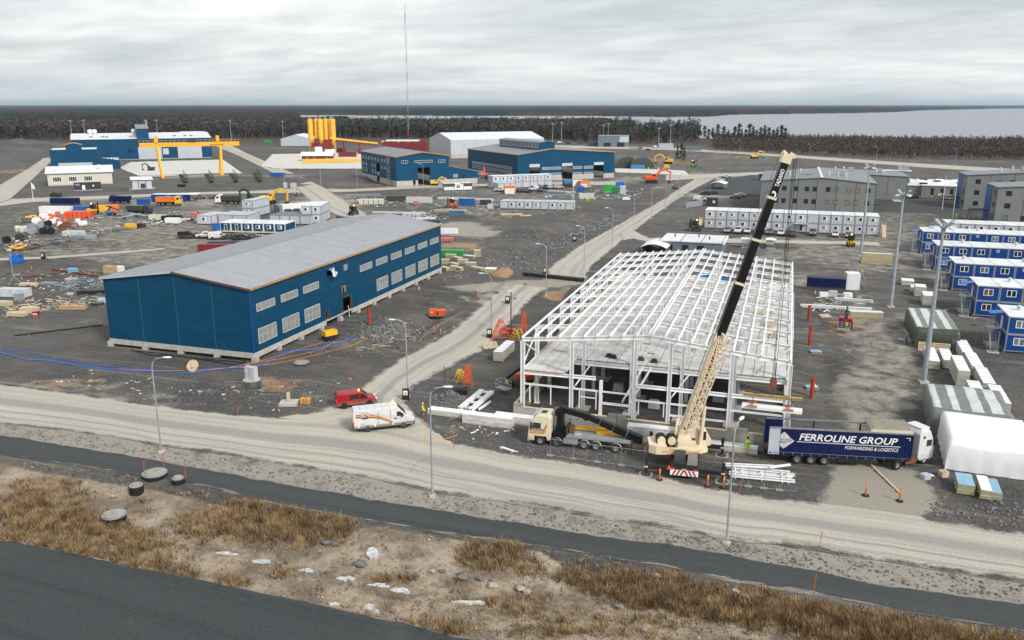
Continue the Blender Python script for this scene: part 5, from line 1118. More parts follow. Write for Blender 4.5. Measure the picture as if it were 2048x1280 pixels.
px_block('cabin_row','two-storey pale cabin pair with side stair by the gravel junction',604,447,R(18),2,2,'module_grey','roof_white','slide',54,w=3.2,d=13)
px_block('cabin','dark grey roofed cabin row behind the blue huts',540,448,R(9),4,1,'module_grey','teal_grey',None,57,w=3.4,d=9)
r = px_block('cabin_row','blue cabins with white roof and canopy beside the orange tipper truck',303,404,R(18),3,1,'module_blue','roof_white',lambda a,f: None if a == 0 else 'twin',55,w=4.5,d=5,frame='module_blue')
MB().box(13.5,18,-.6,5,2.95,3.1).build('canopy_roof','white_paint',r); [MB().cyl((17.5,y,0),(17.5,y,2.95),.08,n=5).build('canopy_post','dark_grey',r) for y in (-.4,4.6)]
def flat_office():
 r = thing('flat_roofed_building','low blue-grey office with white ribbed roof behind the steel frame','building',(-30.0,212.3,0),R(-.5)); W,D,E = 15.6,12,3.3
 MB().box(0,W,0,D,.1,E).build('wall','teal_grey',r)
 for k in range(3): MB().box(W*k/3-.1+.05,W*(k+1)/3-.05,-.25,D+.2,E,E+.28).build('roof_section','roof_white',r)
 for k in range(4): MB().box(W*k/3-.06,W*k/3+.06,-.27,D+.2,E+.1,E+.36).build('roof_rib','dark_grey',r)
 for x in (1.6,5.6,9.4): pwin(r,'F',x,x+1.7,1.0,2.6,1,1,'office_trim','glass',.05,.12)
 for (x,y) in ((3,6),(9,7),(12,4)): MB().cyl((x,y,E+.2),(x,y,E+1.1),.18,n=6).build('roof_vent','dark_grey',r)
 MB().box(W+.02,W+.5,-.2,D,E-.3,E+.35).build('gutter_edge','white_paint',r)
flat_office()
def bus_shed(u,v,rz,label):
 g = G(u,v); r = thing('bicycle_shelter',label,'shelter',(g.x,g.y,0),rz); n = 8; P = [( -.3+6.6*k/n,2.3+.9*math.sin(math.pi*k/n)) for k in range(n+1)]
 MB().prism(P+[(x,z+.08) for x,z in P[::-1]],-.4,9).build('roof','white_paint',r)
 for x in (0,6):
  for y in (0,4.3,8.6): MB().cyl((x,y,0),(x,y,2.4),.07,n=5).build('post','galv',r)
  MB().box(x-.02,x+.02,0,8.6,.3,2.2).build('glazing','glass_sky',r)
bus_shed(1421,378,R(-5),'glazed bicycle shelter with white arched roof in the car park')
bus_shed(1283,512,R(-2),'white arched shelter roof at the far end of the steel frame')
g = G(1393,384.5); g = G(1517,361); r = thing('smoking_shelter','dark blue shed with tilted roof in the far car park','shed',(g.x,g.y,0)); MB().box(0,4.2,0,4,.1,3).build('wall','office_trim',r); MB().add([(-.6,-.5,2.9),(4.6,-.5,3.5),(4.6,4.4,3.5),(-.6,4.4,2.9),(-.6,-.5,3.05),(4.6,-.5,3.65),(4.6,4.4,3.65),(-.6,4.4,3.05)],[(3,2,1,0),(4,5,6,7),(0,1,5,4),(1,2,6,5),(2,3,7,6),(3,0,4,7)]).build('roof','sky_blue',r)
g = G(1412,412); r = thing('gate_kiosk','dark grey gatehouse cube beside the white van in the fenced yard','kiosk',(g.x,g.y,0)); MB().box(0,4,0,4,.1,3.1).build('wall','office_trim',r); MB().box(-.15,4.15,-.15,4.15,3.1,3.3).build('roof','teal_grey',r); MB().box(2.4,3.2,-.04,.02,1.2,2.1).build('sign','white_paint',r)
# camouflage tents
for i,(u,lab) in enumerate(((1232,'left dark green arched tent right of the clerestory hall'),(1262,'right dark green arched tent right of the clerestory hall'))):
 g = G(u,336+i*1); r = thing('arched_tent',lab,'tent',(g.x,g.y,0),R(30),'dark green arched tents'); P = [(7*math.cos(math.pi*(1-k/10))*1.1+7,6.5*math.sin(math.pi*k/10)) for k in range(11)]; MB().prism(P,0,14).build('cover','tarp_green',r); MB().box(5,9,-.06,-.01,0,3.6).build('door','office_trim',r)
# ---------------------------------------------------------------- guyed mast and wind farm
def mast():
 g = G(818,278); h = hgt(g,6); r = thing('radio_mast','very tall thin red and white lattice radio mast','mast',(g.x,g.y,0)); n = 14
 for k in range(n):
  z0,z1 = h*k/n,h*(k+1)/n-.05; w = .55; m = MB()
  for (a,b) in ((-w,-w),(w,-w),(0,w)): m.beam((a,b,z0),(a,b,z1),.15)
  c = [(-w,-w),(w,-w),(0,w)]; q = 5
  for j in range(q):
   for s in range(3): a,b = c[s],c[(s+1) % 3]; t0,t1 = z0+(z1-z0)*j/q,z0+(z1-z0)*(j+1)/q; m.beam((*a,t0),(*b,t1),.08)
  m.build('mast_section','mast_red' if k % 2 == 0 else 'module_grey',r)
 for zz in (h*.33,h*.62,h*.92):
  for a in (.5,2.6,4.7): MB().cyl((0,0,zz),(55*math.cos(a),55*math.sin(a),0),.03,n=3).build('guy_wire','galv',r)
mast()
def turbines():
 proto = thing('wind_turbine','','wind turbine',(0,0,-3000)); MB().cyl((0,0,0),(0,0,130),3.2,1.8,n=8).build('tower','roof_white',proto); MB().box(-2.5,2.5,-7,5,129,134).build('nacelle','roof_white',proto)
 for k in range(3): a = k*2.094+.4; MB().beam((0,-8,131.5),(60*math.sin(a),-8,131.5+60*math.cos(a)),2.6,.8,up=(0,1,0)).build('blade','roof_white',proto)
 us = [1470,1484,1534,1564,1606,1642,1652,1665,1679,1695,1706,1722,1731,1748,1761,1768,1782,1795,1808,1823,1837,1851,1870,1888,1905,345,380]
 for i,u in enumerate(us):
  D = (11500 if i < 5 else 19000+(i*977) % 7000) if i < 25 else 24000; x,y = cam_xy(D,u)
  lab = ('tallest pair' if i < 2 else 'tall')+' wind turbine on the horizon, %s from the left' % ('first second third fourth fifth'.split()[i]) if i < 5 else ('small wind turbine in the far row on the horizon over the lake' if i < 25 else 'tiny wind turbine on the horizon above the left forest')
  dup(proto,(x,y,0),YAW+R(-20+(i*37) % 50),lab,'wind turbines far over the lake' if i < 25 else 'wind turbines above the left forest')
 for ch in list(proto.children): bpy.data.objects.remove(ch)
 bpy.data.objects.remove(proto)
turbines()
# ================================================================ VEHICLES
def bevelled(mb,w,seg=2,ang=25):
 me = mb.mesh('tmp'); bm = bmesh.new(); bm.from_mesh(me); bmesh.ops.remove_doubles(bm,verts=bm.verts,dist=1e-4); bmesh.ops.recalc_face_normals(bm,faces=bm.faces)
 es = [e for e in bm.edges if len(e.link_faces) == 2 and e.calc_face_angle(0) > R(ang)]
 bmesh.ops.bevel(bm,geom=es,offset=w,segments=seg,profile=.6,affect='EDGES',clamp_overlap=True)
 bm.to_mesh(me); bm.free(); return me
WHEELS = {}
def wheel(parent,x,y,r,w,out,name='wheel'):
 k = (round(r,2),round(w,2))
 if k not in WHEELS:
  m = MB().lathe([(r*.62,-w/2),(r*.92,-w/2),(r,-w*.3),(r,w*.3),(r*.92,w/2),(r*.62,w/2)],18,caps=False); a = m.mesh('tyre'); a.materials.append(MAT('rubber'))
  m = MB().lathe([(r*.61,-w*.3),(r*.61,w*.36),(r*.52,w*.38),(r*.36,w*.14),(r*.22,w*.16),(r*.2,w*.42),(r*.05,w*.44)],14); b = m.mesh('rim'); b.materials.append(MAT('rim')); WHEELS[k] = (a,b)
 a,b = WHEELS[k]; o = inst(name,a,parent,(x,y,r),(-math.pi/2*out,0,0)); inst('rim',b,o); return o
def vehicle(name,label,cat,prof,W,belt,taper,paint,axles,r,tw,loc=(0,0,0),rz=0,wins=(),shield=None,rear=None,hood=None,group=None,trims=(),bev=.07,lights=(.75,.9),tail=(.8,1.0),arch='black'):
 """body is the side outline (x to the front, z up) swept across and drawn in above the belt line"""
 root = thing(name,label,cat,loc,rz,group); L = max(p[0] for p in prof); H = max(p[1] for p in prof)
 def half(z): return W/2*(1-taper*max(0,(z-belt)/(H-belt)))
 mb = MB().prism(prof,-W/2,W/2); me = bevelled(mb,bev,2)
 for v in me.vertices:
  k = half(v.co.z)/(W/2); v.co.y *= k
  e = max(0,(abs(v.co.x-L/2)-L*.38)/(L*.12)); v.co.y *= 1-.10*min(1,e)**2
 b = link('body',me,paint,root); 
 def panel(nm,pts,mat,th=.012):
  for s in (-1,1):
   vs = [(x,s*(half(z)+.012),z) for x,z in pts]; m = MB(); m.add(vs,[tuple(range(len(vs)))]); m.build(nm,mat,root)
 for p in wins: panel('side_window',p,'glass')
 for nm,p,mat in trims: panel(nm,p,mat)
 for nm,q in (('windscreen',shield),('rear_window',rear)):
  if q:
   (x0,z0),(x1,z1) = q; dx,dz = x1-x0,z1-z0; n = Vector((-dz,0,dx)).normalized(); n = n if (n.x > 0) == (nm == 'windscreen') else -n; o = n*.02
   a,c = half(z0)*.86,half(z1)*.88; MB().add([(x0+o.x,-a,z0+o.z),(x0+o.x,a,z0+o.z),(x1+o.x,c,z1+o.z),(x1+o.x,-c,z1+o.z)],[(0,1,2,3)]).build(nm,'glass',root)
 for x in axles:
  for s in (-1,1):
   MB().cyl((x,s*(W/2-.16),r*1.02),(x,s*(W/2+.008),r*1.02),r*1.17,n=18).build('wheel_arch',arch,root); wheel(root,x,s*(W/2-tw*.42),r,tw,s)
 for s in (-1,1):
  z0,z1 = lights; MB().tbox(L-.16,L+.01,s*W*.36-.17,s*W*.36+.17,z0,z1,.02,.03).build('headlight','headlight',root); z0,z1 = tail; MB().box(-.015,.1,s*W*.43-.10,s*W*.43+.07,z0,z1).build('tail_light','tail_red',root)
 MB().box(-.03,.12,-W*.44,W*.44,.38,.58).build('bumper','dark_grey',root); MB().box(L-.12,L+.03,-W*.42,W*.42,.34,.56).build('bumper','dark_grey',root)
 MB().box(L*.08,L*.92,-W*.42,W*.42,.18,.42).build('underbody','black',root)
 return root
CARS = {
 'sedan': dict(prof=[(0,.32),(-.02,.8),(.12,.98),(.72,1.04),(1.42,1.42),(2.55,1.46),(3.35,1.0),(4.3,.84),(4.5,.62),(4.5,.32)],W=1.82,belt=.95,taper=.24,axles=(.85,3.6),r=.33,tw=.22,wins=[[(1.0,1.02),(1.5,1.35),(2.1,1.38),(2.1,1.0)],[(2.17,1.0),(2.17,1.38),(2.55,1.38),(3.12,1.02)]],shield=((3.33,1.02),(2.62,1.44)),rear=((.76,1.06),(1.4,1.40))),
 'estate': dict(prof=[(0,.34),(-.02,.85),(.12,1.02),(.5,1.46),(2.5,1.52),(3.35,1.03),(4.35,.86),(4.58,.64),(4.58,.34)],W=1.84,belt=.98,taper=.22,axles=(.85,3.68),r=.33,tw=.22,wins=[[(.5,1.06),(.68,1.38),(1.3,1.42),(1.3,1.04)],[(1.37,1.04),(1.37,1.42),(2.1,1.44),(2.1,1.03)],[(2.17,1.03),(2.17,1.44),(2.5,1.43),(3.1,1.05)]],shield=((3.33,1.05),(2.58,1.50)),rear=((.14,1.05),(.47,1.42))),
 'suv': dict(prof=[(0,.42),(-.02,1.0),(.08,1.12),(.4,1.66),(2.7,1.72),(3.5,1.16),(4.45,1.02),(4.66,.78),(4.66,.42)],W=1.92,belt=1.1,taper=.2,axles=(.9,3.75),r=.38,tw=.25,wins=[[(.45,1.2),(.62,1.56),(1.35,1.6),(1.35,1.18)],[(1.42,1.18),(1.42,1.6),(2.2,1.62),(2.2,1.17)],[(2.27,1.17),(2.27,1.62),(2.62,1.62),(3.25,1.19)]],shield=((3.48,1.18),(2.76,1.69)),rear=((.1,1.18),(.38,1.62)),lights=(.85,1.0),tail=(.95,1.15)),
 'van': dict(prof=[(0,.36),(-.02,1.1),(.08,1.84),(.3,1.95),(3.25,1.97),(4.15,1.2),(4.95,.98),(5.12,.7),(5.12,.36)],W=1.94,belt=1.1,taper=.12,axles=(1.0,4.2),r=.35,tw=.24,wins=[[(3.05,1.17),(3.05,1.68),(3.42,1.68),(3.95,1.2)]],shield=((4.12,1.24),(3.3,1.93)),rear=((.0,1.3),(.06,1.72)),lights=(.8,.98),tail=(.95,1.3)),
 'pickup': dict(prof=[(0,.5),(0,1.05),(1.7,1.08),(1.95,1.72),(3.2,1.74),(3.85,1.15),(4.9,1.02),(5.1,.8),(5.1,.45)],W=1.86,belt=1.05,taper=.2,axles=(1.05,4.15),r=.38,tw=.26,wins=[[(2.1,1.15),(2.18,1.6),(2.65,1.62),(2.65,1.14)],[(2.72,1.14),(2.72,1.62),(3.1,1.62),(3.6,1.16)]],shield=((3.82,1.18),(3.24,1.7)),rear=((1.74,1.15),(1.93,1.62)),lights=(.85,1.0),tail=(.85,1.1)),
}
PROTO = {}
def car(kind,colour,loc,rz,label,group,sc=None):
 if kind not in PROTO:
  d = dict(CARS[kind]); o = vehicle({'van': 'parked_van','pickup': 'pickup_truck'}.get(kind,'parked_car'),label,{'van': 'van','pickup': 'pickup'}.get(kind,'car'),d.pop('prof'),d.pop('W'),d.pop('belt'),d.pop('taper'),'car_white',d.pop('axles'),d.pop('r'),d.pop('tw'),(0,0,-800),0,bev=.09,**d); PROTO[kind] = o
 c,s = math.cos(rz),math.sin(rz); L = {'sedan': 4.5,'estate': 4.58,'suv': 4.66,'van': 5.12,'pickup': 5.1}[kind]
 k = 1.06
 return dup(PROTO[kind],(loc[0]-c*L/2*k,loc[1]-s*L/2*k,.03),rz,label,group,{'car_white': 'car_'+colour},k)
CL = {'white': 'white','black': 'black','grey': 'grey','silver': 'silver','blue': 'dark blue','maroon': 'maroon','jet': 'black','teal': 'grey-green'}
KN = {'sedan': 'saloon car','estate': 'estate car','suv': 'tall car','van': 'van','pickup': 'pickup'}
ORD = 'first second third fourth fifth sixth seventh eighth ninth tenth eleventh twelfth thirteenth'.split()
def park(group,where,items,rz):
 for i,it in enumerate(items):
  u,v,kind,colour = it[:4]; g = G(u,v); a = it[4] if len(it) > 4 else rz
  car(kind,colour,g,R(a),'%s %s, %s from left %s' % (CL[colour],KN[kind],ORD[i],where),group)
def place_cars():
 park('cars parked before the pale cabin row','before the long pale cabin row',[(1455,465,'estate','silver'),(1476,466,'suv','white'),(1495,466,'sedan','white'),(1520,467,'suv','teal'),(1539,468,'sedan','grey'),(1562,470,'estate','white'),(1584,472,'van','grey',90),(1625,470,'suv','teal'),(1670,473,'sedan','white'),(1697,475,'sedan','silver')],-92)
 park('vans on the yard before the pale cabins','on the yard in front of the parked row',[(1540,491,'van','white')],88)
 park('cars behind the near blue hall','in the row behind the near blue hall',[(376,476,'van','jet'),(395,475,'estate','maroon'),(411,476,'pickup','white'),(437,478,'van','white'),(460,478,'sedan','black'),(485,479,'suv','jet'),(508,477,'estate','grey')],38)
 park('black cars by the raised cabins','by the raised pale cabins',[(575,429,'suv','jet'),(592,428,'suv','black')],-75)
 park('cars before the two-storey cabins','before the two-storey cabins',[(1000,383,'pickup','white',20),(1042,384,'estate','grey',70),(1057,385,'sedan','black',75),(1067,381,'van','white',250),(1065,374,'suv','jet',200),(1081,383,'sedan','grey',100),(1080,376,'estate','silver',100),(1091,377,'suv','blue',100),(1101,377,'sedan','white',60),(1117,377,'estate','white',40),(1135,374,'suv','black',60),(1170,377,'van','white',50)],60)
 park('cars in the far car park','in the far car park by the boom',[(1400,402,'van','white',5),(1410,390,'suv','jet',190),(1424,389,'suv','black',190),(1440,362,'sedan','white',20),(1446,359,'estate','blue',20),(1453,355,'sedan','white',20),(1470,397,'estate','teal',185),(1480,393,'sedan','white',185)],10)
 park('cars before the low canteen building','before the long low building',[(1763,383,'van','blue',5),(1763,389,'suv','white',185),(1768,393,'estate','white',185),(1775,396,'estate','white',185),(1820,391,'suv','white',0),(1825,397,'suv','jet',0),(1878,389,'sedan','white',20),(1886,395,'suv','white',10),(1897,400,'van','silver',5)],0)
 park('cars by the far entrance','by the flat-roofed office',[(1120,287,'van','white',20),(1137,288,'suv','jet',20),(1148,288,'sedan','silver',20),(1264,297,'suv','white',0),(1272,297,'sedan','white',0),(1281,298,'sedan','grey',0),(1297,301,'estate','black',0),(1310,296,'van','white',60)],20)
 park('cars along the service road','along the service road at left',[(112,393,'suv','black',185),(138,409,'suv','white',190),(399,398,'estate','teal',60),(431,397,'estate','grey',60)],0)
 g = G(1351,377); car('sedan','blue',g,R(-70),'dark blue car driving towards the site on the cross road','moving cars'); g = G(1980,445)
place_cars()
for p in PROTO.values():
 for ch in list(p.children):
  for c2 in list(ch.children): bpy.data.objects.remove(c2)
  bpy.data.objects.remove(ch)
 bpy.data.objects.remove(p)
# ---------------------------------------------------------------- the two vans at the junction
def near_vans():
 a = G(735.7,864); b = G(807,856.5); h = heading(a,b); c,s = math.cos(h),math.sin(h)
 # the near-side wheels are those seen: centre line is half a track further from us
 k = (b-a).length/4.1; n = Vector((-s,c,0)); W = 2.05
 org = a-Vector((c,s,0))*(1.62)+n*(W/2*.9)
 r = vehicle('panel_van','tall white panel van with striped side and amber beacons at the junction','van',[(0,.5),(0,2.55),(.12,2.72),(4.95,2.76),(5.25,2.66),(6.2,1.62),(6.95,1.28),(7.1,.95),(7.1,.45)],W,1.5,.10,'car_white',(1.62,5.8),.37,.26,(org.x,org.y,.03),h,shield=((6.18,1.66),(5.3,2.62)),wins=[[(5.05,1.62),(5.05,2.15),(5.45,2.15),(5.98,1.62)]],bev=.10,lights=(.95,1.25),tail=(.75,1.35),arch='dark_grey')
 for s_ in (-1,1):
  y = s_*(W/2+.012); P = lambda pts,m,nm: MB().add([(x,s_*(W/2*(1-.10*max(0,(z-1.5)/1.26))+.012),z) for x,z in pts],[tuple(range(len(pts)))]).build(nm,m,r)
  P([(.08,.5),(7.0,.5),(7.0,.78),(.08,.78)],'office_grey','lower_cladding')
  for dz,w_,m in ((0,.09,'stripe_red'),(-.09,.17,'stripe_orange'),(-.26,.09,'navy')):
   P([(.3,2.2+dz),(.9,2.2+dz),(.9,2.2+dz-w_),(.36,2.2+dz-w_)],m,'stripe')
   pts = [(1.7,2.12),(2.4,2.0),(3.2,1.75),(4.0,1.35),(4.6,.95)]; lo = [(x,z+dz*(1-.12*i)-w_*(1-.12*i)) for i,(x,z) in enumerate(pts)]; hi = [(x,z+dz*(1-.12*i)) for i,(x,z) in enumerate(pts)]
   for i in range(4): P([hi[i],hi[i+1],lo[i+1],lo[i]],m,'stripe')
  e = [(1.38+.56*math.cos(t*math.pi/9),1.98+.34*math.sin(t*math.pi/9)) for t in range(18)]; P(e,'dark_grey','badge_rim'); 
  MB().add([(1.38+.53*math.cos(t*math.pi/9),s_*(W/2*.965+.02),1.98+.31*math.sin(t*math.pi/9)) for t in range(18)],[tuple(range(18))]).build('badge','badge',r)
  for (x,z,q) in ((1.1,2.02,.13),(1.4,2.05,.16),(1.62,1.95,.14),(1.45,1.82,.10)): MB().add([(x+q*math.cos(t),s_*(W/2*.965+.027),z+q*.6*math.sin(t*1.0)) for t in (0,1.1,2.3,3.6,5.0)],[(0,1,2,3,4)]).build('badge_figure','dark_grey' if x > 1.2 else 'stripe_red',r)
  for x in (2.9,4.35): MB().box(x-.012,x+.012,y-.01,y+.004,.8,2.4).build('door_seam','dark_grey',r)
  MB().box(4.75,5.05,y-.01,y+.02,1.32,1.42).build('door_handle','black',r)
  for x in (.6,2.5,4.6): MB().box(x-.05,x+.05,y,y+.03,.66,.76).build('side_marker','beacon',r)
  MB().box(5.6,5.75,s_*1.02-.0,s_*1.02+s_*.28 if s_ > 0 else -1.02,1.55,1.95).build('mirror','black',r) if s_ > 0 else MB().box(5.6,5.75,-1.30,-1.02,1.55,1.95).build('mirror','black',r)
 MB().box(6.1,7.14,-1.0,1.0,.45,.8).build('front_bumper','black',r); MB().box(4.75,5.0,-.75,.75,2.76,2.82).build('beacon_bar','white_paint',r)
 for y in (-.65,.65): MB().cyl((4.87,y,2.82),(4.87,y,3.0),.1,.07,n=8).build('beacon','beacon',r)
 for k_ in range(1,6): MB().box(k_*.85-.015,k_*.85+.015,-.9,.9,2.752,2.775).build('roof_rib','module_grey',r)
 MB().box(.0,.04,-.02,.02,.6,2.5).build('rear_seam','dark_grey',r)
 text_part('PALVELU',.16,'frame_grey',r,(.8,-W/2-.016,1.02),(math.pi/2,0,0)); 
 a = G(688.8,818); b = G(747,811); h = heading(a,b); c,s = math.cos(h),math.sin(h); n = Vector((-s,c,0)); W = 1.98; org = a-Vector((c,s,0))*.98+n*(W/2*.9)
 d = dict(CARS['van']); r = vehicle('passenger_van','dark red van with beacon on its roof at the junction','van',d['prof'],W,1.1,.12,'red',(1.0,4.15),.36,.25,(org.x,org.y,.03),h,wins=[[(1.75,1.18),(1.75,1.7),(2.85,1.7),(2.85,1.18)],[(3.02,1.18),(3.02,1.7),(3.4,1.7),(3.95,1.2)]],shield=d['shield'],rear=d['rear'],bev=.12,lights=(.82,1.02),tail=(.9,1.35))
 MB().cyl((3.0,-.2,1.96),(3.0,-.2,2.12),.11,.08,n=8).build('beacon','beacon',r)
 for s_ in (-1,1): MB().box(3.7,3.85,s_*1.0-.14,s_*1.0+.14,1.2,1.42).build('mirror','black',r); MB().box(2.92,2.94,s_*.995-.004,s_*.995+.004,.5,1.75).build('door_seam','black',r)
near_vans()
# ---------------------------------------------------------------- curtain-side trailer and tractor
def trailer():
 A = Vector((.18,86.62)); h = R(10.0); L,W = 14.45,2.7
 r = thing('curtain_trailer','dark blue curtain-sided trailer lettered in white, roof slid open','trailer',(A.x,A.y,0),h)
 z0,z1 = 1.2,4.05
 def bx(nm,m,*a): return MB().box(*a).build(nm,m,r)
 bx('floor','brown',.05,L-.05,.05,W-.05,1.0,1.2)
 # side curtain with pleats and buckle straps
 cur = MB(); n = 60
 for i in range(n):
  x = 1.15+(L-1.35)*i/n; x2 = 1.15+(L-1.35)*(i+1)/n; d0 = .018*math.sin(i*.9)+.01*math.sin(i*2.3); d1 = .018*math.sin((i+1)*.9)+.01*math.sin((i+1)*2.3)
  cur.add([(x,d0,1.02),(x2,d1,1.02),(x2,d1*.3,z1-.1),(x,d0*.3,z1-.1)],[(0,1,2,3)])
 cur.build('side_curtain','navy',r)
 bx('rear_side_panel','module_grey',0,1.12,-.03,.03,1.02,z1-.1); bx('blue_tag','canopy_blue',.1,.38,-.05,-.031,1.1,1.28); bx('plate_tag','frame_grey',.55,1.05,-.05,-.031,1.1,1.28)
 for y in (0,W): bx('roof_rail','steel',0,L,y-.06,y+.08,z1-.1,z1+.05)
 # far side curtain drawn back: only posts and a strip remain
 for x in (5.0,9.8,14.3): bx('post','black',x-.08,x+.08,W-.12,W,1.2,z1-.1)
 bx('far_curtain','navy',0,1.8,W-.04,W+.02,1.02,z1-.1); bx('far_curtain','navy',L-2.2,L-.1,W-.04,W+.02,1.02,z1-.1)
 bx('side_board','navy',1.8,L-2.2,W-.05,W+.0,1.2,1.9)
 bx('headboard','navy',L-.12,L,.08,W-.08,1.02,z1-.05); 
 for y in (.02,W-.1): bx('rear_post','navy',-.06,.1,y,y+.1,1.0,z1)
 # sliding roof pushed to the front in folds
 for k in range(16): x = L-4.1+k*.24; m = MB().add([(x,.0,z1+.08),(x+.13,.0,z1+.62),(x+.24,.0,z1+.08),(x,W,z1+.08),(x+.13,W,z1+.62),(x+.24,W,z1+.08)],[(0,1,4,3),(1,2,5,4),(0,2,1),(3,4,5)]).build('folded_roof','cream',r)
 for y in (0,W): bx('roof_cover_edge','cream',L-4.3,L-.1,y-.05,y+.05,z1+.05,z1+.3)
 # cargo
 for (x,m) in ((2.0,'module_grey'),(5.8,'white_paint'),(8.9,'cream')): bx('cargo_box',m,x,x+1.6,.4,W-.4,1.21,2.3)
 # lettering and emblem on the curtain
 y = -.05
 o = text_part('FERROLINE GROUP',1.06,'text_white',r,(3.0,y,2.78),(math.pi/2,0,0),shear=.22,bold=.020,width=1.0)
 w = max(v.co.x for v in o.data.vertices); k = 9.9/w
 for v in o.data.vertices: v.co.x *= k
 bx('rule_line','text_white',2.85,13.2,y-.004,y,2.56,2.62)
 o = text_part('FORWARDING & LOGISTICS',.54,'text_white',r,(7.7,y,2.02),(math.pi/2,0,0),shear=.22,bold=.003); w = max(v.co.x for v in o.data.vertices); k = 5.35/w
 for v in o.data.vertices: v.co.x *= k
 MB().add([(1.16,y,2.0),(1.55,y,1.72),(2.6,y,2.62),(1.5,y,3.62),(1.16,y,3.3)],[(0,1,2,3,4)]).build('emblem','logo_grey',r)
 for rr in (.62,.5): MB().tube([(1.78+rr*1.15*math.cos(t)*math.cos(.35)-rr*.42*math.sin(t)*math.sin(.35),y-.01,2.72+rr*1.15*math.cos(t)*math.sin(.35)+rr*.42*math.sin(t)*math.cos(.35)) for t in np.linspace(1.9 if rr > .6 else 2.0,7.3,18)],.018,4).build('emblem_line','navy',r)
 MB().tube([(1.2,y-.01,2.45),(2.0,y-.01,2.85),(2.72,y-.01,3.28)],.022,4).build('emblem_line','navy',r); MB().tube([(1.5,y-.01,2.62),(1.7,y-.01,2.85),(1.9,y-.01,2.65),(2.1,y-.01,2.9)],.018,4).build('emblem_line','navy',r)
 bx('corner_mark','text_white',L-.75,L-.35,y-.004,y,3.58,3.64); bx('corner_mark','text_white',L-.41,L-.35,y-.004,y,3.3,3.58)
 bx('strap_rail','frame_grey',1.15,L-.2,-.05,-.03,1.30,1.33)
 for k in range(14): bx('strap','frame_grey',1.6+k*.92,1.64+k*.92,-.055,-.03,.98,1.32)
 for x in (3.1,4.5,5.9):
  wheel(r,x,.28,.52,.42,-1); wheel(r,x,W-.28,.52,.42,1); bx('axle','black',x-.08,x+.08,.4,W-.4,.45,.6)
 bx('chassis','black',.3,L-1,.8,1.0,.75,1.0); bx('chassis','black',.3,L-1,W-1.0,W-.8,.75,1.0); bx('pallet_box','black',7.2,9.8,.1,.7,.5,1.0); bx('rear_bumper','black',-.05,.15,.1,W-.1,.5,.65)
 for x in (10.6,): [bx('landing_leg','dark_grey',x-.1,x+.1,y_,y_+.2,.1,1.0) for y_ in (.4,W-.6)]
 # tractor
 rear = G(1792,939); fr = G(1848,926.5); h2 = heading(rear,fr); c,s = math.cos(h2),math.sin(h2); n = Vector((-s,c,0)); org = rear-Vector((c,s,0))*1.0+n*1.05
 t = thing('truck_tractor','white tractor unit coupled to the dark blue curtain trailer','truck',(org.x,org.y,0),h2)
 me = bevelled(MB().prism([(3.7,.9),(3.7,3.5),(4.0,3.85),(5.2,3.75),(5.75,2.6),(5.95,1.6),(5.95,.5),(4.0,.5)],-1.25,1.25),.12); link('cab',me,'car_white',t)
 MB().add([(5.28,-1.05,3.55),(5.28,1.05,3.55),(5.78,1.1,2.62),(5.78,-1.1,2.62)],[(0,1,2,3)]).build('windscreen','glass',t,loc=(.05,0,.02))
 for q in (-1,1):
  MB().box(4.75,5.5,q*1.255-.01,q*1.255+.01,2.05,2.75).build('side_window','glass',t); MB().box(4.2,4.5,q*1.25-.012,q*1.25+.012,2.95,3.25).build('side_window','glass',t); MB().box(5.7,5.85,q*1.4-.12,q*1.4+.12,2.1,2.9).build('mirror','black',t); MB().box(2.0,3.6,q*1.0-.25,q*1.0+.25,.45,1.05).build('fuel_tank','rust' if q < 0 else 'steel',t); MB().tbox(.3,1.75,q*1.05-.28,q*1.05+.28,1.08,1.32,.35,0).build('mudguard','black',t); MB().box(4.25,5.35,q*1.2-.08,q*1.2+.08,1.05,1.2).build('wheel_arch','module_grey',t); MB().box(5.93,5.99,q*.9-.22,q*.9+.22,.75,1.0).build('headlight','headlight',t)
  wheel(t,1.0,q*.98,.52,.5,q); wheel(t,4.8,q*1.05,.52,.34,q)
 MB().box(.2,4.0,-.45,.45,.7,1.0).build('chassis','black',t); MB().box(4.3,5.0,-.5,.5,3.83,3.88).build('roof_hatch','black',t); MB().box(4.05,5.3,-.95,.95,3.72,4.05).build('air_deflector','car_white',t)
trailer()
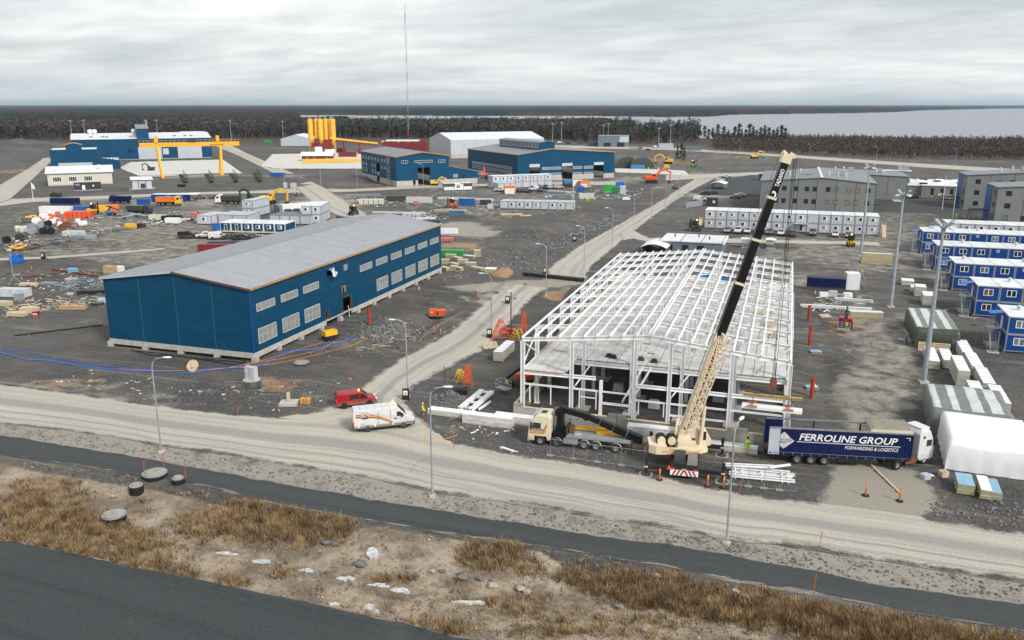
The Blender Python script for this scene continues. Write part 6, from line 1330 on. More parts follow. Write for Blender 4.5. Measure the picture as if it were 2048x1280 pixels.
# ---------------------------------------------------------------- loader-crane truck
def loader_truck():
 a = G(1081,889); b = G(1232,905); h = heading(b,a); c,s = math.cos(h),math.sin(h)   # x axis points to the front (left in the picture)
 n = Vector((-s,c,0)); org = b-n*1.1*1.0                      # seen side is the truck's left side; shift to centre line
 L0 = (a-b).length
 r = thing('crane_truck','cream five-axle truck with folded black loader crane before the steel frame','truck',(org.x,org.y,0),h)
 def bx(nm,m,*q): return MB().box(*q).build(nm,m,r)
 ax = [0,L0*.26,L0*.415,L0*.775,L0]                        # axles rear to front
 W = 2.55; f = ax[-1]
 me = bevelled(MB().prism([(f-1.2,1.0),(f-1.2,3.2),(f-.9,3.55),(f+.5,3.5),(f+1.1,2.75),(f+1.42,1.7),(f+1.45,.5),(f+.75,.5),(f+.7,1.05),(f-.65,1.05),(f-.75,.6),(f-1.1,.6)],-W/2,W/2),.10); link('cab',me,'truck_cream',r)
 MB().add([(f+.62,-1.05,3.3),(f+.62,1.05,3.3),(f+1.22,1.12,2.35),(f+1.22,-1.12,2.35)],[(0,1,2,3)]).build('windscreen','glass',r,loc=(.07,0,.05)); MB().add([(f+.25,-1.2,3.62),(f+.25,1.2,3.62),(f+.95,1.2,3.25),(f+.95,-1.2,3.25)],[(0,1,2,3)]).build('sun_visor','module_grey',r,loc=(.05,0,.05)); bx('roof_hatch','dark_grey',f-.5,f+.1,-.4,.4,3.52,3.58)
 for q in (-1,1):
  y = q*(W/2+.012)
  def P(nm,m,pts,yy=None): MB().add([(x,yy if yy else y,z) for x,z in pts],[tuple(range(len(pts)))]).build(nm,m,r)
  P('side_window','glass',[(f-.05,1.95),(f+.95,1.95),(f+.85,2.65),(f-.05,2.65)]); bx('mirror','black',f+.95,f+1.1,q*1.42-.13,q*1.42+.13,1.9,2.7)
  for k,(m,w_) in enumerate((('stripe_red',.07),('yellow',.13),('black',.05))):
   d = (0,.07,.20)[k]; P('stripe',m,[(f+1.25,1.62-d),(f-.55+d*.6,1.62-d),(f-.55+d*.6,1.62-d-w_),(f+1.25,1.62-d-w_)]); P('stripe',m,[(f-.55+d,1.62-d*.2),(f-.85+d,2.5),(f-.85+d+w_,2.5),(f-.55+d+w_,1.62-d*.2)],y+q*.004)
  bx('step_box','truck_cream',f+.72,f+1.35,q*1.1-.16,q*1.1+.16,.5,1.0); bx('headlight','headlight',f+1.44,f+1.47,q*.9-.25,q*.9+.25,.75,.95)
  for x in ax: wheel(r,x,q*1.1,.52,.36,q)
  for x in ax[:4]:
   m = MB(); 
   for k in range(6): t0,t1 = math.pi*(k/6),math.pi*((k+1)/6); m.add([(x+.6*math.cos(t0),q*.92,.52+.6*math.sin(t0)),(x+.6*math.cos(t1),q*.92,.52+.6*math.sin(t1)),(x+.6*math.cos(t1),q*1.3,.52+.6*math.sin(t1)),(x+.6*math.cos(t0),q*1.3,.52+.6*math.sin(t0))],[(0,1,2,3)])
   m.build('mudguard','truck_cream',r)
  bx('side_locker','frame_grey',ax[2]+.75,ax[3]-.75,q*1.0-.28,q*1.0+.28,.5,1.12)
 bx('deck','frame_grey',-1.6,f-2.9,-1.25,1.25,1.2,1.38); bx('chassis','black',-1.6,f+.6,-.45,.45,.75,1.18); bx('tail_board','dark_grey',-1.75,-1.6,-1.25,1.25,.9,1.5)
 for y in (-1.25,1.2): bx('side_rail','galv',-1.6,f-2.95,y,y+.05,1.38,1.5)
 bx('headboard','dark_grey',f-3.0,f-2.9,-1.2,1.2,1.38,2.6)
 # loader crane: base, column, main boom over the deck, extensions down to the rear
 bx('crane_base','black_gloss',f-2.7,f-1.5,-1.2,1.2,.9,1.7); MB().tbox(f-2.5,f-1.6,-.6,.6,1.7,3.9,.15,.1).build('crane_column','black_gloss',r); MB().cyl((f-2.0,-.55,3.75),(f-2.0,.55,3.75),.55,n=14).build('knuckle','black_gloss',r)
 p0 = Vector((f-2.0,0,4.1)); p1 = Vector((f-5.0,.1,3.55)); p2 = Vector((-2.5,.25,1.45))
 MB().beam(p0,p1,.55,.62).build('main_boom','black_gloss',r); MB().cyl(p1+Vector((0,-.45,0)),p1+Vector((0,.45,0)),.42,n=12).build('knuckle','black_gloss',r)
 segs = 4
 for k in range(segs):
  a0 = p1.lerp(p2,k/segs+.01); b0 = p1.lerp(p2,(k+1)/segs); w_ = .52+.07*k; MB().beam(a0,b0,w_,w_*1.15).build('extension','black_gloss',r)
  MB().beam(a0+Vector((-.2,-w_/2-.06,.16)),b0+Vector((.35,-w_/2-.06,.16)),.06,.05).build('hydraulic_rod','white_paint',r)
 MB().beam(p2+Vector((.5,0,.1)),p2-Vector((.25,0,-.0)),.75,.85).build('boom_head','black_gloss',r); MB().cyl(Vector((f-2.3,-.1,2.4)),p1+Vector((.9,-.1,-.5)),.10,n=8).build('lift_cylinder','steel',r)
 text_part('LAAKOSKI',.30,'dark_grey',r,(f+1.05,W/2+.02,1.72),(math.pi/2,0,math.pi),width=1.05,bold=.008)
 # yellow lifting gear stowed on the deck
 bx('stowed_girder','yellow',1.2,f-3.6,-.9,-.55,1.6,1.95); bx('stowed_girder','gantry_yellow',-.6,2.4,-.5,-.2,1.4,1.75); bx('deck_crate','concrete',f-4.6,f-3.8,.5,1.0,1.38,1.6); bx('deck_crate','brown',f-3.6,f-3.1,-.6,.4,1.38,2.1)
 for x in (f-4.8,1.0,-.5): bx('deck_ratchet','galv',x,x+.08,-1.2,1.2,1.39,1.44)
 bx('front_bumper','truck_cream',f+1.2,f+1.5,-1.2,1.2,.38,.72); bx('outrigger','black',f-2.4,f-1.9,-1.45,1.45,.5,.85)
loader_truck()
# ---------------------------------------------------------------- mobile crane
def mobile_crane():
 C0 = Vector((-7.75,79.55)); rz = R(5.0)
 r = thing('mobile_crane','cream and black mobile crane with raised telescopic boom before the steel frame','crane',(C0.x,C0.y,0),rz)
 inv = (Matrix.Translation((C0.x,C0.y,0)) @ Matrix.Rotation(rz,4,'Z')).inverted(); loc = lambda p: inv @ Vector(p)
 def bx(nm,m,*q): return MB().box(*q).build(nm,m,r)
 bx('carrier','black',-1.35,1.35,.06,11,.7,1.3); MB().tbox(-1.38,1.38,8.2,11.0,1.31,2.5,.1,.3).build('carrier_cab','crane_cream',r); MB().tbox(-1.15,.1,.9,3.4,1.3,2.1,.08,.1).build('engine_cover','dark_grey',r); MB().tbox(.2,1.3,.8,3.6,1.3,1.8,.08,.1).build('deck_cover','office_grey',r)
 for x in (-1.38,1.38): bx('side_skirt','black',x-.04,x+.04,.3,6.5,.6,1.25)
 for y in (1.9,3.5,8.4,10.0):
  for q in (-1,1): wheel(r,q*1.15,y,.62,.5,1).rotation_euler = (math.pi/2,0,math.pi/2*q)
 # outriggers front and rear with their floats
 for y,xs in ((.45,(-3.85,3.85)),(7.2,(-3.85,3.85))):
  bx('outrigger_beam','black',-3.9,3.9,y-.18,y+.18,.72,1.12)
  for x in xs:
   MB().cyl((x,y,.14),(x,y,1.7),.13,n=10).build('outrigger_jack','black',r); MB().lathe([(.5,.02),(.5,.1),(.2,.2)],12,(x,y,0)).build('float_pad','dark_grey',r); bx('float_mat','concrete_dark',x-.7,x+.7,y-.6,y+.6,-.03,.02)
   for k in range(3): bx('warning_stripe','red' if k % 2 == 0 else 'white_paint',x-.19,x+.19,y-.20,y-.185,.78+.11*k,.88+.11*k)
   bx('jack_cap','black',x-.17,x+.17,y-.17,y+.17,1.5,2.0)
 # chevron board on the tail
 bx('tail_board','white_paint',-1.4,1.4,.0,.05,.42,1.02)
 for k in (-3,-2,-1,1,2,3):
  s = 1 if k > 0 else -1; x = k*.40-s*.05
  MB().add([(x-.1,-.012,.43),(x+.1,-.012,.43),(x+.1-s*.3,-.012,1.01),(x-.1-s*.3,-.012,1.01)],[(0,1,2,3)]).build('chevron','red',r)
 for q in (-1,1): bx('tail_light','tail_red',q*1.15-.2,q*1.15+.2,-.03,.06,1.06,1.2)
 bx('number_plate','plate_yellow',-.25,.25,-.03,.0,1.06,1.2); MB().add([(-1.75,-.25,1.1),(-1.25,-.25,1.1),(-1.5,-.25,1.6)],[(0,1,2)]).build('warning_triangle','red_orange',r)
 # superstructure, turned so that the boom points right
 foot = Vector((-8.45,83.9,3.5)); tip = Vector((-.35,86.0,32.1)); az = math.atan2(tip.y-foot.y,tip.x-foot.x)
 S_ = thing_part = bpy.data.objects.new('superstructure',None); COL.objects.link(S_); S_.parent = r; p = loc((-8.2,83.7,0)); S_.location = p; S_.rotation_euler = (0,0,az-rz)
 def sb(nm,m,mb): return mb.build(nm,m,S_)
 sb('slew_ring','dark_grey',MB().cyl((0,0,1.2),(0,0,1.75),1.1,n=20))
 sb('deck','crane_cream',MB().slab([(-3.7,-1.0),(-3.0,-1.45),(1.4,-1.45),(2.2,-1.0),(2.2,1.2),(-3.0,1.45),(-3.7,1.0)],1.75,2.15)); sb('deck_plate','rust',MB().slab([(-3.4,-.9),(-1.2,-1.2),(-1.2,1.2),(-3.4,.9)],2.153,2.18))
 sb('counterweight','crane_cream',MB().slab([(-3.9,-1.0),(-3.2,-1.47),(-2.1,-1.47),(-2.1,1.47),(-3.2,1.47),(-3.9,1.0)],1.55,2.45).slab([(-2.1,-1.47),(.6,-1.47),(.6,-1.3),(-2.1,-1.3)],1.6,2.3))
 sb('side_stripe','stripe_orange',MB().box(-2.6,1.3,-1.485,-1.472,1.82,1.98)); sb('side_stripe','stripe_orange',MB().add([(-3.95,.8,1.75),(-3.95,-.95,1.75),(-3.95,-.95,1.9),(-3.95,.8,1.9)],[(0,1,2,3)])); sb('rear_marker','navy',MB().add([(-3.93,.6,2.0),(-3.93,-.8,2.0),(-3.93,-.8,2.2),(-3.93,.6,2.2)],[(0,1,2,3)]))
 text_part('TADANO',.34,'office_trim',S_,(-1.9,-1.478,2.02),(math.pi/2,0,0))
 for x in (-2.6,-1.5): sb('winch_drum','crane_cream',MB().cyl((x,.42,2.75),(x,.65,2.75),.5,n=16)); sb('winch_rope','black',MB().cyl((x,-.45,2.75),(x,.4,2.75),.56,n=16)); sb('winch_flange','crane_cream',MB().cyl((x,-.75,2.75),(x,-.46,2.75),.44,n=12))
 for y in (-.55,.55): sb('boom_bracket','crane_cream',MB().prism([(-1.1,2.1),(.9,2.1),(.1,4.0),(-.7,4.0)],y-.09,y+.09))
 me = bevelled(MB().prism([(1.2,2.1),(1.2,3.6),(1.5,3.75),(2.2,3.6),(2.75,2.6),(2.75,1.95),(2.0,1.7)],.35,1.35),.07); o = link('operator_cab',me,'crane_cream',S_); MB().add([(2.25,.42,3.5),(2.25,1.28,3.5),(2.72,1.28,2.65),(2.72,.42,2.65)],[(0,1,2,3)]).build('cab_window','glass',S_,loc=(.04,0,.02)); MB().box(1.4,2.2,.335,.348,2.55,3.5).build('cab_window','glass',S_)
 sb('power_pack','crane_cream',MB().tbox(-1.0,1.0,-1.35,-.75,2.15,2.9,.1,.05)); sb('beacon','beacon',MB().cyl((1.7,.8,3.75),(1.7,.8,3.95),.09,n=8))
 # telescopic boom
 F = loc(foot); Tp = loc(tip); d = (Tp-F).normalized(); LB = (Tp-F).length; side = d.cross(Vector((0,0,1))).normalized(); upv = side.cross(d)
 def sec(a,b,w,h_,m,nm): return MB().beam(F+d*a,F+d*b,w,h_,0,up=upv).build(nm,m,r)
 c1 = LB*.36
 sec(-.5,c1,.82,1.0,'crane_cream','boom_base'); MB().beam(F+d*.3+side*.0-upv*.515,F+d*(c1-.1)-upv*.515,.7,.03,0,up=upv).build('boom_wear_strip','rust',r); MB().beam(F+d*.3-side*.415,F+d*(c1-.1)-side*.415,.02,.45,0,up=upv).build('boom_wear_strip','rust',r); MB().beam(F+d*.3+side*.415,F+d*(c1-.1)+side*.415,.02,.4,0,up=upv).build('boom_wear_strip','rust',r); sec(c1-.25,c1+.1,1.02,1.2,'crane_cream','boom_collar')
 cuts = [c1,LB*.565,LB*.72,LB*.865,LB-.4]; 
 for k in range(4):
  w_ = .80-.05*k; sec(cuts[k],cuts[k+1],w_,w_*1.1,'black_gloss','boom_section')
  if k < 3: sec(cuts[k+1]-.2,cuts[k+1]+.06,w_+.10,w_*1.1+.12,'crane_cream','boom_collar')
 sec(LB-.6,LB+.3,.85,.95,'crane_cream','boom_head'); H0 = F+d*(LB+.35)
 MB().beam(H0-upv*.2,H0+Vector((.75,0,-.35)),.5,.4).build('head_sheaves','crane_cream',r); MB().beam(H0+upv*.1-d*.2,H0+Vector((-.5,.1,.18)),.45,.35).build('head_auxiliary','crane_cream',r)
 # TADANO lettering runs up the camera side of the boom
 wd = (Vector((0,0,37))-loc((0,0,0))) ; fn = side if side.dot(loc((0,0,37))-F) > 0 else -side
 bestn = max((side,-side,upv,-upv),key=lambda q: q.dot((loc((0,0,37))-(F+d*LB*.9)).normalized()))
 q_ = bestn; X_ = d; Z_ = q_; Y_ = Z_.cross(X_); Mx = Matrix((X_,Y_,Z_)).transposed().to_4x4()
 o = text_part('TADANO',.56,'text_white',r,(0,0,0),(0,0,0),shear=.15,bold=.012,align='LEFT'); Mx.translation = F+d*(LB-2.95)-Y_*.19+q_*.42; o.matrix_local = Mx
 k = 1.75/max(v.co.x for v in o.data.vertices)
 for v in o.data.vertices: v.co.x *= k
 e = MB().add([(-.05,0,0),(.25,0,0),(.5,.2,0),(.5,.45,0),(.2,.45,0),(.34,.3,0),(.2,.14,0),(-.05,.14,0)],[(0,1,2,3,4,5,6,7)]).build('emblem','text_white',r); Mx2 = Mx.copy(); Mx2.translation = F+d*(LB-3.9)-Y_*.24+q_*.43; e.matrix_local = Mx2
 # stowed lattice jib on the side of the base section
 js = side if (loc((100,84,5))-F).dot(side) > 0 else -side
 base = F+js*1.12-upv*.1; a0,a1 = .9,c1+.6; n = 11; w_ = .5; C4 = [js*i*w_+upv*j*w_ for i,j in ((-1,-1),(1,-1),(1,1),(-1,1))]
 for cc in C4: MB().cyl(base+d*a0+cc*.8,base+d*a1+cc*1.25,.07,n=6).build('jib_chord','crane_cream',r)
 for k in range(n):
  t0 = a0+(a1-a0)*k/n; t1 = a0+(a1-a0)*(k+1)/n; m = MB(); g0 = .8+.45*k/n; g1 = .8+.45*(k+1)/n
  for i in range(4): m.cyl(base+d*t0+C4[i]*g0,base+d*t1+C4[(i+1) % 4]*g1,.04,n=5); m.cyl(base+d*t0+C4[i]*g0,base+d*t0+C4[(i+1) % 4]*g0,.04,n=5)
  stuff(m.build('jib_lacing','crane_cream',r))
 MB().cyl(base+d*(a1-.3)+js*.7+upv*.5,base+d*(a1-4)+js*.6,.06,n=6).build('jib_strut','crane_cream',r); MB().beam(base+d*(a1-.1)-js*.7,base+d*(a1-.1)+js*.85,.25,.5,0,up=d).build('jib_head','crane_cream',r)
 # lift cylinder
 p = S_.matrix_basis @ Vector((1.55,.0,2.1)); q = F+d*(LB*.2)-upv*.5; MB().cyl(p,p.lerp(q,.62),.22,n=10).build('lift_cylinder','crane_cream',r); MB().cyl(p.lerp(q,.6),q,.14,n=10).build('lift_rod','steel',r)
 # hoist ropes and hook block
 hook = loc((.15,86.0,9.0)); top = H0+Vector((.7,0,-.45))
 for dx,dy in ((-.14,-.1),(.14,-.1),(0,.14)): MB().cyl(top+Vector((dx,dy,0)),hook+Vector((dx,dy,.5)),.028,n=4).build('hoist_rope','black',r)
 MB().cyl(hook+Vector((0,-.22,.3)),hook+Vector((0,.22,.3)),.36,n=14).cyl(hook+Vector((0,-.2,-.25)),hook+Vector((0,.2,-.25)),.28,n=12).build('hook_block','rust',r); MB().tube([hook+Vector((0,0,-.4)),hook+Vector((.0,0,-.8)),hook+Vector((.16,0,-.98)),hook+Vector((.05,0,-1.12)),hook+Vector((-.14,0,-1.0))],.07,6).build('hook','dark_grey',r)
 MB().tube([F+upv*.75+d*.2,F+d*c1+upv*.75,F+d*LB+upv*.7],.025,4).build('luffing_rope','rebar',r)
mobile_crane()
def load():
 b = thing('lifting_beam','yellow slatted lifting beam hanging from the crane hook','lifting beam',(.15,86.0,7.5),R(0))
 MB().box(-2.95,3.0,-.16,.16,0,.30).build('beam','yellow',b)
 for k in range(24): x = -2.85+k*.245; MB().add([(x,-.165,.02),(x+.09,-.165,.02),(x+.16,-.165,.28),(x+.07,-.165,.28)],[(0,1,2,3)]).build('slot','black',b)
 for x in (-1.9,1.7): MB().beam((x,0,.3),(0,0,.62),.06).build('sling','dark_grey',b); MB().cyl((x,0,0),(x,0,-.78),.045,n=6).build('chain','dark_grey',b); MB().box(x-.5,x+.5,-.72,-.58,-.98,-.80).box(x-.5,x+.5,.58,.72,-.98,-.80).box(x-.1,x+.1,-.58,.58,-.90,-.78).build('clamp','orange',b)
 s = thing('hollow_core_slab','pale concrete slab held in the clamps under the yellow lifting beam','slab',(.15,86.0,6.25),R(-1)); MB().box(-2.95,3.05,-.6,.6,0,.27).build('slab_body','white_paint',s)
load()
# ---------------------------------------------------------------- earth movers and lifts
def excavator(label,u,v,rz,colour,sc=1.0,swing=0.0,reach=1.0):
 g = G(u,v); r = thing('excavator',label,'excavator',(g.x,g.y,0),R(rz),'excavators on the site'); r.scale = (sc,sc,sc)
 for y in (-1.15,1.15): me = bevelled(MB().prism([(-1.9,.35),(-1.5,0),(1.5,0),(1.9,.35),(1.9,.6),(1.5,.95),(-1.5,.95),(-1.9,.6)],y-.3,y+.3),.04); link('track',me,'rubber',r)
 MB().box(-1.0,1.0,-.85,.85,.45,1.0).build('undercarriage','dark_grey',r)
 me = bevelled(MB().prism([(-2.3,1.1),(-2.4,1.9),(-2.1,2.3),(.4,2.2),(1.3,1.6),(1.3,1.1)],-1.35,1.35),.10); link('house',me,colour,r)
 me = bevelled(MB().prism([(.1,1.2),(.0,2.7),(.2,2.95),(1.2,2.9),(1.5,2.2),(1.45,1.2)],.35,1.3),.06); link('cab',me,colour,r); MB().box(.25,1.25,1.305,1.32,1.9,2.75).build('cab_window','glass',r); MB().add([(1.22,.42,2.8),(1.22,1.22,2.8),(1.5,1.22,2.1),(1.5,.42,2.1)],[(0,1,2,3)]).build('cab_window','glass',r,loc=(.04,0,.03)); MB().box(.25,1.25,.33,.348,1.9,2.75).build('cab_window','glass',r)
 p = [Vector((1.0,-.2,1.5)),Vector((2.4,-.2,3.9)),Vector((4.2*reach,-.2,4.3)),Vector((6.0*reach,-.2,3.4)),Vector((5.8*reach,-.2,.9))]
 MB().beam(p[0],p[1],.45,.6).beam(p[1],p[2],.45,.65).beam(p[2],p[3],.42,.5).build('boom',colour,r); MB().beam(p[3]+(p[3]-p[4])*.15,p[4],.34,.42).build('stick',colour,r)
 me = bevelled(MB().prism([(p[4].x-.2,.95),(p[4].x+.35,.9),(p[4].x+.3,.1),(p[4].x-.5,.0),(p[4].x-.9,.45)],-.75,.35),.04); link('bucket',me,'dark_grey',r); MB().cyl((1.3,-.2,1.5),(2.9,-.2,3.5),.10,n=6).build('boom_cylinder','steel',r); MB().cyl((3.2*reach,-.2,4.7),(5.9*reach,-.2,3.9),.09,n=6).build('stick_cylinder','steel',r)
 MB().box(-2.42,-1.4,-1.3,1.3,1.15,1.8).build('counterweight','dark_grey',r); return r
excavator('orange-red excavator by the clerestory hall corner',968,358,110,'red_orange',1.3); excavator('orange-red excavator on the far gravel right of the clerestory hall',1303,366,15,'red_orange',1.5)
excavator('yellow excavator beyond the dark green tents',1336,328,190,'yellow',1.4); excavator('small yellow excavator in front of the open blue hall',870,371,20,'yellow',.9); excavator('yellow excavator with long dark arm by the gravel junction',537,408,10,'yellow',1.35); excavator('black and yellow excavator left of the gravel junction',507,406,170,'dark_grey',1.2); excavator('tiny yellow excavator near the perimeter road',1508,317,30,'yellow',1.2); excavator('dark green excavator on the gantry yard',302,341,190,'tarp_green',.9)
def tipper(label,u,v,rz,cabm,bodym,sc=1.0):
 g = G(u,v); r = thing('tipper_truck',label,'truck',(g.x,g.y,0),R(rz)); r.scale = (sc,sc,sc)
 me = bevelled(MB().prism([(6.0,.6),(6.0,2.9),(6.3,3.1),(7.3,3.05),(7.9,2.0),(7.95,.6)],-1.25,1.25),.08); link('cab',me,cabm,r); MB().add([(7.32,-1.1,2.9),(7.32,1.1,2.9),(7.86,1.15,2.0),(7.86,-1.15,2.0)],[(0,1,2,3)]).build('windscreen','glass',r,loc=(.06,0,.02)); [MB().box(6.6,7.4,y-.01,y+.01,1.9,2.6).build('side_window','glass',r) for y in (-1.258,1.258)]
 MB().tbox(0,5.8,-1.25,1.25,1.25,2.9,-.12,-.08).build('tipping_body',bodym,r); MB().box(.15,5.65,-1.1,1.1,2.9,2.92).build('load','rock',r); MB().box(0,6.5,-.5,.5,.7,1.2).build('chassis','black',r)
 for k in range(7):
  for y in (-1.32,1.32): MB().box(.4+k*.85,.52+k*.85,y-.05,y+.05,1.35,2.85).build('body_rib',bodym,r)
 for x in (.9,2.2,4.6,6.9):
  for q in (-1,1): wheel(r,x,q*1.05,.52,.4,q)
tipper('orange tipper truck beside the blue cabins',315,411,22,'yellow','orange',1.15); tipper('muddy olive dump truck on the storage yard',258,428,12,'office_trim','tarp_green',1.05); tipper('white truck with dark tipping body by the yellow excavator',480,408,195,'white_paint','tarp_green',1.15); tipper('dark blue truck behind the blue containers',260,407,190,'navy','navy',1.0)
def boom_lift(label,u,v,rz,colour,stow=True):
 g = G(u,v); r = thing('boom_lift',label,'boom lift',(g.x,g.y,0),R(rz))
 MB().box(-1.2,1.2,-.8,.8,.45,.85).build('chassis','dark_grey',r)
 for x in (-1.0,1.0):
  for q in (-1,1): wheel(r,x,q*.95,.45,.35,q)
 for y in (-.62,.62): me = bevelled(MB().box(-1.7,.6,y-.45,y+.45,.95,1.75),.16); link('hood',me,colour,r)
 MB().beam((-1.3,0,1.3),(.4,0,3.0),.3,.4).build('lower_arm','black_gloss',r); MB().beam((.4,0,3.0),(-1.2,0,3.3),.28,.35).build('middle_arm','black_gloss',r); MB().beam((-1.2,0,3.3),(2.9,0,1.9),.26,.32).build('upper_arm','black_gloss',r); MB().beam((2.9,0,1.9),(3.3,0,.9),.2,.2).build('jib','dark_grey',r)
 bk = MB(); bk.box(3.1,4.2,-1.0,1.0,.55,.62)
 for z in (1.1,1.65): bk.beam((3.1,-1,z),(4.2,-1,z),.05).beam((3.1,1,z),(4.2,1,z),.05).beam((4.2,-1,z),(4.2,1,z),.05).beam((3.1,-1,z),(3.1,1,z),.05)
 for x in (3.1,4.2):
  for y in (-1,-.3,.3,1): bk.beam((x,y,.6),(x,y,1.66),.05)
 bk.build('basket','galv',r); MB().box(3.3,3.45,.2,.6,1.2,1.75).build('control_box','yellow',r); return r
boom_lift('red boom lift with basket towards the camera right of the frame',1690,655,-97,'red'); boom_lift('orange-red boom lift at the left corner of the steel frame',1046,772,-118,'red_orange'); boom_lift('blue boom lift between containers and dump truck',222,431,20,'sky_blue')
def forklift(label,u,v,rz,colour,cat='forklift',name='forklift',sc=1.0):
 g = G(u,v); r = thing(name,label,cat,(g.x,g.y,0),R(rz)); r.scale = (sc,sc,sc)
 me = bevelled(MB().prism([(-1.4,.4),(-1.4,1.3),(-.9,1.5),(.5,1.2),(1.0,1.0),(1.0,.4)],-.75,.75),.08); link('body',me,colour,r); c = MB()
 for x in (-.6,.7):
  for y in (-.65,.65): c.beam((x,y,1.2),(x*.8,y,2.4),.09)
 c.box(-.6,.7,-.72,.72,2.38,2.48); c.build('cab_frame','black',r); MB().box(-.5,.55,-.6,.6,1.4,2.3).build('cab_glass','glass',r)
 for x,rr in ((-.9,.42),(.8,.45)):
  for q in (-1,1): wheel(r,x,q*.75,rr,.35,q)
 for y in (-.35,.35): MB().box(1.1,1.25,y-.06,y+.06,.1,2.9).build('mast_rail','black',r); MB().box(1.25,2.4,y-.06,y+.06,.1,.16).build('fork','dark_grey',r)
 MB().cyl((-.3,0,2.48),(-.3,0,2.7),.1,n=8).build('beacon','beacon',r)
forklift('black and yellow forklift with lit beacon on the gravel junction',707,430,-100,'dark_grey',sc=1.25); forklift('red forklift among the material stacks',904,415,190,'red_orange',sc=1.3); forklift('yellow and green roller machine near the pale cabin row',1701,492,-92,'yellow','compactor','compactor',1.2); forklift('yellow wheel loader by the orange containers',187,428,30,'yellow','loader','wheel_loader',1.4); forklift('yellow-green loader on the far gravel',1386,334,0,'green_bright','loader','wheel_loader',1.5); forklift('orange loader by the red hut of the concrete plant',643,320,10,'yellow','loader','wheel_loader',1.5); forklift('dark green telehandler behind the low blue-grey office',1390,462,170,'tarp_green','telehandler','telehandler',1.3)
# ================================================================ SITE FURNITURE AND MATERIALS
def gz_(x,y):   # height of the ground sheet at one point
 i = min(max(int(np.searchsorted(XS,x))-1,0),nx-2); j = min(max(int(np.searchsorted(YS,y))-1,0),ny-2); a = (x-XS[i])/(XS[i+1]-XS[i]); b = (y-YS[j])/(YS[j+1]-YS[j])
 return float((gz[j,i]*(1-a)+gz[j,i+1]*a)*(1-b)+(gz[j+1,i]*(1-a)+gz[j+1,i+1]*a)*b)
def at(u,v):
 g = G(u,v); g.z = max(-.3,gz_(g.x,g.y)); return g
def T_(name,label,cat,u,v,rz=0,group=None):
 g = at(u,v); return thing(name,label,cat,(g.x,g.y,g.z),R(rz),group)
def kit(root,parts):
 for p in parts: MB().box(*p[2:8]).build(p[0],p[1],root)
 return root
def K(name,label,cat,u,v,rz,parts,group=None): return kit(T_(name,label,cat,u,v,rz,group),parts)
# ---- street lamps
def lamp(label,u,v,top,arm,head='lamp_head',group='street lamps'):
 g = G(u,v); h = hgt(g,top); r = thing('street_lamp',label,'street lamp',(g.x,g.y,0),R(arm),group)
 MB().tube([(0,0,0),(0,0,h-1.2),(.12,0,h-.5),(.5,0,h-.08),(1.3,0,h+.05)],[.10,.075,.065,.055,.05],8).build('pole','galv',r)
 me = MB().lathe([(.04,-.5),(.16,-.3),(.2,.1),(.12,.42),(.03,.5)],10).mesh('head'); o = link('lamp_head',me,head,r,(1.7,0,h+.06),True); o.rotation_euler = (0,math.pi/2,0); o.scale = (.6,1,1)
 MB().box(-.28,.28,-.28,.28,-.2,.22).build('footing','concrete',r)
for i,a in enumerate([(323,905,716,20,'grey street lamp at far left between the main road and footpath'),(865,993,775,20,'grey street lamp by the footpath opposite the white van'),(1453,1088,850,75,'grey street lamp by the footpath opposite the crane'),(816,796,640,200,'street lamp at the inner corner of the junction'),(983,655,547,200,'street lamp by the red trestles on the side road'),(1092,592,488,200,'street lamp on a square footing left of the steel frame'),(1168,536,452,200,'street lamp at the near end of the cross road'),(1224,496,416,200,'second street lamp along the cross road'),(1267,463,392,200,'third street lamp along the cross road'),(1302,437,375,20,'fourth street lamp along the cross road'),(1330,418,360,20,'fifth street lamp along the cross road'),(1357,396,347,20,'street lamp where the cross road meets the far road'),(642,378,330,200,'street lamp by the diagonal road junction'),(570,386,330,200,'street lamp left of the diagonal road'),(715,383,335,200,'street lamp before the open blue hall corner'),(847,373,328,200,'street lamp before the dark doorway of the blue hall'),(1092,349,323,200,'street lamp before the clerestory hall'),(1203,345,320,200,'street lamp at the right gate of the clerestory hall'),(262,405,371,20,'street lamp by the substation'),(1480,308,280,200,'far street lamp on the perimeter road left of the boom tip'),(1620,316,288,200,'far street lamp on the perimeter road right of the boom tip'),(1752,326,293,200,'far street lamp on the perimeter road above the low building'),(1910,330,298,200,'far street lamp on the perimeter road at right')]): lamp(a[4],*a[:4])
# ---- tall floodlight masts
def flood(label,u,v,top,wings=True):
 g = G(u,v); h = hgt(g,top); r = thing('floodlight_mast',label,'light mast',(g.x,g.y,0),R(10),'floodlight masts')
 MB().tube([(0,0,0),(0,0,h*.5),(0,0,h)],[.36,.27,.17],12).build('pole','galv',r); MB().box(-.6,.6,-.6,.6,-.2,.25).build('footing','concrete',r)
 for k in range(4):
  a = k*math.pi/2+.4; c,s = math.cos(a),math.sin(a); MB().beam((c*.2,s*.2,h-.6),(c*1.5,s*1.5,h+.4),.5,.12).build('lamp_wing','galv',r); MB().beam((c*.9,s*.9,h-.35),(c*1.7,s*1.7,h-.55),.55,.16).build('floodlight','lamp_head',r)
 MB().cyl((0,0,h-1.1),(0,0,h-.7),.3,n=10).build('collar','steel',r)
flood('nearest tall floodlight mast beside the white panel stacks',1847,765,447); flood('second tall floodlight mast right of the steel frame',1781,614,385); flood('third tall floodlight mast before the pale cabin row',1721,512,332)
for i,(u,v,t) in enumerate(((146,286,241),(172,284,240),(294,280,240),(316,278,240),(463,282,241),(567,280,242),(1105,285,247),(1123,285,245),(1206,286,250),(1216,286,247),(1317,292,256),(1340,292,250))): flood('slim far mast before the wood, %s from the left' % ORD[i],u,v,t)
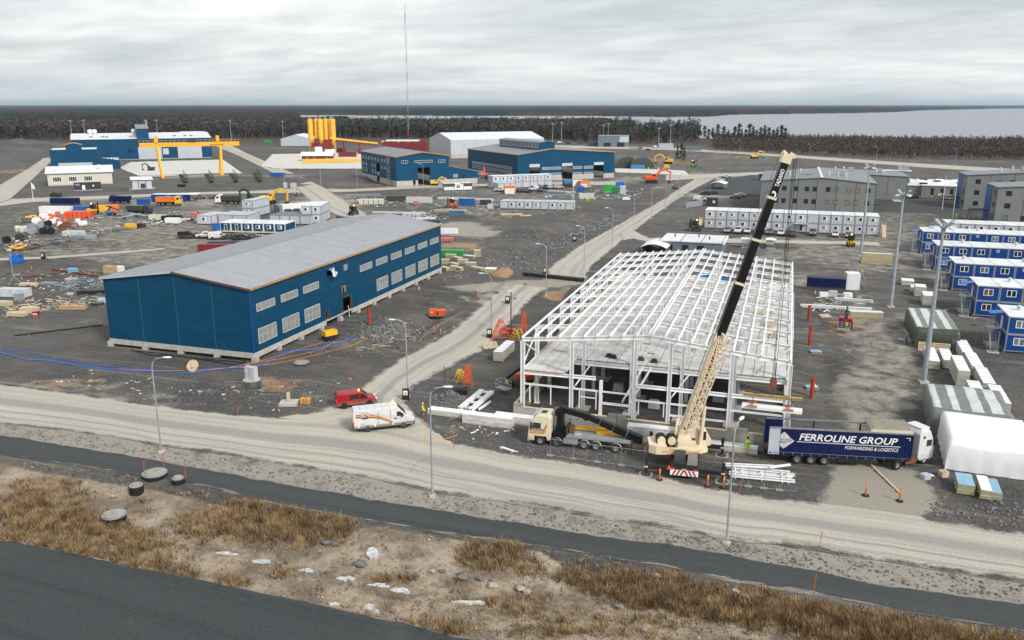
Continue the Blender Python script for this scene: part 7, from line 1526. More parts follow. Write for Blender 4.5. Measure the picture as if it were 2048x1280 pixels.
for i,(u,v,t,lab) in enumerate(((1884,420,352,'left white flagpole before the three-storey blocks'),(1905,437,356,'right white flagpole before the three-storey blocks'),(67,402,364,'white flagpole by the service road at far left'),(1146,402,360,'white flagpole behind the nine-unit cabin row'))):
 g = G(u,v); h = hgt(g,t); r = thing('flagpole',lab,'flagpole',(g.x,g.y,0),0,'flagpoles'); MB().tube([(0,0,0),(0,0,h)],[.12,.05],6).build('pole','white_paint',r); MB().lathe([(.09,0),(.12,.08),(.02,.16)],8,(0,0,h)).build('finial','white_paint',r)
 if i == 2: MB().add([(.05,0,h-2.6),(1.4,.3,h-2.9),(1.2,.2,h-1.2),(.05,0,h-.2)],[(0,1,2,3)]).build('flag','white_paint',r)
# ---- stacks of panels
def stack(label,x,y,rz,w,l,n,t,top='white_paint',side='panel_side',group='white panel stacks',straps=4,name='panel_stack',z=0.0,step=None):
 r = thing(name,label,'panels',(x,y,z),R(rz),group); m = MB().box(0,w,0,l,.008,t-.016,0).box(.0,w,0,l,t-.015,t-.004,1); me = m.mesh('panel'); me.materials.append(MAT(side)); me.materials.append(MAT(top))
 for b in (.1,.5,.9): MB().box(-.02,w+.02,l*b-.08,l*b+.08,-.06,.1).build('bearer','wood_pale',r)
 for k in range(n): inst('panel',me,r,(random.uniform(-.02,.02),random.uniform(-.03,.03),.1+k*t),(0,0,random.uniform(-.004,.004)))
 for k in range(straps): y0 = l*(k+.5)/straps; MB().box(-.035,w+.035,y0-.03,y0+.03,.1+n*t-.003,.1+n*t+.008).build('strap','frame_grey',r)
 return r
WH = [(21.3,127.5,1.4,7.6,6,.21,'left long white panel stack before the dark tarpaulin'),(23.3,128.6,1.45,6.4,6,.21,'second white panel stack from the left before the tarpaulin'),(23.7,120.0,1.45,7.6,10,.235,'tallest double white panel stack by the floodlight mast'),(26.4,132.8,1.5,7.2,7,.22,'white panel stack right of the dark tarpaulin'),(26.4,125.6,1.5,7.3,7,.22,'middle white panel stack of the right-hand line'),(26.4,117.9,1.5,7.5,7,.22,'long white panel stack in the right-hand line, third'),(24.2,111.3,1.5,7.2,7,.22,'white panel stack just behind the ridged tarpaulin'),(26.5,110.1,1.5,7.4,7,.22,'nearest white panel stack of the right-hand line')]
for a in WH: stack(a[6],a[0],a[1],-2,a[2],a[3],a[4],a[5])
stack('white panel bundle beside the red trestles',-39.6,111.5,1,1.4,6.3,8,.185,group=None)
for i,(x,y,z,lab) in enumerate(((18.2,214.0,0,'lower front pair of wool panels by the floodlight mast'),(18.2,215.6,0,'rear wool panel bundle by the floodlight mast'),(18.2,214.1,1.25,'upper wool panel bundle on the stacked pair by the mast'))): stack(lab,x,y,3,6.8,1.4,4,.28,'white_paint','wool','wool panel bundles',3,z=z)
stack('long wool panel stack behind the red boom lift',12.4,156.5,8,5.6,1.4,5,.2,'white_paint','wool',None,3)
for x,y,z,w,l,n,lab in ((24.4,189.2,0,2.4,3,4,'white covered bundle farthest up the line by the cabins'),(25.6,178.5,.0,2.0,3.2,8,'double white bundle in the line by the cabins'),(26.0,170.5,0,1.9,4.2,8,'tall white wrapped bundle in the line by the cabins'),(25.4,182.5,0,1.6,3,4,'low white bundle behind the double one by the cabins')): stack(lab,x,y,-3,w,l,n,.24,'white_paint','panel_side','white bundles along the cabins',2)
stack('blue-topped wool panels beside the white tarpaulin',18.1,84.7,-3,1.5,2.9,5,.2,'foil_blue','wool',None,0); stack('left white-topped wool panels beside the white tarpaulin',20.0,84.1,-3,.95,3.6,5,.19,'white_paint','wool','wool panels by the white tarpaulin',0); stack('right white-topped wool panels beside the white tarpaulin',21.0,84.2,-3,.9,3.5,4,.19,'foil_blue','wool','wool panels by the white tarpaulin',0)
def wools():
 lab = ['nearest','leftmost upper','leftmost lower','middle upper','middle low','tilted middle','rear','right upper','right lower','flat right','small front','far standing']
 P = [(900,541,1.4,1.4,4),(880,528,2.2,1.2,4),(878,540,2.4,1.2,3),(905,520,2.4,1.2,3),(898,530,2.2,1.2,2),(915,528,2.6,1.2,4),(890,515,2.6,1.2,3),(930,532,2.6,1.2,3),(940,538,3.4,1.2,2),(925,515,3.2,1.6,2),(910,541,1.6,1.2,3),(948,515,1.7,1.3,7)]
 for i,(u,v,w,l,n) in enumerate(P):
  g = G(u,v); stack('%s wool slab bundle in the heap behind the near hall corner' % lab[i],g.x,g.y,random.uniform(-25,25),w,l,n,.24,'cream','wool','wool slab bundles behind the near hall',0)
 g = G(976,548); stack('small white-topped wool bundle by the sand heap',g.x-1,g.y,5,2.6,2.2,4,.26,'white_paint','wool',None,0)
wools()
# ---- hollow-core slabs, girders, pipes
def slabs(label,x,y,rz,L,n,w=1.2,t=.27): return stack(label,x,y,rz,L,w,n,t,'white_paint','slab','hollow slab stacks before the frame',0,'slab_stack')
slabs('four-high concrete slab stack with red striped end before the frame',-34.9,87.1,0,6.2,4); slabs('long flat concrete slab pair ending by the signaller',-40.1,88.5,1,6,2); slabs('concrete slab stack under the upstand wall left of the crane',-15.2,88.0,3,5.6,6); slabs('low white slab behind the crane cab',-7.0,88.5,-2,6.1,2); slabs('concrete slabs behind the striped stack',-31.5,88.7,0,5.6,3)
def girders():
 r = thing('girder_bundle','white steel girders on timber beside the trailer','girders',(-3.6,81.4,0),R(5))
 for i,(y,z,L,x) in enumerate(((0,.35,6.3,.3),(.55,.35,6.2,.2),(1.5,.35,6.3,.4),(2.0,.35,6.3,0),(1.7,.72,5.0,-.3))): MB().ibeam((x,y,z),(x+L,y,z+(.25 if i == 4 else 0)),.25,.3,.04).build('girder','white_steel',r)
 for x in (.8,1.5,3.4,5.4,6.0): MB().box(x-.07,x+.07,-.2,2.3,.02,.2).build('bearer','wood_pale',r); MB().box(x-.06,x+.06,.1,1.6,.5,.6).build('spacer','white_steel',r)
 MB().beam((4.2,1.6,.9),(6.3,2.3,1.1),.18,.2).build('girder','white_steel',r)
 r = thing('lying_steelwork','white steel frames lying by the orange trestle','girders',(-36.8,90.6,0),R(-3))
 for x in (0,.35,1.5,1.85): MB().ibeam((x,0,.4),(x-.1,7.2,.4),.22,.35,.04).build('girder','white_steel',r)
 for y in (.4,2.4,4.4,6.6): MB().ibeam((.1,y,.5),(1.7,y,.5),.2,.22,.03).build('crosspiece','white_steel',r)
 MB().ibeam((2.3,1,.2),(2.6,4.2,.2),.2,.25,.03).build('girder','white_steel',r)
 def bundle(label,u,v,u2,v2,n,mat,w=.3,cat='steel beams',name='beam_bundle',h=.25):
  a,b = at(u,v),at(u2,v2); rr = thing(name,label,cat,(a.x,a.y,a.z),heading(a,b)); L = (b-a).length; k = int(math.ceil(n**.5))
  for i in range(n): MB().ibeam((random.uniform(-.3,.2),(i % k)*w*1.15,h/2+.06+(i//k)*h*1.02),(L+random.uniform(-.4,.3),(i % k)*w*1.15,h/2+.06+(i//k)*h*1.02),w,h,.03).build('beam',mat,rr)
  for q in (.15,.85): MB().box(L*q-.06,L*q+.06,-.3,k*w*1.2,-.05,.06).build('bearer','wood_pale',rr)
 B = bundle
 B('dark steel beams lying across the dirt left of the frame',1046,551,1165,564,6,'dark_grey',.35,h=.35); B('violet-grey steel beams on the sorting yard',876,431,948,437,7,'frame_grey',.4,h=.4); B('white beams on the sorting yard behind the near hall',760,440,870,438,5,'white_steel'); B('pale timber bundle on the sorting yard',868,424,934,424,5,'wood_pale',.5,h=.4); B('blue wrapped beams on the sorting yard',897,428,928,428,3,'canopy_blue',.5,h=.5); B('white and grey beams near the forklift',745,426,850,428,5,'white_steel',.4); B('grey beams by the gravel junction',690,393,760,392,6,'galv',.5,h=.4); B('long pale pipes by the service road',875,398,985,402,5,'white_steel',.5,h=.4); B('white steel girders right of the steel frame',1602,614,1740,622,4,'white_steel'); B('second white girder bundle right of the steel frame',1670,600,1745,606,4,'white_steel'); B('galvanised beams on the storage yard',300,437,260,431,6,'galv',.6,h=.5); B('second galvanised beams on the storage yard',270,433,245,440,6,'galv',.6,h=.5); B('black pipes on the ground left of the near hall',30,672,205,651,2,'black',.16,h=.14); B('rusty rails left of the near hall',45,556,115,549,2,'rust',.3); B('dark beams beside the near hall gable',155,590,208,588,8,'dark_grey',.4); B('rusty long rail on the storage yard',40,503,90,492,2,'rust',.4); B('pale beams before the two-storey cabins',1080,393,1150,391,5,'galv',.5); B('white beams before the two-storey cabins',1095,383,1150,386,4,'white_steel',.5); B('white pipes under the left cabins',340,443,380,440,4,'white_steel',.5); B('brown boards left of the near hall',105,540,210,556,2,'rust',.3); B('pale planks on the dirt beside the trailer',1740,930,1800,988,3,'wood_pale',.12,h=.06); B('white planks by the junction',1000,895,1030,905,2,'white_paint',.15,h=.08)
girders()
for i,(u,v,h_,lab) in enumerate(((1617,641,2.6,'farthest red pipe stub right of the steel frame'),(1619,690,3.1,'middle red pipe stub right of the steel frame'),(1623,794,2.6,'nearest red pipe stub right of the steel frame'),(739,648,2.6,'red pipe stub beside the near hall entrance'))):
 r = T_('pipe_stub',lab,'pipe',u,v,0,'red pipe stubs'); MB().lathe([(.26,0),(.26,h_),(.30,h_-.02),(.30,h_+.16),(.22,h_+.16),(.22,h_-.4)],14).build('pipe','pipe_red',r); MB().lathe([(.29,0),(.29,.2)],14,(0,0,h_*.5)).build('collar','pipe_red',r)
# ---- tarpaulins
def tarp(label,x,y,w,l,h,rz,mats,stripes=0,name='covered_stack',front=0.0):
 r = thing(name,label,'covered stack',(x,y,0),R(rz)); nx_,ny_ = 26,26; bm = MB(); V = {}
 for i in range(nx_+1):
  for j in range(ny_+1):
   a,b = i/nx_,j/ny_; ex = .12; px,py = (a-.5)*(1+2*ex)+.5,(b-.5)*(1+2*ex)+.5; cx_,cy_ = min(max(px,0),1),min(max(py,0),1); over = max(abs(px-cx_),abs(py-cy_))/ex
   z = h*(1-over)+.05*math.sin(a*9+b*4)*(1-over)+ (.06*math.sin(a*math.pi*3) if stripes == 0 else .06*math.sin(b*19))*(1-over)
   if over > 0: k = .07*math.sin((a+b)*38)*min(1,over*1.5); cx_ += (px-cx_)*(.35+k*3)/w*2; cy_ += (py-cy_)*(.35+k*3)/l*2
   V[i,j] = (cx_*w,cy_*l-front*max(0,.3-b)*2,max(z,.02))
 for i in range(nx_):
  for j in range(ny_):
   mi = 0
   mid = (i+.5)/nx_
   if stripes: mi = 1 if (int((mid-.09)/.82*stripes*2) % 2 == 1) else 0
   if stripes and (j < 4 or j > ny_-4 or i < 3 or i >= nx_-3): mi = 2
   bm.add([V[i,j],V[i+1,j],V[i+1,j+1],V[i,j+1]],[(0,1,2,3)],mi)
 me = bm.mesh('cover'); b2 = bmesh.new(); b2.from_mesh(me); bmesh.ops.remove_doubles(b2,verts=b2.verts,dist=1e-4); bmesh.ops.recalc_face_normals(b2,faces=b2.faces); b2.to_mesh(me); b2.free(); link('cover',me,mats,r,smooth=True)
 MB().box(.25,w-.25,.25,l-.25,0,h-.25).build('load','panel_side',r); return r
tarp('big white tarpaulin mound in front of the truck cab',18.0,90.8,8.2,9.6,3.2,-4,['tarp_white'],0)
tarp('grey and green striped tarpaulin behind the white mound',17.9,101.0,8.4,10.5,3.0,-3,['tarp_grey','tarp_stripe','tarp_stripe'],4)
r = tarp('dark green tarpaulin with pale stripes beside the blue cabins',20.9,139.2,6.2,15.5,3.1,-1,['tarp_grey','tarp_stripe','tarp_green'],3)
def pallet(label,u,v,rz,tilt=0,n=1,w=1.9,group='wooden pallets',cat='pallet'):
 r = T_('wooden_pallet',label,cat,u,v,rz,group)
 for k in range(n):
  for i in range(6): o = MB().box(0,w,i*.24,i*.24+.14,.12+k*.16,.15+k*.16).build('board','wood_pale',r); o.rotation_euler = (tilt,0,0)
  for x in (0,w/2-.05,w-.1): o = MB().box(x,x+.1,0,1.34,.01+k*.16,.115+k*.16).build('bearer','wood_pale',r); o.rotation_euler = (tilt,0,0)
pallet('long pallet leaning at the front of the dark tarpaulin',1836,700,0,1.2,w=4.5); pallet('pallet leaning on the side of the dark tarpaulin',1818,678,80,.9); pallet('tilted pallet heap left of the red trestles',968,700,40,.5,2,2.4); pallet('pallet flat on the ground by the dark tarpaulin',1802,682,20); pallet('broken pallet on the slope right of the frame',1645,636,30,.2)
K('foil_boards','blue boards leaning at the dark tarpaulin','boards',1808,690,60,[('board','foil_blue',0,1.2,0,.08,0,1.6)]); 
for i,(u,v) in enumerate(((1622,706),(1612,780))): K('insulation_boards',('blue foil boards by the middle red pipe','blue and white boards by the nearest red pipe')[i],'boards',u,v,10,[('board','foil_blue',0,1.6,0,1.1,.3,.42),('board','wool',.1,1.7,.1,1.2,0,.29)]+([('board','white_paint',.9,1.3,-.1,1.5,.43,.6)] if i else []))
# ---- containers, cabinets, machines
def container(label,u,v,rz,mat,L=6.1,W=2.5,H=2.6,doors=True,group='steel containers',top=None,sc=1.0):
 r = T_('steel_container',label,'container',u,v,rz,group); r.scale = (sc,sc,sc); MB().box(.04,L-.04,.04,W-.04,.12,H-.05).build('body',mat,r); n = int(L/.42)
 for k in range(n): MB().box(.2+k*(L-.4)/n,.2+k*(L-.4)/n+.2,.0,.05,.2,H-.15).build('side_rib',mat,r)
 for x in (0,L-.14):
  for y in (0,W-.14): MB().box(x,x+.14,y,y+.14,.0,H).build('corner_post',mat,r)
 for z in (.02,H-.12): MB().box(.14,L-.14,-.01,.1,z,z+.12).box(-.01,.1,.14,W-.14,z,z+.12).build('rail',mat,r)
 MB().box(.05,L-.05,.05,W-.05,H-.05,H-.005).build('roof',top or mat,r)
 if doors:
  for y in (W*.2,W*.4,W*.6,W*.8): MB().cyl((-.04,y,.2),(-.04,y,H-.2),.03,n=5).build('door_bar','galv',r)
 return r
for a in [('dark navy open container right of the steel frame',1613,580,0,'navy',7.4,2.5,2.7),('tall white container beside the navy one',1692,579,8,'white_paint',2.6,2.5,3.4),('left blue container behind the red bags',148,428,35,'blue'),('second blue container behind the red bags',164,427,35,'sky_blue'),('left orange container by the boom lift',182,427,35,'yellow'),('right orange container by the boom lift',200,426,35,'orange'),('long white container on the storage yard',79,428,15,'white_paint',11),('navy container behind the white car',101,412,15,'navy',10,3,3),('blue container at the hut row end',427,465,45,'blue',3.2),('red-brown container behind the near hall roof',396,510,22,'dark_red',8),('blue roofed container behind the near hall roof',416,505,22,'navy',9),('small blue container behind the navy truck',274,412,15,'blue',4),('teal container by the black cars',555,425,60,'teal_grey',3),('long white trailer box behind the black cars',566,427,60,'white_paint',13,2.6,3),('blue container before the two-storey cabins',1129,372,40,'sky_blue',5),('white container before the two-storey cabins',1146,372,40,'white_paint',5),('orange container before the two-storey cabins',1160,373,40,'orange',5),('blue container left of the frame end',1395,572,2,'sky_blue',6),('green skip behind the near hall corner',880,513,10,'green',6,2.2,1.6),('green bin container on the right sorting yard',1208,385,0,'green_bright',3.2,2.6,3.4),('dark green container on the right sorting yard',1223,385,0,'green',4.4,2.4,2.4),('orange skip by the white van of the cabins',1008,386,20,'orange',5,2.4,3),('blue generator container on the sorting yard',917,411,10,'blue',6,2.2,2.6),('white container far right by the perimeter',1372,301,0,'teal_grey',12,3,3.4),('pale container by the flat-roofed office',1318,296,0,'module_grey',12,3,4),('blue skip on the right sorting yard',1155,385,20,'blue',3)]: container(*a)
for i,(u,v) in enumerate(((1482,496),(1500,497),(1532,498))): K('toilet_cabin',('left','middle','right')[i]+' of three pale turnstile cages behind the frame','cage',u,v,0,[('roof','white_paint',-.2,2.4,-.2,2.2,2.4,2.6)]+[('bar','galv',.1+.25*k,.16+.25*k,0,.06,0,2.4) for k in range(9)]+[('bar','galv',.1+.25*k,.16+.25*k,1.9,1.96,0,2.4) for k in range(9)]+[('floor','galv',0,2.3,0,2,0,.08)],'pale cages behind the frame')
K('generator','orange-red generator beside the side road','generator',858,633,14,[('base','black',0,2.9,0,1.3,0,.35),('housing','red_orange',.02,1.4,.02,1.28,.36,1.5),('housing','red_orange',1.43,2.88,.02,1.28,.36,1.42),('louvre','black',1.5,1.7,-.01,.02,.6,1.2),('label_plate','white_paint',.35,.75,-.01,.02,1.0,1.2)])
K('generator','yellow and black generator trailer beside the near hall','generator',652,685,62,[('base','black',0,2.2,0,1.2,.25,.8),('housing','yellow',.0,2.2,.0,1.2,.81,1.6),('drawbar','black',2.2,3.3,.5,.7,.35,.5),('tyre','rubber',.7,1.3,-.12,.0,.0,.6),('tyre','rubber',.7,1.3,1.2,1.32,.0,.6)])
K('water_tank','blue water tank on the yard path at left','tank',18,527,15,[('base','blue',0,2.6,0,2.2,0,.5),('tank','canopy_blue',.1,2.5,.1,2.1,.5,2.0),('lid','blue',.6,1.2,.6,1.2,2.0,2.2),('tank','blue',2.0,2.7,.4,1.4,1.6,2.15)])
K('waste_bin','red waste bin left of the near hall','bin',66,638,20,[('body','red',0,.9,0,.9,0,1.2),('lid','red',-.05,.95,-.05,.95,1.22,1.35),('label_plate','white_paint',.1,.4,-.02,0,.8,1.05),('label_plate','white_paint',.5,.8,-.02,0,.8,1.05)])
def cabinet():
 r = T_('switch_cabinet','grey electrical cabinet on a round base between hall and road','cabinet',505,776,-10); MB().lathe([(1.35,0),(1.35,.35),(1.2,.9),(1.0,1.0)],18).build('base','tarp_green',r); MB().lathe([(1.15,1.0),(1.15,1.15)],18).build('base_ring','concrete',r); MB().box(-.85,.85,-.35,.35,1.15,2.9).build('housing','module_grey',r); MB().box(-.01,.01,-.365,-.352,1.2,2.85).build('door_gap','dark_grey',r); MB().box(-.6,-.35,-.37,-.352,2.2,2.5).build('sign','white_paint',r)
 r = T_('reel','yellow cable reel with two pale flanges beside the blue hose','cable reel',386,741,30)
 for y in (-.5,.5): MB().cyl((0,y-.04,.75),(0,y+.04,.75),.75,n=18).build('flange','wood_pale',r)
 MB().cyl((0,-.45,.75),(0,.45,.75),.5,n=16).build('cable','yellow',r); MB().cyl((0,-.8,.75),(0,-.6,.75),.1,n=8).build('axle','steel',r); MB().tube([(-.3,0,.4),(-2,1.2,.06),(-3.6,2.4,.05)],.06,5).build('loose_cable','red',r)
cabinet()
# ---- markers, cones and barriers
def bollard(label,u,v,kind='post'):
 if kind == 'cone': r = T_('traffic_cone',label,'traffic cone',u,v,0,'traffic cones'); MB().lathe([(.36,0),(.36,.05),(.2,.06),(.05,.95)],12).build('cone','red_orange',r); MB().lathe([(.155,.38),(.11,.6)],12).build('band','white_paint',r)
 else:
  r = T_('marker_post',label,'marker post',u,v,0,'red marker posts'); MB().lathe([(.36,0),(.34,.1),(.12,.14)],10).build('foot','rubber',r); MB().lathe([(.085,.14),(.085,1.25),(.05,1.32)],8).build('post','red_orange',r); MB().lathe([(.092,.9),(.092,1.02)],8).build('band','yellow',r); MB().lathe([(.092,1.1),(.092,1.2)],8).build('band','yellow',r)
for u,v,lab in ((1319,960,'marker post left of the crane tail'),(1415,973,'cone-like post right of the crane tail'),(1447,976,'leaning marker post at the right rear outrigger'),(1731,991,'left marker post on the dirt apron'),(1799,1002,'right marker post on the dirt apron'),(1797,540,'red marker post by the tall mast'),(1785,553,'second red marker post by the tall mast'),(1947,650,'marker post near the cabin stairs'),(890,568,'marker post by the boulder'),(956,598,'marker post on the dirt crossing'),(1030,598,'marker post beside the black sign'),(846,567,'marker post by the hall corner'),(868,667,'marker post with striped tape'),(881,672,'second marker post with striped tape'),(90,497,'red marker on the storage yard edge'),(140,499,'red marker in the middle of the left yard'),(228,493,'red and white marker on the yard path'),(371,490,'red and white marker behind the near hall'),(94,518,'tall red marker by the black drum'),(64,543,'red marker beside the blue tank')): bollard(lab,u,v)
for u,v,lab in ((838,580,'orange and white cone at the foot of the near hall'),(1630,588,'orange and white cone by the navy container'),(1158,417,'orange cone beyond the trench'),(1724,545,'orange cone by the floodlight mast')): bollard(lab,u,v,'cone')
for u,v,h_,lab in ((289,950,1.9,'red stick left of the large manhole'),(327,938,1.8,'red stick right of the large manhole'),(371,958,2.2,'red stick by the right manhole'),(1626,1195,2.4,'red survey stick at the footpath edge'),(1637,1110,2.2,'thin red stick on the verge'),(476,835,1.8,'red stick by the road edge below the cabinet'),(907,898,2.4,'red stick by the striped tape'),(701,765,1.6,'red stick above the red van'),(1480,985,1.6,'red stick by the white girders')): r = T_('survey_stick',lab,'stick',u,v,0,'red survey sticks'); MB().tube([(0,0,-.1),(.03,.02,h_*.5),(.1,.04,h_)],.03,5).build('stick','red_orange',r); MB().box(.07,.13,.0,.06,h_-.2,h_+.05).build('tip','red',r)
def sign(label,u,v,rz,mat='black'): r = T_('sign_drum',label,'sign',u,v,rz,'black sign drums'); MB().tbox(-.45,.45,-.3,.3,0,1.5,.05,.05).build('body',mat,r); MB().add([(-.28,-.315,.75),(.28,-.315,.75),(.26,-.275,1.35),(-.26,-.275,1.35)],[(0,1,2,3)]).build('notice','white_paint',r); MB().add([(-.14,-.33,.85),(.14,-.33,.85),(.13,-.30,1.15),(-.13,-.30,1.15)],[(0,1,2,3)]).build('notice_mark','hose_orange',r)
sign('black sign drum at the foot of the junction lamp',812,799,15); sign('black sign drum by the red trestles',979,675,15); sign('black sign drum on the dirt crossing',1015,607,10); sign('black drum with orange rim at the cross road end',1090,549,10); sign('black drum at the trench',1149,484,10); sign('black drum at left of the yard path',87,518,10); sign('tall black drum at the gravel junction',592,391,10)
# ---- trestles and scaffold parts
def trestle(label,u,v,rz,mat,h_=3.4,w=1.6,n=2):
 r = T_('lifting_trestle',label,'trestle',u,v,rz,'trestles beside the side road')
 for i in range(n):
  y = i*1.1
  for s in (-1,1): MB().beam((s*w,y,0),(s*.18,y+.1,h_),.12).build('leg',mat,r)
  for z in (.12,.35,.62,.85): x = w*(1-z)+.18*z; MB().beam((-x,y,h_*z),(x,y,h_*z),.09).build('rung',mat,r); MB().beam((-x,y,h_*z),(x*.6,y,h_*min(1,z+.25)),.07).build('brace',mat,r)
 for s in (-1,1): MB().beam((s*w,-.3,.05),(s*w,1.4,.05),.14).build('skid',mat,r)
trestle('red trestle pair beside the lamp post',1003,680,25,'red_orange'); trestle('orange trestle low behind the panel bundle',1030,682,-20,'yellow',2.0,1.2); trestle('red trestle standing at the frame corner',1047,668,10,'red_orange',3.4,.5); trestle('orange trestle standing behind the white frames',934,776,10,'red_orange',3.0,.6); trestle('yellow trestle behind the orange one',925,764,40,'yellow',1.6,.9)
K('coil_basket','black coil basket under the orange trestle','basket',922,786,20,[('coil','black',-.8,.8,-.7,.7,0,.6),('coil','dark_grey',-.5,.5,-.5,.4,.6,.9)]); K('light_tower','red light tower with tall mast by the trestles','light tower',1022,672,10,[('housing','red',-.8,.8,-.5,.5,.5,1.3),('mast','dark_grey',-.08,.08,-.08,.08,1.3,7.5),('floodlight','lamp_head',-.5,.5,-.15,.15,7.5,7.8),('outrigger','black',-1.2,1.2,-.06,.06,.05,.2),('tyre','rubber',-.3,.3,-.7,-.5,0,.6)]); K('light_tower','slim white light mast on tripod legs at left','light tower',29,568,15,[('mast','galv',-.06,.06,-.06,.06,1.6,7.2),('floodlight','lamp_head',-.5,.4,-.15,.15,7.2,7.5)]); 
r = [o for o in bpy.data.objects if o.get('label') == 'slim white light mast on tripod legs at left'][0]
for a in (.3,2.4,4.5): MB().beam((0,0,1.7),(1.6*math.cos(a),1.6*math.sin(a),0),.07).build('tripod_leg','galv',r)
K('mesh_stack','dark rebar mesh stack at the junction corner','rebar mesh',866,790,25,[('mesh','rebar',0,4.6,.14*k,.14*k+.02,.12,.16) for k in range(18)]+[('bar','rebar',.3*k,.3*k+.02,0,2.4,.17,.2) for k in range(15)]+[('bearer','wood_pale',.3,.5,0,2.4,0,.1)])
def rods():
 r = T_('rebar_bundle','upright rebar rods beside the mesh stack','rebar',890,778,0)
 for k in range(9): MB().cyl((k*.14-.5,(k*7 % 5)*.12,0),(k*.15-.5+.1*math.sin(k),(k*7 % 5)*.12,2.4+.9*math.sin(k*1.7)**2),.03,n=4).build('rod','rebar' if k % 3 else 'brown',r)
rods()
# ---- storage yard on the left
def reel(label,u,v,rz,rad,w,mat,fl='dark_grey'):
 r = T_('cable_reel',label,'cable reel',u,v,rz,'cable reels on the storage yard')
 for y in (-w/2,w/2): MB().cyl((0,y-.06,rad),(0,y+.06,rad),rad,n=18).build('flange',fl,r)
 MB().cyl((0,-w/2+.06,rad),(0,w/2-.06,rad),rad*.72,n=16).build('winding',mat,r)
for i,(u,v,rz,ra,w,m,f,lab) in enumerate(((67,468,20,1.6,1.4,'dark_grey','galv','largest grey cable reel of the storage yard'),(87,468,25,1.0,1.2,'black','black','left black cable reel of the front pair'),(102,468,25,1.0,1.2,'black','black','right black cable reel of the front pair'),(84,454,25,1.0,1.3,'black','galv','black reel behind the front pair'),(97,453,25,1.0,1.3,'navy','black','navy reel behind the front pair'),(126,462,35,1.15,1.1,'brown','brown','left brown wooden cable reel'),(135,458,35,1.15,1.1,'brown','brown','right brown wooden cable reel'),(14,486,20,.95,1.1,'black','black','black reel at the left frame edge'),(40,483,20,1.1,1.2,'dark_grey','dark_grey','grey reel behind the yellow hoses'),(76,452,30,1.2,1.2,'black','white_paint','small black reel with white flange'))): reel(lab,u,v,rz,ra,w,m,f)
for i,(u,v,lab) in enumerate(((36,463,'left cream barrel'),(44,464,'middle cream barrel'),(52,463,'right cream barrel'))): r = T_('water_barrel',lab+' beside the large grey reel','barrel',u,v,0,'cream barrels'); MB().lathe([(.65,0),(.78,.4),(.78,1.4),(.65,1.75),(.2,1.8)],14).build('barrel','cream',r); MB().lathe([(.8,.7),(.8,.8)],14).build('hoop','frame_grey',r)
M_('crate_red',(0.62,0.13,0.10),0.6,var=0.15)
def bags():
 spots = [(128+k*9.2,439-k*.2,'red') for k in range(6)]
 for k,(u,v,m) in enumerate(spots): r = T_('red_crate','%s big red crate from the left in the red row' % ORD[k],'crate',u,v,30,'big red crates'); MB().tbox(0,1.3,0,4.6,0,2.3,.05,.05).build('body','red_orange',r); MB().box(.05,1.25,.05,4.55,2.31,2.4).build('cover','crate_red',r)
 P = [(84,436,'white'),(92,436,'white'),(100,435,'red'),(108,437,'red'),(95,441,'white'),(104,443,'red'),(112,444,'white'),(116,431,'red'),(98,430,'white'),(107,430,'white'),(148,424,'white'),(118,425,'white'),(84,446,'red'),(88,447,'red'),(118,445,'red'),(131,448,'red'),(105,447,'white'),(95,449,'white'),(120,452,'white'),(156,446,'white'),(163,451,'white'),(170,450,'white')]
 for k,(u,v,m) in enumerate(P):
  r = T_('bulk_bag','%s bulk bag in the pile left of the red crates, number %s from the front left' % (m,ORD[k % 13]) if False else '%s bulk bag among the storage yard bags' % m,'bag',u,v,k*23,'%s bulk bags on the storage yard' % m); me = bevelled(MB().tbox(-.75,.75,-.75,.75,0,1.4,.12,.12),.22); link('bag',me,'white_paint' if m == 'white' else 'red_orange',r)
  for s in (-.4,.4): MB().tube([(s,-.4,1.3),(s,-.3,1.6),(s,.3,1.6),(s,.4,1.3)],.04,4).build('loop','cream',r)
bags()
for i,(u,v,m,lab) in enumerate(((60,440,'yellow','yellow'),(68,438,'yellow','second yellow'),(54,444,'tarp_green','olive'),(72,443,'cream','cream'))): r = T_('sheeted_heap',lab+' sheeted heap on the storage yard','heap',u,v,i*20,'sheeted heaps'); me = bevelled(MB().tbox(-1.6,1.6,-1,1,0,1.4,.5,.35),.25); link('cover',me,m,r); MB().box(-1.65,1.65,-.05,.05,1.0,1.43).build('strap','dark_grey',r)
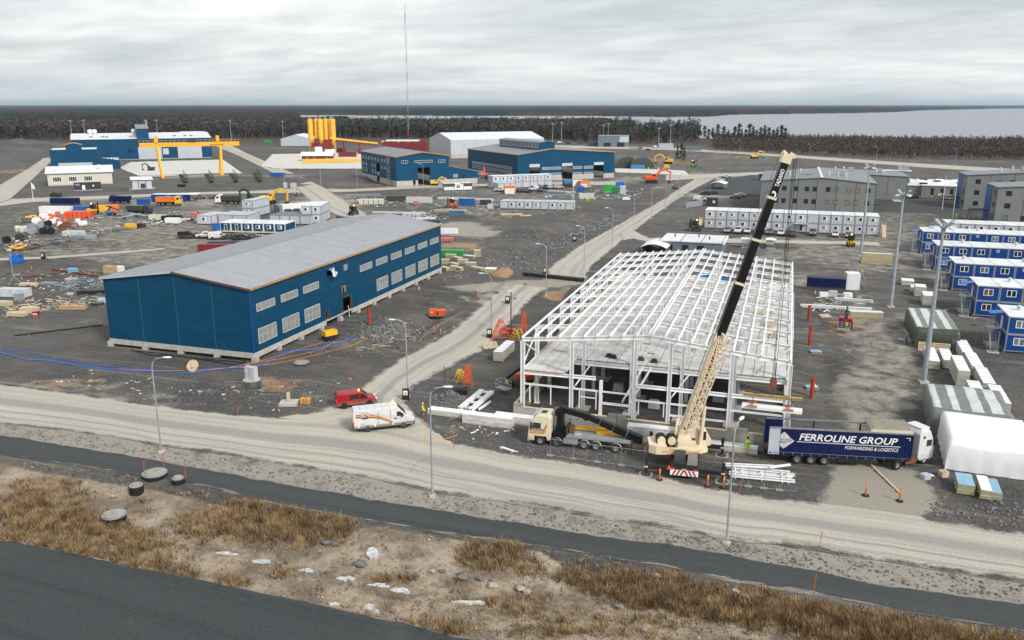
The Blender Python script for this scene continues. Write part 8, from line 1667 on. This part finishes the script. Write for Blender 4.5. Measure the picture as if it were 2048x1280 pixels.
def junk():
 """loose scaffold tubes, boards and hoses heaped on the storage yard, past counting"""
 for nm,lab,poly,n,L,mats,zz in (('scaffold_heap','grey heap of scaffold tubes along the yard edge',[(58,490),(90,484),(160,474),(250,455),(250,461),(160,481),(95,493)],330,1.9,['rebar','frame_grey','galv','brown','concrete_dark'],1.2),('scaffold_heap','scaffold frames dumped left of the near hall gable',[(118,570),(150,560),(190,562),(200,572),(160,580),(122,580)],130,2.2,['frame_grey','galv','rebar','teal_grey'],.7),('rebar_heap','tangled reinforcement along the trench',[(1090,498),(1150,462),(1240,432),(1250,438),(1170,470),(1105,506)],210,1.5,['galv','rebar','rebar','frame_grey'],.5),('timber_heap','loose boards and offcuts left of the near hall',[(10,620),(60,600),(150,596),(200,590),(200,605),(90,625),(12,640)],70,1.6,['wood_pale','plank_wood','cream'],.4),('pipe_heap','mixed pipes and profiles on the middle storage yard',[(120,470),(190,458),(260,450),(300,445),(300,452),(200,468),(130,480)],170,2.4,['frame_grey','galv','concrete_dark','brown','wood_pale','teal_grey'],1.0),('profile_heap','loose profiles and packaging on the right sorting yard',[(1080,392),(1200,380),(1290,378),(1280,398),(1200,400),(1090,396)],150,2.6,['white_paint','galv','steel','wood_pale','foil_blue'],.8),('profile_heap','loose packaging on the sorting yard behind the near hall',[(740,428),(880,418),(1000,408),(1000,420),(880,440),(760,446)],150,2.4,['white_paint','cream','wood_pale','galv','foil_blue'],.6),('profile_heap','odd building parts along the left cabins',[(245,448),(330,438),(400,432),(400,442),(330,452),(250,456)],100,2.2,['white_paint','black','galv','tarp_green'],.9),('profile_heap','odd parts and offcuts below the red bags',[(70,450),(150,448),(200,448),(150,458),(80,462)],90,1.8,['white_paint','galv','wood_pale','black','red_orange'],.9),('reel_heap','stacked small reels and crates at the left edge',[(0,500),(30,478),(70,472),(60,488),(20,504)],90,1.2,['white_paint','black','dark_grey','galv','red_orange'],1.6),('tube_heap','galvanised tubes near the mid trench edge',[(1160,452),(1200,440),(1240,420),(1250,428),(1180,460)],60,2.0,['galv','rebar'],.4),('packaging_heap','packaging and offcuts before the navy container',[(1632,594),(1720,590),(1730,600),(1640,602)],26,1.0,['white_paint','cream','black','wood_pale'],.6),('gravel_litter','white steel pieces lying right of the frame',[(1600,612),(1700,600),(1740,612),(1640,626)],40,2.2,['white_steel','black','galv'],.4),('excavation_litter','pipes, ladders and boards around the excavation by the hall door',[(690,668),(800,640),(852,660),(800,700),(720,712)],60,1.8,['frame_grey','teal_grey','wood_pale','rebar','plank_wood'],.35),('yard_litter','small material heaps and boards over the left yard',[(5,545),(120,535),(205,545),(205,600),(100,612),(5,590)],110,1.3,['wood_pale','frame_grey','white_paint','rust','dark_grey'],.35),('yard_litter','small goods strewn over the middle storage yard',[(150,440),(300,436),(400,430),(400,425),(300,428),(180,436)],80,1.4,['cream','white_paint','black','brown','sky_blue','frame_grey'],.9),('yard_litter','mixed goods along the sorting yard track',[(700,395),(860,390),(1000,398),(1000,406),(860,416),(700,412)],140,1.8,['white_paint','cream','wood_pale','frame_grey','dark_grey','foil_blue'],.8),('tool_litter','scattered offcuts around the crane and slabs',[(900,850),(1040,810),(1060,860),(940,880)],40,.8,['white_paint','wood_pale','plank_wood'],.1),('tool_litter','pieces of rubbish on the ground below the near hall',[(100,730),(500,770),(720,740),(640,830),(300,800),(80,770)],45,.7,['white_paint','galv','cream','wood_pale'],.1)):
  us,vs = [p[0] for p in poly],[p[1] for p in poly]; m = MB(); k = 0; n = int(n*1.6) if zz > .3 else n
  while k < n:
   u,v = random.uniform(min(us),max(us)),random.uniform(min(vs),max(vs))
   if not inpoly(np.array([u]),np.array([v]),poly)[0]: continue
   g = at(u,v); a = random.gauss(.3,.9); l = L*random.uniform(.25,1); z = random.uniform(.05,zz)*random.uniform(.3,1); w = random.choice([.06,.08,.10,.14,.4 if zz > .6 else .12]); t = random.uniform(-.12,.12)
   m.beam((g.x-math.cos(a)*l/2,g.y-math.sin(a)*l/2,g.z+z),(g.x+math.cos(a)*l/2,g.y+math.sin(a)*l/2,g.z+z+t*l),w,w if w < .3 else .25,random.randrange(len(mats))); k += 1
  tag(stuff(m.build(nm,mats)),lab,'heap')
junk()
def lumber(label,u,v,rz,L,n,k,mat='wood_pale'):
 r = T_('lumber_pile',label,'lumber',u,v,rz,'lumber piles left of the near hall')
 for i in range(n):
  for j in range(k): MB().box(random.uniform(-.1,0),L+random.uniform(0,.15),i*.22,i*.22+.2,.08+j*.17,.08+j*.17+.155).build('plank',mat,r)
 for x in (.3,L-.4): MB().box(x,x+.1,0,n*.22,-.04,.08).build('bearer','brown',r)
for a in (('front left lumber pile with grey end',14,633,10,3.2,6,4),('pale lumber pile behind the red bin',40,627,15,3.0,6,6),('brown strapped lumber pile nearest the gable',118,620,20,4.6,6,4,'plank_wood'),('thin boards under the light mast',38,572,12,3.6,6,3),('grey boards beside the thin ones',80,570,8,3.4,6,3,'frame_grey'),('pale plank pile near the upper rails',130,562,10,2.4,6,3),('plank pile cut by the left frame edge',-6,612,5,2.4,6,5),('pale plank pile far beyond the trench left',1002,431,30,4.0,5,3),('pale plank pile far beyond the trench middle',1022,431,35,4.0,5,3),('pale plank pile far beyond the trench right',1042,433,30,3.6,5,2)): lumber(*a)
def hose(label,pts,r0,mat,name='hose',cat='hose',z=.08):
 P = [at(*p) for p in pts]; Q = []
 for i in range(len(P)-1):
  for k in range(6):
   t = k/6; p0,p1,p2,p3 = P[max(0,i-1)],P[i],P[i+1],P[min(len(P)-1,i+2)]; q = .5*((2*p1)+(-p0+p2)*t+(2*p0-5*p1+4*p2-p3)*t*t+(-p0+3*p1-3*p2+p3)*t*t*t); q.z = max(gz_(q.x,q.y),-.3)+z; Q.append(q)
 Q.append(P[-1]+Vector((0,0,z))); tag(MB().tube(Q,r0,6).build(name,mat,smooth=True),label,cat)
hose('thick blue hose along the foot of the near hall',[(-40,696),(20,710),(55,720),(90,721),(160,732),(235,740),(330,744),(380,746),(430,738),(520,732),(570,706),(640,697),(680,688),(708,672)],.085,'hose_blue'); hose('thin blue hose above the thick one at left',[(-40,696),(40,702),(120,718),(220,733),(300,740)],.045,'hose_blue'); hose('orange cable running to the yellow generator',[(235,738),(330,742),(450,737),(560,712),(610,695),(650,686)],.035,'hose_orange','cable','cable'); hose('second orange cable curving below the generator',[(470,736),(560,726),(640,708),(700,692),(730,680)],.035,'hose_orange','cable','cable'); hose('third orange cable by the blue hose',[(460,735),(560,718),(640,700),(690,682)],.03,'hose_orange','cable','cable')
hose('black cable bundle along the gable foot',[(262,700),(300,710),(350,712),(420,722),(470,730),(490,722),(440,716),(380,708)],.08,'black','cable','cable'); hose('second black cable along the gable foot',[(265,702),(310,706),(380,716),(450,722),(488,726)],.07,'black','cable','cable'); hose('yellow hose heap strand on the storage yard',[(20,497),(35,491),(50,493),(38,499),(24,501),(45,495),(55,492)],.22,'yellow',z=.4); hose('second yellow hose strand on the storage yard',[(22,502),(40,495),(54,497),(36,503),(18,500)],.22,'yellow',z=.8)
hose('grey water hose on trestles beside the cabins',[(1865,615),(1885,625),(1910,622),(1935,640),(1960,640),(1990,650)],.06,'galv',z=.5); hose('red and yellow tape lying by the signaller',[(850,815),(845,840),(856,858),(850,880),(870,882),(905,874),(915,870)],.03,'stripe_orange','barrier_tape','tape'); hose('orange tape lying across the main road',[(820,945),(832,928),(848,920),(866,912)],.02,'red_orange','barrier_tape','tape'); hose('striped tape hanging along the excavation',[(838,690),(850,676),(868,668),(880,655)],.03,'stripe_orange','barrier_tape','tape',z=.6)
# ---- temporary fence panels
def fence(label,u,v,u2,v2,n,h_=2.0):
 a,b = at(u,v),at(u2,v2); r = thing('mesh_fence',label,'fence',(a.x,a.y,0),heading(a,b),'temporary mesh fences'); L = (b-a).length; w = L/n
 for i in range(n):
  x = i*w; MB().tube([(x+.03,0,.1),(x+.03,0,h_),(x+w-.03,0,h_),(x+w-.03,0,.1),(x+.03,0,.1)],.025,5).build('fence_frame','galv',r); m = MB()
  for k in range(1,14): m.box(x+w*k/14-.004,x+w*k/14+.004,-.004,.004,.12,h_)
  stuff(m.build('fence_wires','galv',r)); MB().box(x-.35,x+.35,-.15,.15,0,.14).build('fence_foot','concrete_dark',r)
for a in (('mesh fence before the loader truck',1100,912,1292,938,4),('mesh fence along the path by the pale cage',925,645,850,690,4),('mesh fence at the cross road end',1092,548,1172,560,4),('mesh fence before the electrical cabinet',452,792,560,790,3),('mesh fence in the far fenced yard',1362,418,1385,402,3),('mesh fence beside the wool panels',1700,510,1730,580,6),('mesh fence beside the white girders',1466,970,1590,985,4),('mesh fence behind the wool heap',880,505,970,500,5),('mesh fence at the floodlight mast foot',1860,640,1915,720,6)): fence(*a)
K('fence_screen','grey screened fence in the far fenced yard','fence',1372,416,62,[('screen','galv',0,11,-.04,.04,.1,2.2)]+[('post','galv',2.2*k-.05,2.2*k+.05,-.08,.08,0,2.3) for k in range(6)])
# ---- manholes, boards, boulders
for u,v,ra,h_,lab in ((310,953,1.2,.45,'largest round manhole with off-centre lid in the rough grass'),(273,980,.70,.75,'black manhole chamber left below the largest'),(357,966,.63,.5,'black manhole chamber right of the largest'),(228,1029,1.05,.3,'flat round manhole lower in the rough grass'),(603,727,1.15,.2,'flat pale manhole slab by the hoses')):
 r = T_('manhole',lab,'manhole',u,v,20,'manholes'); MB().lathe([(ra,-.3),(ra,h_),(ra*.93,h_+.05)],24).build('chamber','black',r); MB().lathe([(ra*.92,h_+.04),(ra*.92,h_+.10)],24).build('slab','concrete_dark',r); o = .45*ra if ra > 1 else 0; MB().lathe([(.42,h_+.1),(.42,h_+.24),(.34,h_+.26)],18,(-o,-o*.1,0)).build('lid','concrete_dark',r); MB().lathe([(ra+.03,h_-.04),(ra+.03,h_+.04)],24).build('rim','galv' if ra > 1 else 'dark_grey',r)
K('plinth_block','small concrete column base with upright stub by the road edge','footing',578,808,20,[('base','concrete',-1.1,1.1,-.9,.9,0,.4),('stub','wood_pale',-.18,.18,-.18,.18,.4,1.5)]); K('gas_drum','yellow drum with orange bands by the concrete base','drum',611,806,10,[('drum','yellow',-.6,.6,-.35,.35,0,.7),('band','red_orange',-.2,-.05,-.37,.37,.02,.72),('band','red_orange',.15,.3,-.37,.37,.02,.72)]); K('foam_board','white foam board lying by the footpath, the horizontal one','board',1305,1152,14,[('board','white_paint',0,1.55,0,.55,.02,.12)]); K('foam_board','white foam board lying by the footpath, the slanted one','board',1462,1180,-32,[('board','white_paint',0,1.65,0,.45,.02,.12)]); K('concrete_cube','concrete cube at the corner of the white tarpaulin','block',1884,955,25,[('block','wood_pale',0,.75,0,.7,0,.6),('strap','plank_wood',.3,.4,-.02,.72,.6,.63)]); K('insulation_box','torn white box on the gravel by the trailer','box',1849,960,35,[('box','module_grey',0,.8,0,.7,0,.5),('flap','white_paint',.8,1.3,.1,.6,.25,.3)])
def boulder(u,v,s,label,mat='rock'):
 r = at(u,v); bm = bmesh.new(); bmesh.ops.create_icosphere(bm,subdivisions=2,radius=s*.62); rg = random.Random(int(u*7+v))
 for q in bm.verts: k = 1+rg.uniform(-.3,.25); q.co *= k; q.co.z *= .6; q.co.x *= 1.25
 me = bpy.data.meshes.new('boulder'); bm.to_mesh(me); bm.free(); tag(link('boulder',me,mat,None,(r.x,r.y,r.z+s*.18)),label,'boulder','boulders')
for a in ((915,556,1.4,'big dark boulder behind the near hall corner'),(925,1143,.45,'dark boulder on the bare strip, upper'),(925,1150,.5,'dark boulder on the bare strip, lower'),(960,1152,.4,'right dark boulder on the bare strip'),(885,1136,.35,'small dark boulder on the bare strip'),(985,1165,.5,'pale pink boulder on the bare strip','rock_pale'),(1040,1172,.5,'second pale boulder on the bare strip','rock_pale'),(1055,1178,.45,'third pale boulder on the bare strip','rock_pale'),(865,1137,.4,'brownish boulder on the bare strip','rock_pale'),(650,1080,.45,'dark rock at the brown bush end'),(670,1082,.4,'second dark rock at the brown bush end'),(1240,1208,.5,'dark flat rock under the grass at right'),(720,1122,.7,'dark rock slab by the ice patch'),(225,988,.35,'pale rock in the rough grass','rock_pale')): boulder(*a)
def ice(u,v,pts,label): o = MB(); g = at(u,v); n = len(pts); P = [G(u+a,v+b) for a,b in pts]; o.slab([(p.x-g.x,p.y-g.y) for p in P],-.25,.035); tag(o.build('ice_patch','ice',None,(g.x,g.y,g.z)),label,'ice','ice patches')
def ring(a,b,n=14,s=0): rg = random.Random(s); return [(a*math.cos(t*6.283/n)*rg.uniform(.6,1.1),-b*math.sin(t*6.283/n)*rg.uniform(.55,1.1)) for t in range(n)]
for i,(u,v,a,b,lab) in enumerate(((745,1099,13,13,'round white ice patch on the bare strip'),(690,1152,24,7,'long ice patch in the ditch, left'),(755,1166,22,7,'long ice patch in the ditch, middle'),(800,1174,22,6,'long ice patch in the ditch, right'),(612,1134,18,5,'ice patch in the ditch left of the long ones'),(520,1117,22,5,'pale ice in the ditch under the bush'),(450,1103,26,5,'pale ice in the ditch by the left grass'),(738,1213,12,8,'lower white ice patch by the asphalt'),(752,1222,10,5,'small grey ice patch by the asphalt'),(670,1207,14,4,'thin ice sliver by the asphalt'),(935,1197,36,3,'thin ice line in the right ditch'))): ice(u,v,ring(a,b,16,i),lab)
# ---- people
def person(label,u,v,rz,top='hi_vis',legs='hi_vis',hat='navy',pose=0,sc=1.08):
 g = at(u,v); r = thing('person',label,'person',(g.x,g.y,g.z),R(rz),'workers'); r.scale = (sc,sc,sc)
 ar = .12*pose
 V = [((0,0,.95),.15),((0,0,1.2),.165),((0,0,1.42),.15),((0,.0,1.53),.06),((0,.02,1.66),.10),((0,.02,1.76),.075)]; E = [(0,1),(1,2),(2,3),(3,4),(4,5)]
 def ch(root,pts):
  p = root
  for c in pts: V.append(c); E.append((p,len(V)-1)); p = len(V)-1
  return p
 for s in (-1,1):
  ch(0,[((s*.10,0,.88),.115),((s*.12,.02+ar*s,.5),.085),((s*.13,-.02,.10),.06),((s*.14,.14,.04),.05)])
  h = ch(2,[((s*.21,0,1.42),.075),((s*.28,-.02,1.15),.058),((s*.27,.14+ar,.93),.045),((s*.26,.19+ar,.84),.035)])
  for k in range(4): ch(h,[((s*.26+(k-1.5)*.022*s,.22+ar,.79-.01*(k % 2)),.011),((s*.25+(k-1.5)*.022*s,.23+ar,.73-.01*(k % 2)),.009)])
  ch(h,[((s*.22,.22+ar,.82),.012),((s*.21,.25+ar,.77),.010)])
 me = bpy.data.meshes.new('b'); me.from_pydata([p for p,_ in V],E,[]); o = bpy.data.objects.new('b',me); COL.objects.link(o); md = o.modifiers.new('s','SKIN'); md.use_smooth_shade = True; sk = me.skin_vertices[0].data
 for i,(_,q) in enumerate(V): sk[i].radius = (q*(1.25 if i < 3 else 1),q*(.85 if i < 3 else 1)); sk[i].use_root = (i == 0)
 o.modifiers.new('d','SUBSURF').levels = 1; dg = bpy.context.evaluated_depsgraph_get(); bme = bpy.data.meshes.new_from_object(o.evaluated_get(dg)); bpy.data.objects.remove(o)
 for m in (top,legs,'skin','black','steel'): bme.materials.append(MAT(m))
 for p in bme.polygons:
  z = p.center.z; x = abs(p.center.x); p.material_index = 3 if z < .13 else (2 if (z > 1.56 or (z < .88 and x > .19)) else (4 if (.3 < z < .36 or 1.12 < z < 1.17) else (1 if z < .96 and x < .24 else 0)))
 link('body',bme,None,r,smooth=True); MB().lathe([(.13,1.70),(.125,1.78),(.08,1.87),(.02,1.89)],12,(0,.02,0)).build('helmet',hat,r,smooth=True)
 f = MB(); f.box(-.018,.018,.10,.135,1.62,1.67).build('nose','skin',r); [MB().box(s*.04-.012,s*.04+.012,.095,.11,1.675,1.695).build('eye','black',r) for s in (-1,1)]
person('worker in full yellow hi-vis with dark cap standing behind the crane',1494,907,20); person('signaller in hi-vis jacket, dark trousers and yellow helmet by the junction',846,836,-60,'hi_vis','navy','yellow',1)
for i,(u,v,lab) in enumerate(((1913,437,'worker in full hi-vis walking before the three-storey blocks'),(1174,404,'left worker of two beyond the nine-unit cabins'),(1179,404,'right worker of two beyond the nine-unit cabins'),(1297,340,'worker in hi-vis on the far concrete, left'),(1317,341,'worker in hi-vis on the far concrete, middle'),(1339,339,'worker in hi-vis on the far concrete, right'),(1259,343,'crouching worker nearest the far concrete, left'),(1286,344,'worker by the near edge of the far concrete'),(567,431,'worker beside the black cars'),(107,370,'worker on the blue lift before the cream house'))): person(lab,u,v,i*50,pose=i % 2)
# ---- rubble, stones and dry grass
def stones():
 spec = [('verge_stones','broken grey stones on the verge along the main road',lambda: (lambda u: (u,random.uniform(float(yat(ROAD_LO,u))+3,float(yat(PATH_UP,u)))))(random.uniform(0,2048)),1700,.04,.2,'rock'),('strip_stones','small stones on the rough grass strip',lambda: (lambda u: (u,random.uniform(float(yat(PATH_LO,u))+2,min(1300,float(yat(LOT_UP,u)) if u < 950 else 1290))))(random.uniform(0,2048)),2000,.04,.15,'rock'),('rubble_stones','rubble between the near hall, trench and roads',lambda: random.choice([(random.gauss(1060,60),random.gauss(500,24)),(random.gauss(740,55),random.gauss(690,18)),(random.uniform(250,680),random.gauss(790,18)),(random.uniform(860,1540),random.gauss(905,12)),(random.gauss(1165,18),random.gauss(592,7)),(random.uniform(1850,2048),random.gauss(1035,20)),(random.gauss(900,18),random.gauss(803,7))]),2600,.06,.26,'rock'),('coarse_rubble','coarse dark rubble along the trench left of the cross road',lambda: random.choice([(random.gauss(1070,55),random.gauss(500,22)),(random.gauss(1000,40),random.gauss(530,10)),(random.gauss(1130,45),random.gauss(470,12)),(random.gauss(780,30),random.gauss(660,10))]),1500,.12,.6,'rock'),('pale_stones','pale stones scattered over the bare ground',lambda: (lambda u: (u,random.uniform(float(yat(PATH_LO,u))+4,min(1300,float(yat(LOT_UP,u)) if u < 950 else 1290))))(random.uniform(0,2048)),500,.04,.16,'rock_pale')]
 octa = [(1,0,0),(-1,0,0),(0,1,0),(0,-1,0),(0,0,1),(0,0,-1)]; tri = [(0,2,4),(2,1,4),(1,3,4),(3,0,4),(2,0,5),(1,2,5),(3,1,5),(0,3,5)]
 for nm,lab,f,n,s0,s1,mat in spec:
  V = []; Q = []
  for k in range(n):
   u,v = f(); g = G(u,v)
   if not (30 < -g.x*_sy+g.y*_cy < 400) or float(yat(ROAD_UP,u))-6 < v < float(yat(ROAD_LO,u))+2 or (v < 560 and u > 1072+(556-v)*1.5): continue
   s = s0+(s1-s0)*random.random()**2.5; b = len(V)
   V += [(g.x,g.y,s,random.uniform(.6,1.4),random.uniform(.6,1.4),q) for q in octa]; Q += [(a+b,c+b,d+b) for a,c,d in tri]
  A = np.array([(v[0]+v[2]*v[3]*v[5][0],v[1]+v[2]*v[4]*v[5][1],v[2]*.8*v[5][2]) for v in V]); cx = np.array([(v[0],v[1]) for v in V]); A[:,2] += ground_h(cx[:,0],cx[:,1])+.03; A += RNG.normal(0,.015,A.shape)
  tag(stuff(link(nm,np_mesh(nm,A,Q),mat)),lab,'stones')
stones()
def grass():
 mats = []
 for nm,c1,c2 in (('dry_grass',(0.15,0.098,0.052),(0.47,0.335,0.175)),('brown_bush',(0.055,0.035,0.024),(0.17,0.095,0.05))):
  m = bpy.data.materials.new(nm); m.use_nodes = True; T = NT(m.node_tree); b = T.N['Principled BSDF']; P = T.n('ShaderNodeNewGeometry').outputs['Position']; f = T.noise(P,.55,5,.75); T.set(b.inputs['Base Color'],T.mix(T.step(T.math('ADD',T.math('MULTIPLY',f,.7),T.math('MULTIPLY',T.noise(P,9,2,.5),.3)),.32,.68),c1,c2)); b.inputs['Roughness'].default_value = 1; b.inputs['Specular IOR Level'].default_value = .1; mats.append(m)
 dense = [(60,1020,80,60,.8),(140,1050,110,45,.9),(60,1085,110,30,.8),(210,1090,140,45,.7),(280,1120,90,26,.6),(100,985,80,30,.6),(400,1040,60,30,.5),(560,1040,150,42,1.1),(620,1045,90,35,1.1),(470,1030,60,25,.6),(970,1110,55,26,.9),(1010,1100,40,26,.9),(1060,1130,40,16,.5),(1150,1147,50,14,.8),(1230,1163,70,22,1.1),(1300,1180,80,26,1.1),(1390,1196,90,26,1.1),(1480,1212,90,26,1.1),(1580,1232,100,28,1.1),(1700,1252,110,28,1.1),(1830,1275,120,26,1.0),(1960,1290,120,20,.8),(1500,1190,60,12,.5),(1330,1160,60,14,.7),(1010,1092,26,16,1.2),(450,1170,50,20,.6),(560,1150,40,14,.4),(860,1255,80,18,.5),(700,1235,60,14,.5),(1000,1190,120,12,.25),(1250,1240,160,24,.25),(790,1150,50,10,.5),(1040,1215,80,14,.3),(340,1150,60,12,.7),(1100,1265,100,10,.4)]
 for which,n,hmin,hmax,lab,cat in ((0,11000,.14,.62,'dry straw-coloured grass on the strip between path and asphalt','grass'),(1,2600,.25,.95,'dark brown weeds among the dry grass','weeds')):
  N_ = n*60; u = RNG.uniform(-60,2110,N_); v = RNG.uniform(930,1300,N_); lo = yat(PATH_LO,u); hi = np.where(u < 1500,yat(LOT_UP,u),1420)
  q = (lo+4 < v) & (v < hi-1); u,v = u[q],v[q]; d = blob(u,v,dense); nz = .35*vnoise(u*.045,v*.09,5)+.65*vnoise(u*.13,v*.26,9)
  q = (d*np.clip(nz*2.4-.7,0,1.1) >= RNG.random(len(u))*.95) | (RNG.random(len(u)) < .05*(.3+nz))
  if which: q &= (nz <= .62) | (RNG.random(len(u)) < .2)
  u,v,d,nz = u[q][:n],v[q][:n],d[q][:n],nz[q][:n]; V = []
  for u1,v1,d1,n1 in zip(u,v,d,nz):
   g = G(u1,v1); hh = random.uniform(hmin,hmax)*(.45+.7*min(1,d1+.1))*(.55+.9*float(n1))
   for b in range(9):
    a = random.uniform(0,6.283); r0 = random.uniform(0,.34); x,y = g.x+r0*math.cos(a),g.y+r0*math.sin(a); w = random.uniform(.016,.04); le = random.uniform(.1,.95)*hh; h1 = hh*random.uniform(.6,1.15); t = a+1.57
    V += [(x-w*math.cos(t),y-w*math.sin(t),0),(x+w*math.cos(t),y+w*math.sin(t),0),(x+le*math.cos(a),y+le*math.sin(a),h1)]
  A = np.array(V); c = A.reshape(-1,3,3)[:,0,:2]; z = ground_h(c[:,0],c[:,1]); A[:,2] += np.repeat(z,3)-.02
  nm = ('dry_grass','brown_weeds')[which]; tag(stuff(link(nm,np_mesh(nm,A,np.arange(len(A)).reshape(-1,3)),mats[which])),lab,cat)
grass()

# ---- crates, cubes and covered goods on the yards
def goods():
 def one(name,lab,cat,u,v,w,d,h_,mat,top=None,grp=None,rz=12): return K(name,lab,cat,u,v,rz,[('body',mat,0,w,0,d,.12,h_),('cover',top or mat,-.02,w+.02,-.02,d+.02,h_+.002,h_+.06),('bearer','wood_pale',.1,.25,0,d,0,.12),('bearer','wood_pale',w-.25,w-.1,0,d,0,.12)],grp)
 for i in range(5): one('goods_pallet','%s beige pallet from the left in the row by the junction' % ORD[i],'pallet',718+10*i,409,1.6,1.6,2.0,'cream','white_paint','beige pallets by the junction')
 for i in range(4): one('white_cube','%s white cube from the left on the tan earth' % ORD[i],'cube',879+9*i,468,1.2,1.2,1.6,'white_paint',None,'white cubes behind the near hall',3)
 for i,(u,v) in enumerate(((806,436),(815,436),(824,436),(833,437))): one('white_cube','%s white panel cube from the left over the near hall ridge' % ORD[i],'cube',u,v,1.2,1.0,1.6,'module_grey','white_paint','white panel cubes over the ridge',5)
 for lab,u,v,w,d,h_,m in (('long dark green covered stack on the sorting yard',772,402,9,2.4,2.0,'tarp_green'),('long grey covered stack on the sorting yard',812,406,10,2.4,2.2,'tarp_grey'),('low grey covered beams on the storage yard',125,473,6,2,1.5,'tarp_grey'),('second grey covered beams on the storage yard',148,478,6,1.6,1.1,'galv'),('yellow skip on the storage yard',249,458,3.2,1.6,1.5,'yellow'),('dark skip beside the yellow one',266,456,3.4,1.6,1.4,'office_trim'),('black crate left of the cabins',323,441,2,1.4,1.5,'black'),('second black crate left of the cabins',336,440,2,1.4,1.5,'black'),('third black crate left of the cabins',349,440,2,1.4,1.5,'black'),('pale crate row left of the cabins',297,440,5,1.6,1.7,'cream'),('orange tarpaulin left of the cabins',381,434,3,1.6,1.2,'red_orange'),('white sheeted heap left of the cabins',330,447,4.5,2,1.7,'white_paint'),('white sheeted heap by the orange skip',1010,388,4,2,2.2,'white_paint'),('white sack heap on the sorting yard',975,418,2,1.4,1.8,'module_grey'),('pallets of pale blocks on the right sorting yard',1158,397,6,2,2,'cream'),('blue arched cover on the right sorting yard',1231,374,4,2.4,2.2,'canopy_blue'),('tall pale crate at the right sorting yard end',1240,388,2.4,2,3.4,'module_grey'),('white slab pile by the trench mouth',1245,400,3,2,.8,'white_paint'),('brown timber pallet behind the near hall gable',207,548,2.4,1.6,1.7,'plank_wood'),('white sacks behind the near hall gable',222,545,2.4,1.6,1.3,'white_paint'),('blue sheet frame left of the near hall',136,546,2.0,.9,1.0,'foil_blue'),('grey water container at the left edge',28,602,1.4,1.2,1.4,'galv'),('grey covered rack at the left edge',-5,594,6,2,1.6,'tarp_grey'),('white board box by the near hall corner',195,607,3.2,1.2,.8,'module_grey'),('green netting heap by the near hall corner',180,612,2,1.4,.5,'tarp_green'),('white box before the navy container',1640,595,1.6,1.1,.9,'white_paint'),('second white box before the navy container',1658,594,1.6,1.1,1.1,'module_grey'),('third white box before the navy container',1688,596,1.6,1.1,.9,'white_paint'),('red tarpaulin roll on the sorting yard',826,409,2,1,1.2,'crate_red'),('flat red trailer behind the near hall corner',881,483,3.4,2,.9,'crate_red'),('dark pump unit on the sorting yard',960,411,4,2,2,'dark_grey'),('blue cover near the far green tents',1262,338,8,2.4,2.4,'sky_blue'),('yellow tank near the far green tents',1328,337,3,2,2.2,'yellow'),('black gangway box left of the buffers',355,376,3,2,1.4,'black'),('blue skip beside the last buffers',540,358,7,3,2,'blue'),('green bale pair by the small white hall',528,286,7,3,3,'green'),('white site gate box by the diagonal road',567,377,1.4,1.2,2.6,'module_grey'),('second gate box by the diagonal road',581,377,2.4,1.6,2.4,'concrete')): one('yard_goods',lab,'goods',u,v,w,d,h_,m)
goods()
# ================================================================ HAZE over the whole site
def haze():
 zlo,ztop = -14.0,172.0
 x0,x1,y0,y1 = -56000,56000,-900,56000
 b = MB().box(x0,x1,y0,y1,zlo,ztop)
 m = bpy.data.materials.new('thin_haze'); m.use_nodes = True; t = m.node_tree; t.nodes.clear()
 o = t.nodes.new('ShaderNodeOutputMaterial'); v = t.nodes.new('ShaderNodeVolumePrincipled'); v.inputs['Color'].default_value = (0.72,0.87,1.0,1); v.inputs['Density'].default_value = 0.000044; v.inputs['Anisotropy'].default_value = 0.2
 t.links.new(v.outputs[0],o.inputs['Volume'])
 ob = b.build('haze',m); stuff(ob); tag(ob,'thin pale haze over the whole site and the far shore','haze')
haze()
